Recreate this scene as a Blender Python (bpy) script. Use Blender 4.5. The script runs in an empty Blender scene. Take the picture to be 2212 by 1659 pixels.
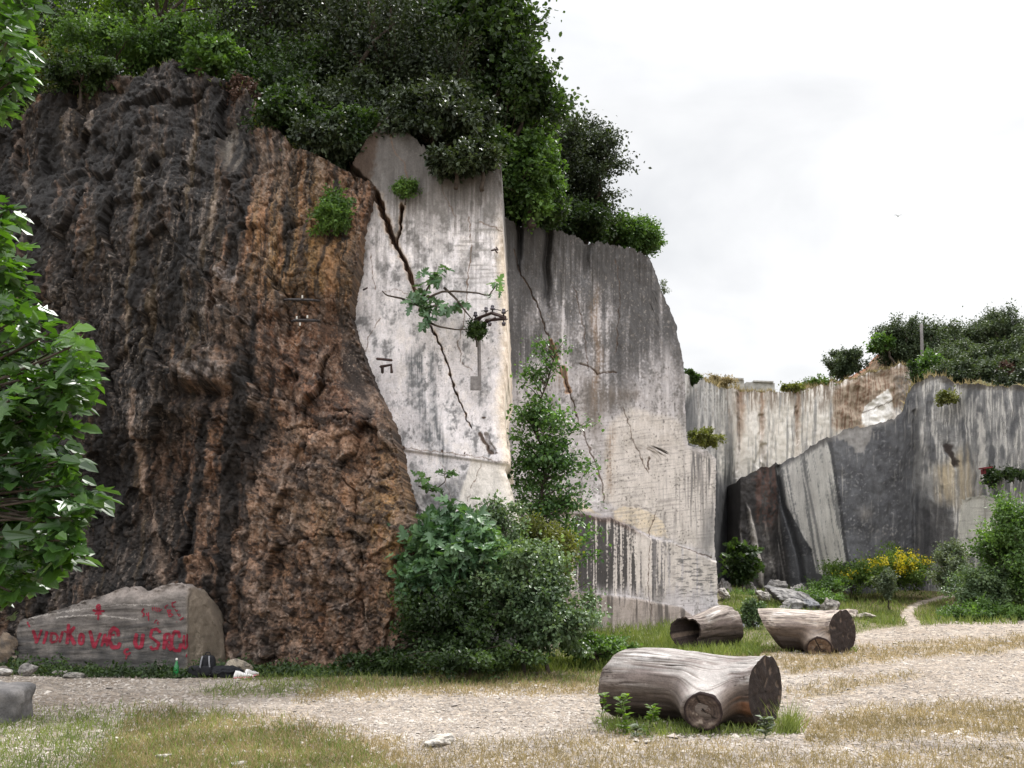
import bpy, math, random
import numpy as np
from mathutils import Vector

# ------------------------------------------------------------------ camera, sky, sun, exposure
SC = bpy.context.scene
COL = SC.collection
CAM_H = 1.53
FPX = 2212.0
CX, CY = 1106.0, 829.5
PITCH = math.atan((1213.0 - CY) / FPX)
cam_d = bpy.data.cameras.new('camera')
cam_d.sensor_width = 36.0
cam_d.lens = 36.0
cam_d.clip_start = 0.05
cam_d.clip_end = 3000
cam = bpy.data.objects.new('camera', cam_d)
COL.objects.link(cam)
cam.location = (0, 0, CAM_H)
cam.rotation_euler = (math.pi / 2 + PITCH, 0, 0)
SC.camera = cam

SUN_DIR = Vector((0.28, 0.52, 0.81)).normalized()
SUN_EL = math.asin(SUN_DIR.z)
SUN_AZ = math.atan2(SUN_DIR.x, SUN_DIR.y)
sun_d = bpy.data.lights.new('sun', 'SUN')
sun_d.energy = 2.6
sun_d.angle = math.radians(5)
sun_d.color = (1.0, 0.97, 0.93)
sun = bpy.data.objects.new('sun', sun_d)
COL.objects.link(sun)
sun.rotation_euler = SUN_DIR.to_track_quat('Z', 'Y').to_euler()

W = bpy.data.worlds.new('World')
SC.world = W
W.use_nodes = True
nt = W.node_tree
nt.nodes.clear()
w_out = nt.nodes.new('ShaderNodeOutputWorld')
w_bg = nt.nodes.new('ShaderNodeBackground')
w_sky = nt.nodes.new('ShaderNodeTexSky')
w_sky.sky_type = 'NISHITA'
w_sky.sun_disc = False
w_sky.sun_elevation = SUN_EL
w_sky.sun_rotation = SUN_AZ
w_tc = nt.nodes.new('ShaderNodeTexCoord')
w_map = nt.nodes.new('ShaderNodeMapping')
w_map.inputs['Scale'].default_value = (1.0, 1.0, 2.2)
w_map.inputs['Location'].default_value = (0.35, 0.1, 0.75)
w_n = nt.nodes.new('ShaderNodeTexNoise')
w_n.inputs['Scale'].default_value = 2.6
w_n.inputs['Detail'].default_value = 6
w_n.inputs['Roughness'].default_value = 0.5
w_n.inputs['Distortion'].default_value = 0.3
w_r = nt.nodes.new('ShaderNodeValToRGB')
w_r.color_ramp.elements[0].position = 0.42
w_r.color_ramp.elements[0].color = (0.74, 0.75, 0.77, 1)
w_r.color_ramp.elements[1].position = 0.62
w_r.color_ramp.elements[1].color = (1.0, 1.0, 1.0, 1)
w_mul = nt.nodes.new('ShaderNodeVectorMath')
w_mul.operation = 'SCALE'
w_mul.inputs['Scale'].default_value = 8.9
w_mix = nt.nodes.new('ShaderNodeMix')
w_mix.data_type = 'RGBA'
w_mix.inputs['Factor'].default_value = 0.97
nt.links.new(w_tc.outputs['Generated'], w_map.inputs['Vector'])
nt.links.new(w_map.outputs['Vector'], w_n.inputs['Vector'])
nt.links.new(w_n.outputs['Fac'], w_r.inputs['Fac'])
nt.links.new(w_r.outputs['Color'], w_mul.inputs[0])
w_sep = nt.nodes.new('ShaderNodeSeparateXYZ')
w_el = nt.nodes.new('ShaderNodeMapRange')
w_el.inputs['From Min'].default_value = 0.42
w_el.inputs['From Max'].default_value = 1.0
w_el.inputs['To Min'].default_value = 4.2
w_el.inputs['To Max'].default_value = 12.5
nt.links.new(w_tc.outputs['Generated'], w_sep.inputs[0])
nt.links.new(w_sep.outputs['Z'], w_el.inputs['Value'])
# added brightness: sky behind the camera raised to light the camera-facing walls
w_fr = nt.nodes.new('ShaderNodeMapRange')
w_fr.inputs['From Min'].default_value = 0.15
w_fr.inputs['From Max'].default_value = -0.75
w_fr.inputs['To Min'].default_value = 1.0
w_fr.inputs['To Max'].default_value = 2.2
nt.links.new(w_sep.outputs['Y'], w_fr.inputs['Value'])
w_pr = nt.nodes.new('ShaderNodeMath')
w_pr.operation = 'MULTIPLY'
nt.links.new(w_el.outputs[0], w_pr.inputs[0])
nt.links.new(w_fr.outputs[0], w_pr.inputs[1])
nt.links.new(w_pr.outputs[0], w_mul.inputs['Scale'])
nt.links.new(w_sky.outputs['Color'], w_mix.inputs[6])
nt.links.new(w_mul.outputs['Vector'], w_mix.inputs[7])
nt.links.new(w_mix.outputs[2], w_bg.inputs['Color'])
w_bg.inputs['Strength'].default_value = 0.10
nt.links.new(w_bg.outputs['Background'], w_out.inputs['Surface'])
W.cycles.sampling_method = 'AUTOMATIC'

SC.view_settings.view_transform = 'Standard'
SC.view_settings.look = 'None'
SC.view_settings.gamma = 1.0
SC.view_settings.exposure = 1.3
SC.cycles.max_bounces = 5
SC.cycles.diffuse_bounces = 3
SC.cycles.glossy_bounces = 2
SC.cycles.transmission_bounces = 4
SC.cycles.transparent_max_bounces = 4
SC.cycles.use_adaptive_sampling = True

rng = np.random.default_rng(7)
random.seed(7)

# ------------------------------------------------------------------ maths helpers
SP, CP = math.sin(PITCH), math.cos(PITCH)


def unit(v):
    return v / (np.linalg.norm(v, axis=-1)[..., None] + 1e-9)


def ray(px, py):
    x = (np.asarray(px, float) - CX) / FPX
    y = (CY - np.asarray(py, float)) / FPX
    return x, CP - y * SP, SP + y * CP


def at(px, py, Y):
    dx, dy, dz = ray(px, py)
    t = Y / dy
    return np.stack([dx * t, np.broadcast_to(Y, np.shape(dx * t)) + 0 * dx, CAM_H + dz * t], -1)


def to_px(P):
    x, y, z = P[..., 0], P[..., 1], P[..., 2] - CAM_H
    f = y * CP + z * SP
    u = -y * SP + z * CP
    f = np.where(f < 0.05, 0.05, f)
    return CX + FPX * x / f, CY - FPX * u / f


def sstep(a, b, x):
    t = np.clip((x - a) / (b - a), 0, 1)
    return t * t * (3 - 2 * t)


def lerp(a, b, t):
    return a + (b - a) * t


def pts_interp(pts, x):
    p = np.array(pts, float)
    o = np.argsort(p[:, 0], kind='stable')
    p = p[o]
    return np.interp(x, p[:, 0], p[:, 1])


def _h(ix, iy, iz, seed):
    h = (ix.astype(np.uint32) * np.uint32(374761393) + iy.astype(np.uint32) * np.uint32(668265263)
         + iz.astype(np.uint32) * np.uint32(2147483647 - 18) + np.uint32(seed * 1274126177 & 0xffffffff))
    h = (h ^ (h >> np.uint32(13))) * np.uint32(1274126177)
    h = (h ^ (h >> np.uint32(16))) * np.uint32(2246822519)
    return h ^ (h >> np.uint32(15))


def perlin(x, y, z, seed=0):
    x, y, z = np.broadcast_arrays(np.asarray(x, float), np.asarray(y, float), np.asarray(z, float))
    fx, fy, fz = np.floor(x), np.floor(y), np.floor(z)
    ix, iy, iz = fx.astype(np.int64), fy.astype(np.int64), fz.astype(np.int64)
    x, y, z = x - fx, y - fy, z - fz
    u, v, w = [t * t * t * (t * (t * 6 - 15) + 10) for t in (x, y, z)]
    r = []
    for dz in (0, 1):
        for dy in (0, 1):
            for dx in (0, 1):
                h = _h((ix + dx) & 0xffffffff, (iy + dy) & 0xffffffff, (iz + dz) & 0xffffffff, seed)
                gx = (h & 255) / 127.5 - 1
                gy = ((h >> 8) & 255) / 127.5 - 1
                gz = ((h >> 16) & 255) / 127.5 - 1
                r.append(gx * (x - dx) + gy * (y - dy) + gz * (z - dz))
    a = lerp(lerp(r[0], r[1], u), lerp(r[2], r[3], u), v)
    b = lerp(lerp(r[4], r[5], u), lerp(r[6], r[7], u), v)
    return lerp(a, b, w) * 1.25


def fbm(x, y, z=0.0, octv=4, seed=0, gain=0.5):
    s, a, f = 0.0, 1.0, 1.0
    for i in range(octv):
        s = s + a * perlin(np.asarray(x) * f, np.asarray(y) * f, np.asarray(z) * f + i * 7.3, seed + i)
        a *= gain
        f *= 2.03
    return s


def ridged(x, y, z=0.0, octv=4, seed=0, gain=0.5):
    s, a, f = 0.0, 1.0, 1.0
    for i in range(octv):
        s = s + a * (1 - 2 * np.abs(perlin(np.asarray(x) * f, np.asarray(y) * f, np.asarray(z) * f + i * 3.1, seed + i)))
        a *= gain
        f *= 2.07
    return s


def worley(x, y, z, seed=0):
    x, y, z = np.broadcast_arrays(np.asarray(x, float), np.asarray(y, float), np.asarray(z, float))
    fx, fy, fz = np.floor(x), np.floor(y), np.floor(z)
    ix, iy, iz = fx.astype(np.int64), fy.astype(np.int64), fz.astype(np.int64)
    f1 = np.full(x.shape, 9.0); f2 = np.full(x.shape, 9.0); idc = np.zeros(x.shape); rx = np.zeros(x.shape); rz = np.zeros(x.shape)
    for dz in (-1, 0, 1):
        for dy in (-1, 0, 1):
            for dx in (-1, 0, 1):
                h = _h((ix + dx) & 0xffffffff, (iy + dy) & 0xffffffff, (iz + dz) & 0xffffffff, seed)
                ex, ey, ez = fx + dx + (h & 255) / 255.0 - x, fy + dy + ((h >> 8) & 255) / 255.0 - y, fz + dz + ((h >> 16) & 255) / 255.0 - z
                d = ex ** 2 + ey ** 2 + ez ** 2
                new = d < f1
                f2 = np.where(new, f1, np.minimum(f2, d)); idc = np.where(new, ((h >> 20) & 1023) / 1023.0, idc); f1 = np.where(new, d, f1); rx = np.where(new, ex, rx); rz = np.where(new, ez, rz)
    return np.sqrt(f1), np.sqrt(f2), idc, rx, rz


def inpoly(px, py, poly):
    """signed distance to a polygon, positive inside"""
    P = np.array(poly, float)
    d = np.full(np.shape(px), 1e9)
    ins = np.zeros(np.shape(px), bool)
    n = len(P)
    for i in range(n):
        a, b = P[i], P[(i + 1) % n]
        ex, ey = b - a
        wx, wy = px - a[0], py - a[1]
        t = np.clip((wx * ex + wy * ey) / (ex * ex + ey * ey + 1e-9), 0, 1)
        d = np.minimum(d, (wx - ex * t) ** 2 + (wy - ey * t) ** 2)
        c = ((a[1] > py) != (b[1] > py))
        xx = a[0] + (py - a[1]) * ex / (ey if abs(ey) > 1e-9 else 1e-9)
        ins ^= c & (px < xx)
    return np.where(ins, 1, -1) * np.sqrt(d)


def dline(px, py, pts):
    P = np.array(pts, float)
    d = np.full(np.shape(px), 1e9)
    for i in range(len(P) - 1):
        a, b = P[i], P[i + 1]
        ex, ey = b - a
        wx, wy = px - a[0], py - a[1]
        t = np.clip((wx * ex + wy * ey) / (ex * ex + ey * ey + 1e-9), 0, 1)
        d = np.minimum(d, (wx - ex * t) ** 2 + (wy - ey * t) ** 2)
    return np.sqrt(d)


def blob(px, py, cx, cy, rx, ry):
    return np.exp(-(((px - cx) / rx) ** 2 + ((py - cy) / ry) ** 2))


def lin(c):
    """photo-like colour values, 0 to 1 (made linear when a mesh is built)"""
    return np.array(c, float) / 255.0


def tolin(c):
    c = np.clip(c, 0, 1)
    return np.where(c <= 0.04045, c / 12.92, ((c + 0.055) / 1.055) ** 2.4)


def mixc(a, b, m):
    m = np.clip(m, 0, 1)[..., None]
    return a * (1 - m) + np.asarray(b) * m


def full(shape, c):
    return np.zeros(tuple(shape) + (3,)) + np.asarray(c)


# ------------------------------------------------------------------ objects
def tag(o, label=None, cat=None, group=None, kind=None):
    if label: o['label'] = label
    if cat: o['category'] = cat
    if group: o['group'] = group
    if kind: o['kind'] = kind
    return o


def thing(name, label, cat, loc, group=None):
    o = bpy.data.objects.new(name, None)
    o.empty_display_size = 0.2
    COL.objects.link(o)
    o.location = tuple(float(v) for v in loc)
    return tag(o, label, cat, group)


def mesh_obj(name, V, F, mat, parent=None, col=None, smooth=True):
    """F: int array (n,k) or list of such arrays"""
    V = np.asarray(V, float).reshape(-1, 3)
    if parent is not None:
        V = V - np.array(parent.location)
    Fs = F if isinstance(F, list) else [F]
    Fs = [np.asarray(f, np.int32) for f in Fs if len(f)]
    me = bpy.data.meshes.new(name)
    me.vertices.add(len(V))
    me.vertices.foreach_set('co', V.astype(np.float32).ravel())
    tot = sum(f.size for f in Fs)
    npol = sum(len(f) for f in Fs)
    me.loops.add(tot)
    me.polygons.add(npol)
    me.loops.foreach_set('vertex_index', np.concatenate([f.ravel() for f in Fs]))
    sizes = np.concatenate([np.full(len(f), f.shape[1], np.int32) for f in Fs])
    st = np.concatenate([[0], np.cumsum(sizes)[:-1]]).astype(np.int32)
    me.polygons.foreach_set('loop_start', st)
    me.polygons.foreach_set('use_smooth', np.full(npol, smooth))
    if col is not None:
        c = np.ones((len(V), 4), np.float32)
        c[:, :3] = tolin(col.reshape(-1, 3))
        at_ = me.color_attributes.new('Col', 'FLOAT_COLOR', 'POINT')
        at_.data.foreach_set('color', c.ravel())
    me.update(calc_edges=True)
    me.validate()
    if mat: me.materials.append(mat)
    o = bpy.data.objects.new(name, me)
    COL.objects.link(o)
    if parent is not None: o.parent = parent
    return o


def grid_faces(nr, nc, wrap=False):
    r = np.arange(nr - 1)[:, None]
    c = np.arange(nc if wrap else nc - 1)[None, :]
    c2 = (c + 1) % nc
    f = np.stack([r * nc + c, r * nc + c2, (r + 1) * nc + c2, (r + 1) * nc + c], -1)
    return f.reshape(-1, 4)


class MB:
    """collects pieces of one mesh"""
    def __init__(self):
        self.V, self.F, self.C, self.n = [], {}, [], 0

    def add(self, V, F, col=None):
        V = np.asarray(V, float).reshape(-1, 3)
        for f in (F if isinstance(F, list) else [F]):
            f = np.asarray(f, np.int32)
            if len(f): self.F.setdefault(f.shape[1], []).append(f + self.n)
        self.V.append(V)
        if col is not None: self.C.append(np.broadcast_to(col, V.shape))
        self.n += len(V)

    def box(self, c, s, R=None):
        k = np.array([[x, y, z] for z in (-.5, .5) for y in (-.5, .5) for x in (-.5, .5)]) * np.array(s)
        if R is not None: k = k @ np.asarray(R).T
        self.add(k + np.array(c), np.array([[0, 2, 3, 1], [4, 5, 7, 6], [0, 1, 5, 4], [2, 6, 7, 3], [0, 4, 6, 2], [1, 3, 7, 5]]))

    def tube(self, P, r, n=7, caps=True):
        P = np.asarray(P, float)
        r = np.broadcast_to(np.asarray(r, float), (len(P),))
        T = np.gradient(P, axis=0)
        T /= np.linalg.norm(T, axis=1)[:, None] + 1e-9
        up = np.array([0.0, 0.0, 1.0]) if abs(T[0, 2]) < 0.9 else np.array([1.0, 0, 0])
        V = []
        for i in range(len(P)):
            a = np.cross(T[i], up); a /= np.linalg.norm(a) + 1e-9
            b = np.cross(a, T[i]); up = b
            an = np.arange(n) * 2 * math.pi / n
            V.append(P[i] + r[i] * (np.cos(an)[:, None] * a + np.sin(an)[:, None] * b))
        V = np.concatenate(V)
        m = len(P)
        F = [grid_faces(m, n, True)]
        if caps:
            V = np.concatenate([V, P[:1], P[-1:]])
            k = np.arange(n)
            F.append(np.stack([np.full(n, m * n), (k + 1) % n, k], -1))
            F.append(np.stack([np.full(n, m * n + 1), (m - 1) * n + k, (m - 1) * n + (k + 1) % n], -1))
        self.add(V, F)

    def lathe(self, c, prof, n=14):
        an = np.arange(n) * 2 * math.pi / n
        V = np.concatenate([np.stack([c[0] + r * np.cos(an), c[1] + r * np.sin(an), np.full(n, c[2] + z)], -1) for r, z in prof])
        self.add(V, grid_faces(len(prof), n, True))

    def build(self, name, mat, parent=None, smooth=True):
        return mesh_obj(name, np.concatenate(self.V), [np.concatenate(v) for v in self.F.values()], mat, parent,
                        np.concatenate(self.C) if self.C else None, smooth)


# ------------------------------------------------------------------ materials
def new_mat(name):
    m = bpy.data.materials.new(name)
    m.use_nodes = True
    t = m.node_tree
    b = t.nodes['Principled BSDF']
    return m, t, b


def simple_mat(name, c, rough=0.7, metal=0.0, var=0.25, scale=18.0, bump=0.2, spec=0.4):
    m, t, b = new_mat(name)
    N, L = t.nodes, t.links
    n = N.new('ShaderNodeTexNoise'); n.inputs['Scale'].default_value = scale; n.inputs['Detail'].default_value = 5
    tc = N.new('ShaderNodeTexCoord')
    L.new(tc.outputs['Object'], n.inputs['Vector'])
    r = N.new('ShaderNodeValToRGB')
    c = np.array(c, float)
    r.color_ramp.elements[0].position, r.color_ramp.elements[1].position = 0.3, 0.7
    r.color_ramp.elements[0].color = (*np.clip(c * (1 - var), 0, 1), 1)
    r.color_ramp.elements[1].color = (*np.clip(c * (1 + var), 0, 1), 1)
    L.new(n.outputs['Fac'], r.inputs['Fac'])
    L.new(r.outputs['Color'], b.inputs['Base Color'])
    b.inputs['Roughness'].default_value = rough
    b.inputs['Metallic'].default_value = metal
    b.inputs['Specular IOR Level'].default_value = spec
    if bump:
        bp = N.new('ShaderNodeBump'); bp.inputs['Strength'].default_value = bump; bp.inputs['Distance'].default_value = 0.01
        L.new(n.outputs['Fac'], bp.inputs['Height']); L.new(bp.outputs['Normal'], b.inputs['Normal'])
    return m


def rock_mat(name, s1=9.0, s2=60.0, var=0.35, bump=0.5, dist=0.03, rough=0.9, stretch=(1, 1, 0.5), spec=0.25):
    """colour attribute of the stone times two scales of grain, with bump"""
    m, t, b = new_mat(name)
    N, L = t.nodes, t.links
    a = N.new('ShaderNodeAttribute'); a.attribute_name = 'Col'
    tc = N.new('ShaderNodeTexCoord')
    mp = N.new('ShaderNodeMapping'); mp.inputs['Scale'].default_value = stretch
    L.new(tc.outputs['Object'], mp.inputs['Vector'])
    n1 = N.new('ShaderNodeTexNoise'); n1.inputs['Scale'].default_value = s1; n1.inputs['Detail'].default_value = 8; n1.inputs['Roughness'].default_value = 0.65
    n2 = N.new('ShaderNodeTexNoise'); n2.inputs['Scale'].default_value = s2; n2.inputs['Detail'].default_value = 5; n2.inputs['Roughness'].default_value = 0.78
    L.new(mp.outputs['Vector'], n1.inputs['Vector']); L.new(tc.outputs['Object'], n2.inputs['Vector'])
    add = N.new('ShaderNodeMath'); add.operation = 'ADD'
    L.new(n1.outputs['Fac'], add.inputs[0]); L.new(n2.outputs['Fac'], add.inputs[1])
    mr = N.new('ShaderNodeMapRange')
    mr.inputs['From Min'].default_value = 0.78; mr.inputs['From Max'].default_value = 1.22
    mr.inputs['To Min'].default_value = 1 - var; mr.inputs['To Max'].default_value = 1 + var
    L.new(add.outputs[0], mr.inputs['Value'])
    mul = N.new('ShaderNodeVectorMath'); mul.operation = 'SCALE'
    L.new(a.outputs['Color'], mul.inputs[0]); L.new(mr.outputs[0], mul.inputs['Scale'])
    L.new(mul.outputs['Vector'], b.inputs['Base Color'])
    b.inputs['Roughness'].default_value = rough
    b.inputs['Specular IOR Level'].default_value = spec
    bp = N.new('ShaderNodeBump'); bp.inputs['Strength'].default_value = bump; bp.inputs['Distance'].default_value = dist
    L.new(add.outputs[0], bp.inputs['Height']); L.new(bp.outputs['Normal'], b.inputs['Normal'])
    return m


def leaf_mat(name, c1, c2, trans=0.35, rough=0.45, spec=0.4, tcol=None):
    m, t, b = new_mat(name)
    N, L = t.nodes, t.links
    g = N.new('ShaderNodeNewGeometry')
    tc = N.new('ShaderNodeTexCoord')
    n = N.new('ShaderNodeTexNoise'); n.inputs['Scale'].default_value = 1.3; n.inputs['Detail'].default_value = 3
    L.new(tc.outputs['Object'], n.inputs['Vector'])
    ad = N.new('ShaderNodeMath'); ad.operation = 'MULTIPLY_ADD'
    L.new(g.outputs['Random Per Island'], ad.inputs[0]); ad.inputs[1].default_value = 0.55
    mr = N.new('ShaderNodeMapRange'); mr.inputs['From Min'].default_value = 0.3; mr.inputs['From Max'].default_value = 0.7
    mr.inputs['To Min'].default_value = -0.1; mr.inputs['To Max'].default_value = 0.55
    L.new(n.outputs['Fac'], mr.inputs['Value']); L.new(mr.outputs[0], ad.inputs[2])
    r = N.new('ShaderNodeValToRGB')
    r.color_ramp.elements[0].color = (*[v * .75 for v in c1], 1); r.color_ramp.elements[1].color = (*c2, 1)
    e_ = r.color_ramp.elements.new(.5); e_.color = (*[.72 * a_ + .28 * b_ for a_, b_ in zip(c1, c2)], 1)
    L.new(ad.outputs[0], r.inputs['Fac'])
    L.new(r.outputs['Color'], b.inputs['Base Color'])
    b.inputs['Roughness'].default_value = rough
    b.inputs['Specular IOR Level'].default_value = spec
    tr = N.new('ShaderNodeBsdfTranslucent')
    hs = N.new('ShaderNodeMix'); hs.data_type = 'RGBA'; hs.blend_type = 'MULTIPLY'; hs.inputs[0].default_value = 1.0
    L.new(r.outputs['Color'], hs.inputs[6]); hs.inputs[7].default_value = (*(tcol or (1.5, 1.6, 0.5)), 1)
    L.new(hs.outputs[2], tr.inputs['Color'])
    mx = N.new('ShaderNodeMixShader'); mx.inputs[0].default_value = trans
    L.new(b.outputs[0], mx.inputs[1]); L.new(tr.outputs[0], mx.inputs[2])
    L.new(mx.outputs[0], N['Material Output'].inputs['Surface'])
    return m


def faded_paint(name, c, rough, metal, var, scale, bump, spec):
    m = simple_mat(name, c, rough, metal, var, scale, bump, spec)
    t = m.node_tree; N, L = t.nodes, t.links
    b = N['Principled BSDF']
    src = b.inputs['Base Color'].links[0].from_socket
    n = N.new('ShaderNodeTexNoise'); n.inputs['Scale'].default_value = 26; n.inputs['Detail'].default_value = 8; n.inputs['Roughness'].default_value = .75
    tc = N.new('ShaderNodeTexCoord'); L.new(tc.outputs['Object'], n.inputs['Vector'])
    r = N.new('ShaderNodeMapRange'); r.inputs['From Min'].default_value = .55; r.inputs['From Max'].default_value = .70
    L.new(n.outputs['Fac'], r.inputs['Value'])
    mx = N.new('ShaderNodeMix'); mx.data_type = 'RGBA'
    L.new(r.outputs[0], mx.inputs[0]); L.new(src, mx.inputs[6]); mx.inputs[7].default_value = (.13, .085, .08, 1)
    L.new(mx.outputs[2], b.inputs['Base Color'])
    return m


M = {
    'brown_rock': rock_mat('brown_rock', 5, 30, 0.55, 0.55, 0.04, 0.8, (1, 1, 0.8), 0.3),
    'pale_rock': rock_mat('pale_rock', 5, 40, 0.24, 0.45, 0.02, 0.9, (1, 1, 0.45)),
    'far_rock': rock_mat('far_rock', 3.5, 26, 0.24, 0.6, 0.05, 0.92, (1, 1, 0.35)),
    'boulder_rock': rock_mat('boulder_rock', 8, 60, 0.3, 0.6, 0.02, 0.9, (1, 1, 1)),
    'ground': rock_mat('ground', 5, 38, 0.42, 0.8, 0.02, 0.95, (1, 1, 1), 0.15),
    'hill': rock_mat('hill', 3, 20, 0.5, 0.9, 0.05, 0.95, (1, 1, 1), 0.1),
    'wood': rock_mat('wood', 10, 70, 0.28, 0.5, 0.012, 0.8, (1, 1, 1), 0.25),
    'bark': simple_mat('bark', (0.055, 0.043, 0.034), 0.9, 0, 0.4, 14, 0.6, 0.2),
    'iron': simple_mat('rusty_iron', (0.045, 0.026, 0.022), 0.7, 0.3, 0.5, 30, 0.3),
    'dark_iron': simple_mat('dark_iron', (0.03, 0.026, 0.026), 0.65, 0.3, 0.4, 30, 0.2),
    'grey_iron': simple_mat('grey_iron', (0.17, 0.155, 0.15), 0.7, 0.3, 0.3, 25, 0.2),
    'ceramic': simple_mat('ceramic', (0.03, 0.022, 0.03), 0.25, 0, 0.2, 10, 0, 0.6),
    'white_ceramic': simple_mat('white_ceramic', (0.42, 0.40, 0.36), 0.3, 0, 0.1, 10, 0, 0.6),
    'red_metal': simple_mat('red_metal', (0.16, 0.02, 0.025), 0.6, 0, 0.3, 10, 0.1),
    'red_paint': faded_paint('red_paint', (0.155, 0.010, 0.022), 0.75, 0, 0.35, 12, 0.1, 0.2),
    'black_cloth': simple_mat('black_cloth', (0.012, 0.012, 0.014), 0.85, 0, 0.4, 40, 0.3, 0.2),
    'grey_cloth': simple_mat('grey_cloth', (0.16, 0.16, 0.17), 0.8, 0, 0.2, 40, 0.2, 0.2),
    'white_cloth': simple_mat('white_cloth', (0.6, 0.58, 0.56), 0.8, 0, 0.15, 30, 0.2, 0.2),
    'pink': simple_mat('pink_fabric', (0.5, 0.18, 0.2), 0.8, 0, 0.2, 30, 0.1),
    'concrete': simple_mat('concrete', (0.3, 0.29, 0.27), 0.9, 0, 0.25, 6, 0.3, 0.2),
    'bird': simple_mat('feathers', (0.45, 0.45, 0.46), 0.8, 0, 0.1, 8, 0),
    'stem': simple_mat('green_stem', (0.10, 0.11, 0.05), 0.8, 0, 0.25, 20, 0.1),
    'cutwood': rock_mat('cutwood', 14, 90, 0.4, 0.6, 0.01, 0.85, (1, 1, 1), 0.2),
    # foliage
    'holm': leaf_mat('holm_oak_leaf', (0.011, 0.018, 0.008), (0.060, 0.082, 0.038), 0.2, 0.5, 0.3),
    'rim': leaf_mat('rim_evergreen_leaf', (0.022, 0.036, 0.016), (0.095, 0.125, 0.062), 0.2, 0.55, 0.3),
    'oak': leaf_mat('oak_leaf', (0.012, 0.026, 0.008), (0.060, 0.102, 0.026), 0.35, 0.5, 0.35),
    'lime': leaf_mat('sunlit_leaf', (0.05, 0.10, 0.012), (0.16, 0.24, 0.03), 0.55, 0.5, 0.3),
    'mid': leaf_mat('mid_green_leaf', (0.034, 0.075, 0.018), (0.13, 0.22, 0.05), 0.35, 0.5, 0.35),
    'fig': leaf_mat('fig_leaf', (0.018, 0.048, 0.013), (0.085, 0.17, 0.032), 0.32, 0.36, 0.45, (1.7, 1.9, 0.35)),
    'fig2': leaf_mat('fig_bush_leaf', (0.026, 0.07, 0.03), (0.16, 0.27, 0.125), 0.25, 0.4, 0.5),
    'bramble': leaf_mat('bramble_leaf', (0.032, 0.066, 0.026), (0.19, 0.26, 0.125), 0.25, 0.45, 0.45),
    'olive': leaf_mat('olive_yellow_leaf', (0.06, 0.075, 0.018), (0.17, 0.17, 0.045), 0.35, 0.5, 0.3),
    'silver': leaf_mat('silver_leaf', (0.06, 0.085, 0.05), (0.17, 0.20, 0.12), 0.25, 0.55, 0.3),
    'sapling': leaf_mat('sapling_leaf', (0.025, 0.065, 0.02), (0.11, 0.20, 0.06), 0.4, 0.45, 0.4),
    'red_leaf': leaf_mat('red_dead_leaf', (0.05, 0.028, 0.02), (0.12, 0.07, 0.05), 0.25, 0.6, 0.2, (1, 1, 1)),
    'broom': leaf_mat('broom_green', (0.04, 0.075, 0.012), (0.10, 0.15, 0.03), 0.3, 0.6, 0.2),
    'yellow': leaf_mat('broom_flower', (0.42, 0.34, 0.01), (0.58, 0.50, 0.03), 0.3, 0.6, 0.2, (1, 1, 1)),
    'dry_grass': leaf_mat('dry_grass_blade', (0.17, 0.14, 0.065), (0.40, 0.31, 0.155), 0.3, 0.7, 0.2, (1, 1, 1)),
    'green_grass': leaf_mat('green_grass_blade', (0.075, 0.115, 0.025), (0.23, 0.27, 0.075), 0.3, 0.6, 0.2, (1.2, 1.2, 0.7)),
    'pebble': leaf_mat('pebble', (0.20, 0.172, 0.148), (0.45, 0.405, 0.36), 0.0, 0.9, 0.2),
}


def glass_mat():
    m, t, b = new_mat('green_glass')
    n = t.nodes.new('ShaderNodeTexNoise'); n.inputs['Scale'].default_value = 5
    r = t.nodes.new('ShaderNodeValToRGB')
    r.color_ramp.elements[0].color = (0.02, 0.30, 0.08, 1); r.color_ramp.elements[1].color = (0.05, 0.45, 0.14, 1)
    t.links.new(n.outputs['Fac'], r.inputs['Fac']); t.links.new(r.outputs['Color'], b.inputs['Base Color'])
    b.inputs['Roughness'].default_value = 0.08
    b.inputs['Transmission Weight'].default_value = 0.7
    return m


M['glass'] = glass_mat()

# ------------------------------------------------------------------ terrain
def ground_z(x, y):
    x, y = np.asarray(x, float), np.asarray(y, float)
    r = np.hypot(x, y)
    dip = 0.32 * sstep(26.5, 30, y) * sstep(5, 9, x)
    rise = 0.75 * sstep(29, 44, y)
    mound = 0.55 * np.exp(-(((x - 7.6) / 2.4) ** 2 + ((y - 33) / 4.0) ** 2))
    und = 0.05 * fbm(x * 0.25, y * 0.25, 0.5, 3, 91) * sstep(1, 5, r)
    fine = 0.018 * fbm(x * 1.6, y * 1.6, 2.5, 3, 92)
    return rise - dip + mound + und + fine


def ground_at(px, py):
    dx, dy, dz = ray(px, py)
    z = np.zeros(np.shape(dx))
    t = np.ones(np.shape(dx)) * 20
    for _ in range(14):
        t = np.clip((z - CAM_H) / np.minimum(dz, -0.004), 0, 300)
        z = 0.5 * z + 0.5 * ground_z(dx * t, dy * t)
    return np.stack([dx * t, dy * t, ground_z(dx * t, dy * t)], -1)


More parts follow.
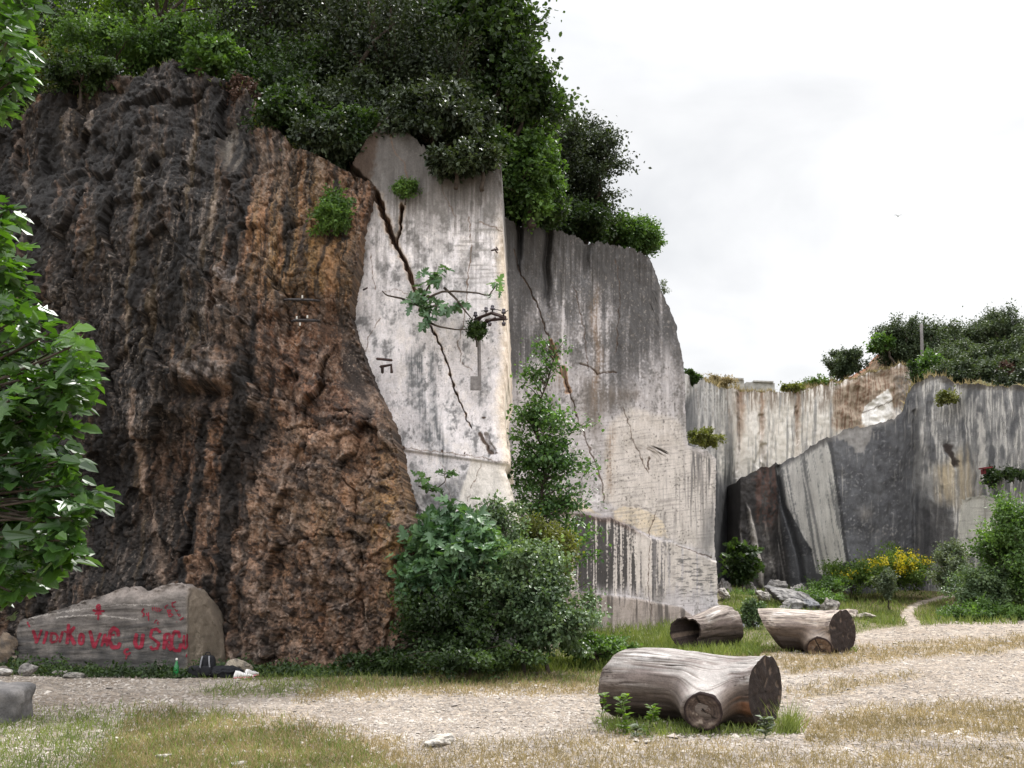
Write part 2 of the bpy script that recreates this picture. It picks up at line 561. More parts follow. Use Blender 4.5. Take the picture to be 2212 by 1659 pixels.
GREEN = [
    ([(-400, 1548), (250, 1536), (450, 1540), (620, 1572), (760, 1600), (900, 1700), (-400, 1760)], 22, 0.40),
    ([(415, 1490), (560, 1474), (820, 1456), (1310, 1440), (1330, 1462), (1290, 1478), (900, 1486), (600, 1503), (470, 1506)], 10, 0.5),
    ([(-300, 1425), (900, 1425), (1300, 1395), (1660, 1375), (1720, 1398), (1640, 1412), (1330, 1440), (900, 1462), (560, 1470), (300, 1452), (-300, 1462)], 9, 1.0),
    ([(1545, 1225), (1960, 1225), (2500, 1290), (2500, 1334), (2100, 1338), (1870, 1362), (1600, 1398), (1545, 1340)], 7, 0.95),
    ([(1300, 1545), (1430, 1565), (1660, 1570), (1720, 1555), (1700, 1590), (1400, 1592), (1290, 1570)], 9, 0.6),
]
DRY = [
    ([(300, 1540), (640, 1560), (860, 1610), (960, 1700), (100, 1760)], 30, 0.9),
    ([(700, 1470), (1320, 1450), (1330, 1500), (1000, 1498), (640, 1512)], 12, 0.75),
    ([(1640, 1425), (1900, 1395), (2500, 1352), (2500, 1388), (1980, 1420), (1720, 1452)], 10, 0.85),
    ([(1700, 1490), (1960, 1450), (1990, 1462), (1750, 1510)], 10, 0.55),
    ([(1720, 1560), (1900, 1530), (2500, 1510), (2500, 1600), (2000, 1590), (1760, 1610)], 18, 0.85),
    ([(900, 1620), (1300, 1590), (1700, 1625), (1600, 1760), (900, 1760)], 26, 0.45),
    ([(1500, 1640), (2400, 1610), (2400, 1760), (1500, 1760)], 26, 0.5),
    ([(1380, 1395), (1650, 1400), (1720, 1405), (1660, 1425), (1400, 1430)], 10, 0.5),
    ([(1750, 1260), (2060, 1250), (2120, 1300), (1960, 1345), (1820, 1330)], 14, 0.6),
]
PATH = [(1975, 1348), (1955, 1325), (1985, 1302), (2060, 1286), (2140, 1282)]


def grass_masks(px, py):
    n = fbm(px / 70, py / 26, 0.0, 4, 11)
    n2 = fbm(px / 22, py / 9, 0.0, 3, 12)
    wx, wy = px + 22 * n2, py + 9 * n
    g = np.zeros(np.shape(px)); d = np.zeros(np.shape(px))
    for poly, soft, s in GREEN:
        g = np.maximum(g, s * sstep(-soft, soft, inpoly(wx, wy, poly)))
    for poly, soft, s in DRY:
        d = np.maximum(d, s * sstep(-soft, soft, inpoly(wx, wy, poly)))
    pth = 1 - sstep(5, 11, dline(wx * .5 + px * .5, py, PATH) / np.maximum(0.5, (py - 1265) / 55))
    g = g * (0.55 + 0.6 * np.clip(n + 0.6, 0, 1)) * (1 - pth)
    d = np.clip(d * (0.45 + 0.9 * np.clip(n2 + 0.45, 0, 1)), 0, 1) * (1 - pth)
    return np.clip(g, 0, 1), d


def make_ground():
    th = np.concatenate([np.linspace(-180, -36, 40), np.linspace(-35, 35, 560), np.linspace(36, 180, 40)])
    r = np.concatenate([np.linspace(0.3, 5.5, 14), 5.7 * (60 / 5.7) ** np.linspace(0, 1, 520), np.geomspace(62, 900, 18)])
    T, R = np.meshgrid(np.radians(th), r)
    X, Y = R * np.sin(T), R * np.cos(T)
    Z = ground_z(X, Y)
    P = np.stack([X, Y, Z], -1)
    px, py = to_px(P)
    front = (Y > 3)
    g, d = grass_masks(px, py)
    g = np.where(front, g, 0.3 * (fbm(X * .2, Y * .2, 0, 2, 3) > 0.1)); d = np.where(front, d, 0.4)
    n1 = fbm(X * 0.7, Y * 0.7, 0, 4, 21); n2 = fbm(X * 6, Y * 6, 0, 3, 22)
    gravel = mixc(full(X.shape, lin((197, 184, 170))), lin((166, 150, 134)), 0.5 + 0.7 * n1 + 0.5 * n2)
    gravel = mixc(gravel, lin((222, 212, 196)), 0.8 * sstep(0.25, 0.6, n2))
    fine = fbm(X * 22, Y * 22, 0, 2, 23)
    gravel = gravel * (1 + 0.35 * fine)[..., None]
    soil_g = mixc(full(X.shape, lin((112, 106, 62))), lin((84, 86, 44)), 0.5 + n1)
    soil_d = mixc(full(X.shape, lin((168, 144, 102))), lin((136, 114, 74)), 0.5 + n2)
    c = mixc(gravel, soil_d, d * 0.85)
    c = mixc(c, soil_g, g * 0.9)
    far = sstep(60, 90, R)
    c = mixc(c, lin((96, 104, 70)), far)
    o = mesh_obj('ground', P, grid_faces(len(r), len(th))[:, ::-1], M['ground'], None, c * 0.72)
    tag(o, 'pale gravel quarry floor with patches of dry grass', 'ground', kind='structure')


make_ground()

# ------------------------------------------------------------------ rock walls
class Surf:
    """a leaning wall: plan line Y0 and lean k per image column, optional hollow/bulge field"""
    def __init__(self, plan, field=None, sig=110.0):
        self.plan = np.array(plan, float)
        self.field, self.sig = field, sig

    def pos(self, px, py, shift=0.0):
        Y0 = np.interp(px - shift, self.plan[:, 0], self.plan[:, 1])
        k = np.interp(px - shift, self.plan[:, 0], self.plan[:, 2])
        if self.field:
            w = np.full(np.shape(px), 0.05); s = np.zeros(np.shape(px))
            for (x, y, v) in self.field:
                g = np.exp(-((px - x) ** 2 + (py - y) ** 2) / (2 * self.sig ** 2))
                w += g; s += g * v
            Y0 = Y0 + s / w
        dx, dy, dz = ray(px, py)
        t = (Y0 + CAM_H * k) / (dy - k * dz)
        return np.stack([dx * t, dy * t, CAM_H + dz * t], -1)


def normals(P):
    du = np.gradient(P, axis=1); dv = np.gradient(P, axis=0)
    n = np.cross(du, dv)
    n /= np.linalg.norm(n, axis=-1)[..., None] + 1e-9
    flip = np.where(n[..., 1] > 0, -1.0, 1.0)
    return n * flip[..., None]


def sheet(name, surf, L, R, T, B, nu, nv, disp, colour, mat, right=None, left=None, cap=None, bands=12, label=None, cat=None, flat=True):
    """a rock face between four outline curves, with returned sides and a cap going back"""
    v = np.linspace(0, 1, nv)[:, None]; u = np.linspace(0, 1, nu)[None, :]
    px = u * 1.0 + 0 * v
    xs = L[0][1] + (R[0][1] - L[0][1]) * u
    py = None
    PXc = xs + 0 * v
    jag = 7.5 * fbm(np.linspace(0, 1, nu)[None, :] * 38, .4, len(name), 4, 145, .6)
    for _ in range(4):
        t = pts_interp(T, PXc) + jag; b = pts_interp(B, PXc)
        py = t + (b - t) * v
        l = pts_interp(L, py); r = pts_interp(R, py) + (2.6 if 'streaked' in name else 4.0 if name == 'rock_cliff' else 1.4) * fbm(py / 13, .2, len(name), 4, 146, .6)
        PXc = l + (r - l) * u
    px = PXc
    P = surf.pos(px, py)
    Nn = np.zeros(P.shape) + np.array([0.0, -1.0, 0.0]) if flat else unit(.25 * normals(P) + np.array([0.0, -.75, 0.0]))
    D = disp(px, py, P)
    Q = P + Nn * D[..., None]
    C = colour(px, py, P, D)
    top = Q[0].copy()
    if right is not None:
        s = np.linspace(0, 1, bands + 1)[1:]
        ext = Q[:, -1:, :] + s[None, :, None] * np.array(right)[None, None, :]
        e = 0.05 * fbm(ext[..., 1] * 3, ext[..., 2] * 3, 0, 3, 77)
        ext[..., 0] += e * s[None, :]
        Q = np.concatenate([Q, ext], 1)
        C = np.concatenate([C, np.repeat(C[:, -4:-3], bands, 1) * 0.5 + 0.5 * np.repeat(C[:, -10:-9], bands, 1)], 1)
    if left is not None:
        s = np.linspace(1, 0, bands + 1)[:-1]
        ext = Q[:, :1, :] + s[None, :, None] * np.array(left)[None, None, :]
        Q = np.concatenate([ext, Q], 1)
        C = np.concatenate([np.repeat(C[:, :1], bands, 1), C], 1)
    if cap is not None:
        s = np.linspace(1, 0, bands + 1)[:-1]
        ext = Q[:1] + s[:, None, None] * np.array(cap)[None, None, :]
        Q = np.concatenate([ext, Q], 0)
        C = np.concatenate([np.repeat(C[:1], bands, 0), C], 0)
    o = mesh_obj(name, Q, grid_faces(Q.shape[0], Q.shape[1])[:, ::-1], mat, None, C)
    tag(o, label, cat, kind='structure')
    return top, px[0]


KW = 0.99   # pale rock albedo scale


# ---- brown cliff
EDGE_A = [(395, 812), (430, 806), (500, 782), (560, 772), (620, 758), (680, 754), (720, 768), (790, 792), (840, 812), (900, 838), (950, 852),
          (1000, 862), (1060, 872), (1120, 886), (1180, 894), (1240, 900), (1300, 906), (1400, 912), (1500, 916)]
surfA = Surf([(-500, 19.5, -0.02), (0, 17.9, -0.03), (200, 17.3, -0.04), (400, 16.7, -0.05), (560, 16.0, -0.03), (700, 15.6, 0.0), (920, 15.35, 0.02)],
             [(300, 150, 2.8), (150, 250, 2.4), (450, 190, 2.6), (300, 300, .5), (560, 230, 1.8), (200, 500, -.3), (300, 800, -.5), (250, 1150, .25), (250, 1350, .1),
              (500, 820, -.35), (600, 600, 0), (640, 380, .9), (720, 420, .7), (800, 420, .9), (700, 1000, -.2), (800, 1150, -.35), (850, 1300, -.15),
              (600, 1300, 0), (0, 320, 2.6), (100, 900, 0), (480, 1000, .1), (780, 700, .45), (720, 560, .2)], 75.0)
TOP_A = [(-500, 330), (-200, 310), (0, 268), (60, 255), (110, 215), (150, 198), (185, 192), (240, 180), (290, 165), (330, 142), (365, 132), (400, 140), (430, 152),
         (480, 178), (540, 200), (600, 285), (640, 330), (700, 352), (760, 372), (812, 398), (840, 398)]


def dispA(px, py, P):
    x, y, z = P[..., 0], P[..., 1], P[..., 2]
    wx = x + 0.35 * fbm(x * .6, y * .6, z * .6, 3, 5)
    wz = z + 0.35 * fbm(x * .6, y * .6, z * .6, 3, 6)
    sh = wz + 0.35 * wx
    big = 0.23 * fbm(wx * .5, y * .5, wz * .18, 3, 1)
    rib = 0.06 * ridged(wx * 2.2 + .35 * wz, y * .8, wz * .22, 4, 2, .6)
    led = 0.07 * ridged(wx * .5, y, sh * 1.1, 4, 3)
    fin = 0.018 * ridged(x * 4.4 + 1.2 * z, y * 4.2, z * 3.0 - x, 4, 4, 0.6)
    pit = 0.026 * fbm(x * 8, y * 7, z * 5, 4, 8, 0.7)
    crag = 1.0 - 0.8 * sstep(0, 25, inpoly(px, py, [(690, 650), (745, 660), (790, 770), (840, 900), (790, 930), (740, 860), (690, 760)]))
    crag *= 1.0 - 0.7 * sstep(-6, 10, inpoly(px, py, [(480, 282), (512, 274), (538, 312), (540, 340), (522, 385), (492, 385)]))
    qx, qy, qz = x + .18 * fbm(x * 2, y * 2, z * 2, 3, 11), y, z + .18 * fbm(x * 2, y * 2, z * 2, 3, 12)
    f1, f2, ic, rx, rz = worley(qx * 1.3 + .3 * qz, qy * 1.3, qz * .75 - .25 * qx, 21)
    g1, g2, jc, sx, sz = worley(qx * 4.0 + .8 * qz, qy * 4.0, qz * 2.4 - .8 * qx, 22)
    fa = lambda c_, m_: (c_ * m_) % 1.0 - .5
    blk = .08 * (ic - .5) + .46 * (fa(ic, 7.31) * rx + fa(ic, 13.7) * rz) + .05 * (jc - .5) + .15 * (fa(jc, 7.31) * sx + fa(jc, 13.7) * sz) - .03 * (1 - sstep(0, .05, f2 - f1)) - .015 * (1 - sstep(0, .06, g2 - g1))
    h1, h2, kc, _, _ = worley(x * 11, y * 11, z * 8, 23)
    grit = .05 * (kc - .5) - .025 * (1 - sstep(0, .18, h2 - h1))
    d = (big + (.8 * rib + led + .8 * fin + pit + 1.15 * blk + grit) * crag)
    # ledge of rounded lumps half way up, undercut below
    d += 0.22 * sstep(-25, 8, inpoly(px, py, [(390, 790), (420, 760), (480, 770), (510, 800), (500, 832), (420, 830)]))
    d += 0.15 * sstep(-20, 10, inpoly(px, py, [(470, 600), (500, 575), (530, 590), (535, 640), (520, 700), (480, 690)]))
    d += -0.35 * blob(px, py, 440, 850, 70, 22)
    d += -0.15 * sstep(-10, 40, inpoly(px, py, [(370, 970), (430, 990), (420, 1240), (375, 1255), (360, 1120)]))
    d += -0.12 * sstep(-20, 50, inpoly(px, py, [(140, 1000), (320, 960), (330, 1240), (120, 1300)]))
    for cr in ([(560, 960), (640, 930), (740, 905), (830, 915)], [(575, 700), (640, 690), (720, 700)], [(380, 150), (402, 195), (430, 270), (520, 300), (545, 350)],
               [(600, 1190), (700, 1150), (790, 1170)], [(820, 1000), (790, 1040), (730, 1060)], [(440, 950), (560, 1000), (600, 1080)]):
        dd = dline(px + 10 * fbm(px / 22, py / 22, 0, 4, 31, .65), py + 14 * fbm(px / 22, py / 22, 4, 4, 32, .65), cr)
        d += -0.07 * (1 - sstep(.5, 3.5, dd)) * sstep(-.4, .1, fbm(px / 30, py / 30, 6, 2, 30))
    edge = sstep(0, 26, pts_interp(EDGE_A, py) - px)
    return d * (0.15 + 0.85 * edge) + 0.1 * (1 - edge) * fbm(px / 9, py / 9, 0, 3, 34)


def colA(px, py, P, D):
    x, y, z = P[..., 0], P[..., 1], P[..., 2]
    s = lin
    w = 30 * fbm(px / 80, py / 80, 0, 4, 40); w2 = 30 * fbm(px / 80, py / 80, 5, 4, 41)
    ax, ay = px + w, py + w2
    n = fbm(px / 120, py / 150, 0, 5, 42)
    nf = fbm(px / 14, py / 18, 0, 4, 43)
    st = fbm((px + 0.12 * py) / 11, py / 170, 0, 4, 44)
    c = mixc(full(px.shape, s((142, 110, 89))), s((92, 74, 63)), 0.5 + 0.9 * n + .6 * nf)
    c = mixc(c, s((146, 126, 112)), 0.65 * sstep(0.1, 0.6, nf))
    c = mixc(c, s((40, 33, 29)), 0.7 * sstep(0.1, 0.5, fbm(px / 7, py / 9, 3, 4, 45)))
    gy = sstep(.0, .4, fbm(px / 36, py / 60, 21, 5, 35, .6))
    c = mixc(c, s((112, 104, 99)), .5 * gy)
    # yellow ochre and red iron staining
    och = blob(ax, ay, 640, 520, 110, 150) + blob(ax, ay, 845, 1080, 45, 130) + blob(ax, ay, 700, 560, 50, 110) + .6 * blob(ax, ay, 740, 1120, 120, 60) + .7 * blob(ax, ay, 860, 1250, 40, 90)
    c = mixc(c, s((160, 122, 76)), 0.95 * och * (0.6 + 0.6 * sstep(-.3, .4, nf)))
    red = sstep(-30, 30, inpoly(ax, ay, [(560, 690), (720, 640), (790, 790), (838, 940), (700, 930), (580, 880)])) + .6 * blob(ax, ay, 420, 1100, 110, 190)
    c = mixc(c, s((108, 66, 44)), 0.5 * red)
    og = sstep(.15, .5, fbm(px / 45, py / 45, 9, 4, 39)) * sstep(560, 900, py)
    c = mixc(c, s((152, 110, 76)), .5 * og)
    c = mixc(c, s((156, 118, 92)), 0.6 * blob(ax, ay, 500, 1150, 100, 150))
    # black weathering crust, upper left and near the white slab edge
    crust = sstep(-60, 90, inpoly(ax, ay, [(-500, 200), (60, 250), (300, 120), (560, 190), (560, 380), (500, 480), (520, 700), (430, 860), (360, 1000), (410, 1250), (300, 1300), (-500, 1400)]))
    crust2 = sstep(-15, 25, inpoly(ax, ay, [(690, 640), (750, 650), (850, 900), (830, 990), (760, 880), (700, 780)]))
    cr = np.clip(crust * (0.72 + 0.7 * st + 0.35 * n) + 0.6 * crust2, 0, 1)
    c = mixc(c, s((44, 41, 39)), np.clip(cr * 1.15, 0, .96))
    vst = sstep(0.02, 0.32, fbm((px + 0.08 * py + .3 * w) / 24, py / 330, 2, 5, 46, .6) + .25 * nf)
    c = mixc(c, s((36, 32, 30)), 0.9 * vst * (1 - .62 * sstep(380, 620, px) * sstep(500, 800, py)))
    rs = sstep(0.1, 0.4, fbm((px + 0.08 * py + .3 * w) / 30, py / 300, 12, 5, 38, .6) + .3 * nf)
    c = mixc(c, s((150, 106, 78)), .5 * rs * sstep(330, 560, px + 30 * n))
    pk = sstep(.1, .5, fbm(px / 60, py / 75, 15, 5, 36, .6)) * sstep(300, 520, px) * sstep(560, 760, py)
    c = mixc(c, s((152, 130, 116)), .6 * pk)
    spk = fbm(px / 3.2, py / 4.2, 0, 3, 37, .7)
    c = mixc(c, s((186, 168, 152)), .6 * sstep(.32, .6, spk) * sstep(-.3, .2, n + nf))
    c = mixc(c, s((30, 25, 23)), .7 * sstep(.25, .55, -spk))
    # greenish brown seams on the dome
    sm = sstep(0.2, 0.5, fbm((px + .1 * py) / 26, py / 300, 8, 3, 47)) * crust
    c = mixc(c, s((104, 84, 56)), 0.5 * sm)
    # bleached calcite flecks
    fl = sstep(0.30, 0.55, fbm(px / 6, py / 9, 3, 4, 48)) * (0.45 + 0.6 * sstep(-.1, .4, fbm(px / 70, py / 70, 1, 3, 49)))
    c = mixc(c, s((172, 158, 148)), 0.75 * fl)
    # pale run of flowstone, pale scars
    fr = 1 - sstep(3, 13, dline(px + 5 * nf, py, [(300, 850), (300, 940), (320, 1010), (330, 1100), (342, 1170), (352, 1250)]))
    c = mixc(c, s((190, 162, 142)), 0.85 * fr * (.8 + .5 * nf))
    sc = sstep(-8, 8, inpoly(px + 10 * nf, py + 12 * fbm(px / 8, py / 40, 0, 3, 50), [(655, 935), (735, 930), (800, 945), (790, 985), (740, 975), (690, 975)]))
    c = mixc(c, s((188, 150, 124)), 0.75 * sc)
    sc2 = sstep(-5, 6, inpoly(px + 5 * nf, py + 5 * nf, [(482, 282), (512, 274), (538, 312), (540, 340), (522, 385), (492, 385)]))
    c = mixc(c, s((122, 114, 104)), 0.8 * sc2)
    c = mixc(c, s((172, 132, 96)), 0.6 * sstep(-6, 8, inpoly(px + 8 * nf, py + 8 * nf, [(700, 490), (740, 530), (745, 620), (720, 640), (690, 580)])))
    c = mixc(c, s((148, 140, 136)), 0.65 * sstep(-10, 10, inpoly(px + 8 * nf, py + 8 * nf, [(395, 795), (480, 772), (508, 800), (490, 822), (410, 822)])))
    c = mixc(c, s((182, 172, 170)), 0.7 * sstep(-6, 6, inpoly(px + 6 * nf, py + 6 * nf, [(480, 595), (505, 575), (528, 592), (520, 620), (490, 612)])))
    for cr_ in ([(560, 960), (640, 930), (740, 905), (830, 915)], [(575, 700), (640, 690), (720, 700)], [(380, 150), (402, 195), (430, 270), (520, 300), (545, 350)]):
        c = mixc(c, s((38, 30, 26)), 0.5 * (1 - sstep(1, 3, dline(px + 10 * fbm(px / 22, py / 22, 0, 4, 31, .65), py + 14 * fbm(px / 22, py / 22, 4, 4, 32, .65), cr_))))
        s3 = fbm((px + .1 * py + .4 * w) / 13, py / 260, 41, 5, 32, .65) + .2 * nf
    lowr = sstep(360, 470, px) * sstep(640, 800, py)
    c = mixc(c, s((44, 38, 35)), .6 * (1 - .7 * lowr) * sstep(.12, .42, s3))
    dg = fbm((px + .9 * py) / 60, (py - .6 * px) / 22, 51, 5, 31, .6) + .25 * nf
    c = mixc(c, s((52, 42, 37)), .75 * lowr * sstep(.1, .4, dg))
    c = mixc(c, s((150, 122, 102)), .55 * lowr * sstep(.1, .45, -dg))
    c = mixc(c, s((176, 158, 144)), .5 * sstep(.2, .5, -s3) * sstep(-.2, .3, n))
    bk = sstep(-.05, .25, fbm((px + .1 * py + .5 * w) / 42, py / 420, 31, 4, 33, .55) + .15 * nf) * sstep(760, 640, px + .2 * (py - 400))
    c = mixc(c, s((34, 31, 30)), .85 * bk)
    return c * 0.84


topA, pxA = sheet('rock_cliff', surfA, [(0, -420), (1660, -420)], EDGE_A, TOP_A, [(-500, 1492), (1000, 1492)], 620, 620, dispA, colA, M['brown_rock'],
                  right=(0.03, 1.3, 0), flat=False, label='dark brown craggy natural rock face bulging over the ground', cat='cliff')

# ---- pale sawn slab
EDGE_B = [(200, 1079), (350, 1082), (500, 1086), (640, 1092), (760, 1097), (800, 1096), (840, 1088), (880, 1087), (930, 1092), (962, 1094), (975, 1101), (1000, 1101), (1012, 1090),
          (1030, 1096), (1060, 1106), (1090, 1112), (1120, 1124), (1160, 1132), (1500, 1150)]
surfB = Surf([(600, 16.6, 0.02), (760, 16.35, 0.02), (1200, 16.0, 0.025)])
TOP_B = [(600, 352), (700, 352), (760, 352), (800, 290), (822, 258), (850, 252), (880, 285), (930, 335), (965, 352), (1090, 352), (1200, 352)]
CRACK = [(740, 350), (790, 396), (812, 420), (835, 478), (850, 520), (872, 560), (888, 600), (902, 645), (925, 695), (945, 735), (962, 770), (974, 815), (985, 850), (1000, 885), (1018, 925)]
CRACK2 = [(856, 525), (866, 490), (868, 445)]


def crack_w(py):
    return np.interp(py, [350, 450, 560, 640, 720, 930], [11, 6.5, 4.6, 3.6, 1.8, 1.0])


def warpB(px, py):
    return px + 5 * fbm(px / 18, py / 18, 0, 3, 61), py + 5 * fbm(px / 18, py / 18, 3, 3, 62)


def dispB(px, py, P):
    x, z = P[..., 0], P[..., 2]
    d = 0.012 * fbm(x * 1.1, z * .9, 0, 4, 51) + 0.010 * fbm(x * 9, z * 6, 0, 3, 52)
    ax, ay = warpB(px, py)
    w = crack_w(py)
    dc = np.minimum(dline(ax, ay, CRACK), 1.6 * dline(ax, ay, CRACK2))
    d += -0.28 * (1 - sstep(w * .55, w * 1.15, dc))
    d += -0.05 * sstep(0, 6, py - (968 + (px - 860) * 0.14))
    d += -0.10 * (1 - sstep(3, 6, dline(ax, ay, [(1050, 938), (1056, 958), (1068, 978)])))
    d += -0.05 * (1 - sstep(1, 4, dline(px + 8 * fbm(py / 20, 0.3, 0, 2, 63), ay, [(884, 1060), (900, 1105)])))
    chip = sstep(-14, 0, px - pts_interp(EDGE_B, py))
    d += -0.04 * chip * (0.5 + fbm(px / 12, py / 22, 0, 3, 64))
    return d


def colB(px, py, P, D):
    s = lin
    n = fbm(px / 90, py / 90, 0, 5, 70); nf = fbm(px / 11, py / 11, 0, 4, 71)
    st = fbm(px / 16, py / 420, 0, 5, 72, 0.6); st2 = fbm(px / 5, py / 160, 2, 3, 73)
    ax, ay = warpB(px, py)
    c = mixc(full(px.shape, s((222, 216, 217))), s((206, 200, 201)), 0.5 + n)
    # soft grey mottling (lichen film), patchy and broken up
    mo = fbm(px / 34, py / 48, 4, 5, 76, .62) + .35 * nf + .25 * fbm(px / 5, py / 4, 0, 3, 77)
    c = mixc(c, s((158, 156, 157)), 0.7 * sstep(0.08, 0.4, mo))
    c = mixc(c, s((112, 110, 111)), 0.75 * sstep(0.38, 0.7, mo + .3 * st))
    c = mixc(c, s((226, 218, 214)), 0.6 * sstep(-.25, -.6, mo))
    # grey drip stains running down from the top
    run = sstep(820, 380, py + 150 * st)
    c = mixc(c, s((112, 108, 105)), np.clip(run * (0.5 + 1.3 * st + .2 * st2 + .8 * mo), 0, .88))
    c = mixc(c, s((82, 78, 75)), 0.9 * sstep(500, 370, py + 60 * st2 + 70 * st + 50 * mo))
        # darker blue grey patch in the middle and lower right
    pt = sstep(-10, 35, inpoly(ax + 30 * st, ay, [(870, 770), (905, 740), (940, 760), (950, 900), (985, 960), (985, 1040), (940, 1000), (900, 930)]))
    c = mixc(c, s((104, 105, 107)), 0.8 * pt * (0.55 + .8 * sstep(-.3, .3, st2 + nf)))
    pt2 = sstep(-4, 9, inpoly(ax, ay + 8 * st2, [(920, 1045), (980, 1030), (1015, 1015), (1008, 1060), (990, 1085), (978, 1120), (930, 1135), (915, 1090)]))
    c = mixc(c, s((112, 111, 112)), 0.8 * pt2 * (.7 + .4 * nf))
    c = mixc(c, s((70, 66, 64)), 0.8 * sstep(-2, 4, inpoly(ax, ay, [(893, 1092), (912, 1084), (916, 1108), (905, 1122), (892, 1112)])) * sstep(-.3, .2, nf))
    c = mixc(c, s((138, 134, 132)), 0.6 * sstep(-5, 30, inpoly(ax, ay, [(870, 980), (910, 985), (915, 1080), (895, 1180), (880, 1120)])) * (.5 + st2))
    # fine horizontal saw marks on the right
    saw = fbm(px / 110, py / 5.5, 0, 3, 74) * sstep(960, 1010, px) * sstep(700, 560, py) * sstep(430, 500, py)
    c = mixc(c, s((138, 134, 130)), 0.9 * sstep(0.0, 0.4, saw))
    sp = sstep(.33, .5, fbm(px / 4.5, py / 4.5, 0, 3, 75)) * sstep(-.4, .4, n)
    c = mixc(c, s((112, 106, 102)), 0.55 * sp)
    # warm wash beside the crack and painted sunlight along the lower right edge
    w = crack_w(py)
    dc = np.minimum(dline(ax, ay, CRACK), 1.6 * dline(ax, ay, CRACK2)) + 2.2 * np.abs(fbm(px / 6, py / 6, 3, 3, 78))
    c = mixc(c, s((178, 156, 134)), 0.45 * (1 - sstep(w, w * 2.6, dc + 5 * nf)) * sstep(350, 450, py))
    c = mixc(c, s((118, 88, 68)), 0.85 * (1 - sstep(w * .8, w * 1.25, dc + 2 * nf)))
    c = mixc(c, s((48, 36, 30)), 0.95 * (1 - sstep(w * .35, w * .8, dc + 1.0 * sstep(540, 600, py) * w * .5)))
    c = mixc(c, s((226, 206, 180)), 0.65 * sstep(-26, -2, px - pts_interp(EDGE_B, py) + 6 * nf) * sstep(420, 560, py))
    c = mixc(c, s((216, 208, 198)), 0.75 * sstep(0, 8, inpoly(ax, ay, [(1015, 985), (1100, 1000), (1140, 1200), (980, 1200), (985, 1090)])))
    # thin cracks
    for cr, wd in (([(782, 545), (772, 590), (760, 635)], 2.2), ([(800, 548), (806, 600), (812, 625)], 1.5), ([(822, 690), (800, 720), (790, 760)], 1.5),
                   ([(1012, 470), (1018, 540), (1010, 610), (1008, 660), (990, 740), (996, 780), (1018, 800)], 1.8), ([(1035, 478), (1062, 490), (1088, 498)], 2.2),
                   ([(860, 966), (960, 978), (1040, 988), (1095, 1000)], 1.6), ([(760, 640), (756, 680), (765, 720)], 2.0), ([(842, 290), (852, 330), (872, 352), (884, 395)], 2.6),
                   ([(900, 640), (850, 625), (820, 632)], 1.0), ([(930, 330), (960, 420), (985, 470)], 1.3), ([(1040, 1000), (1020, 1050), (1000, 1110)], 1.2), ([(955, 1000), (968, 1060), (978, 1100)], 1.0)):
        c = mixc(c, s((104, 86, 74)), (.8 * sstep(-.45, .05, nf + .2)) * (1 - sstep(wd * .3, wd * .85, dline(ax, ay, cr))))
    for (hx, hy, r) in ((1080, 720, 3), (1044, 903, 6), (868, 968, 6), (955, 974, 4), (1003, 980, 3), (1073, 978, 4), (870, 1002, 3)):
        c = mixc(c, s((66, 50, 42)), 0.9 * (1 - sstep(r * .6, r, np.hypot(ax - hx, (ay - hy) * 1.5))))
    c = mixc(c, s((70, 56, 48)), 0.9 * (1 - sstep(2, 6, dline(ax, ay, [(1036, 936), (1040, 948), (1052, 962), (1062, 980)]))))
    # brown soil on the shoulder left of the slab
    c = mixc(c, s((70, 58, 50)), 0.92 * sstep(8, -8, px - (824 - (py - 258) * 0.17) + 8 * nf) * sstep(440, 395, py))
    return c * KW


topB, pxB = sheet('sawn_rock_wall', surfB, [(0, 690), (1660, 690)], EDGE_B, TOP_B, [(600, 1475), (1200, 1475)], 440, 640, dispB, colB, M['pale_rock'],
                  right=(0.10, 6.0, 0), label='tall pale sawn stone wall with a dark slanting crack', cat='cliff')

# ---- streaked wall further back
EDGE_C = [(480, 1392), (540, 1404), (575, 1412), (605, 1418), (640, 1432), (680, 1450), (705, 1460), (730, 1461), (770, 1473), (800, 1477), (900, 1481), (950, 1484), (962, 1486), (975, 1530), (992, 1547), (1100, 1545),
          (1160, 1543), (1240, 1548), (1300, 1549), (1330, 1556), (1450, 1558)]
surfC = Surf([(1050, 20.2, 0.02), (1200, 21.5, 0.02), (1300, 22.6, 0.03), (1400, 24.0, 0.04), (1480, 25.6, 0.05), (1560, 27.6, 0.05)])
TOP_C = [(1040, 470), (1090, 478), (1150, 488), (1200, 500), (1240, 512), (1262, 522), (1300, 528), (1345, 536), (1380, 545), (1400, 560), (1420, 600), (1460, 610), (1560, 620)]
LEDGE = [(1190, 1096), (1225, 1105), (1270, 1110), (1300, 1118), (1318, 1116), (1372, 1142), (1408, 1160), (1450, 1168), (1500, 1188), (1550, 1212)]
LEDGE2 = [(1200, 1270), (1268, 1278), (1340, 1285), (1380, 1290), (1420, 1300), (1470, 1308), (1500, 1330), (1560, 1340)]


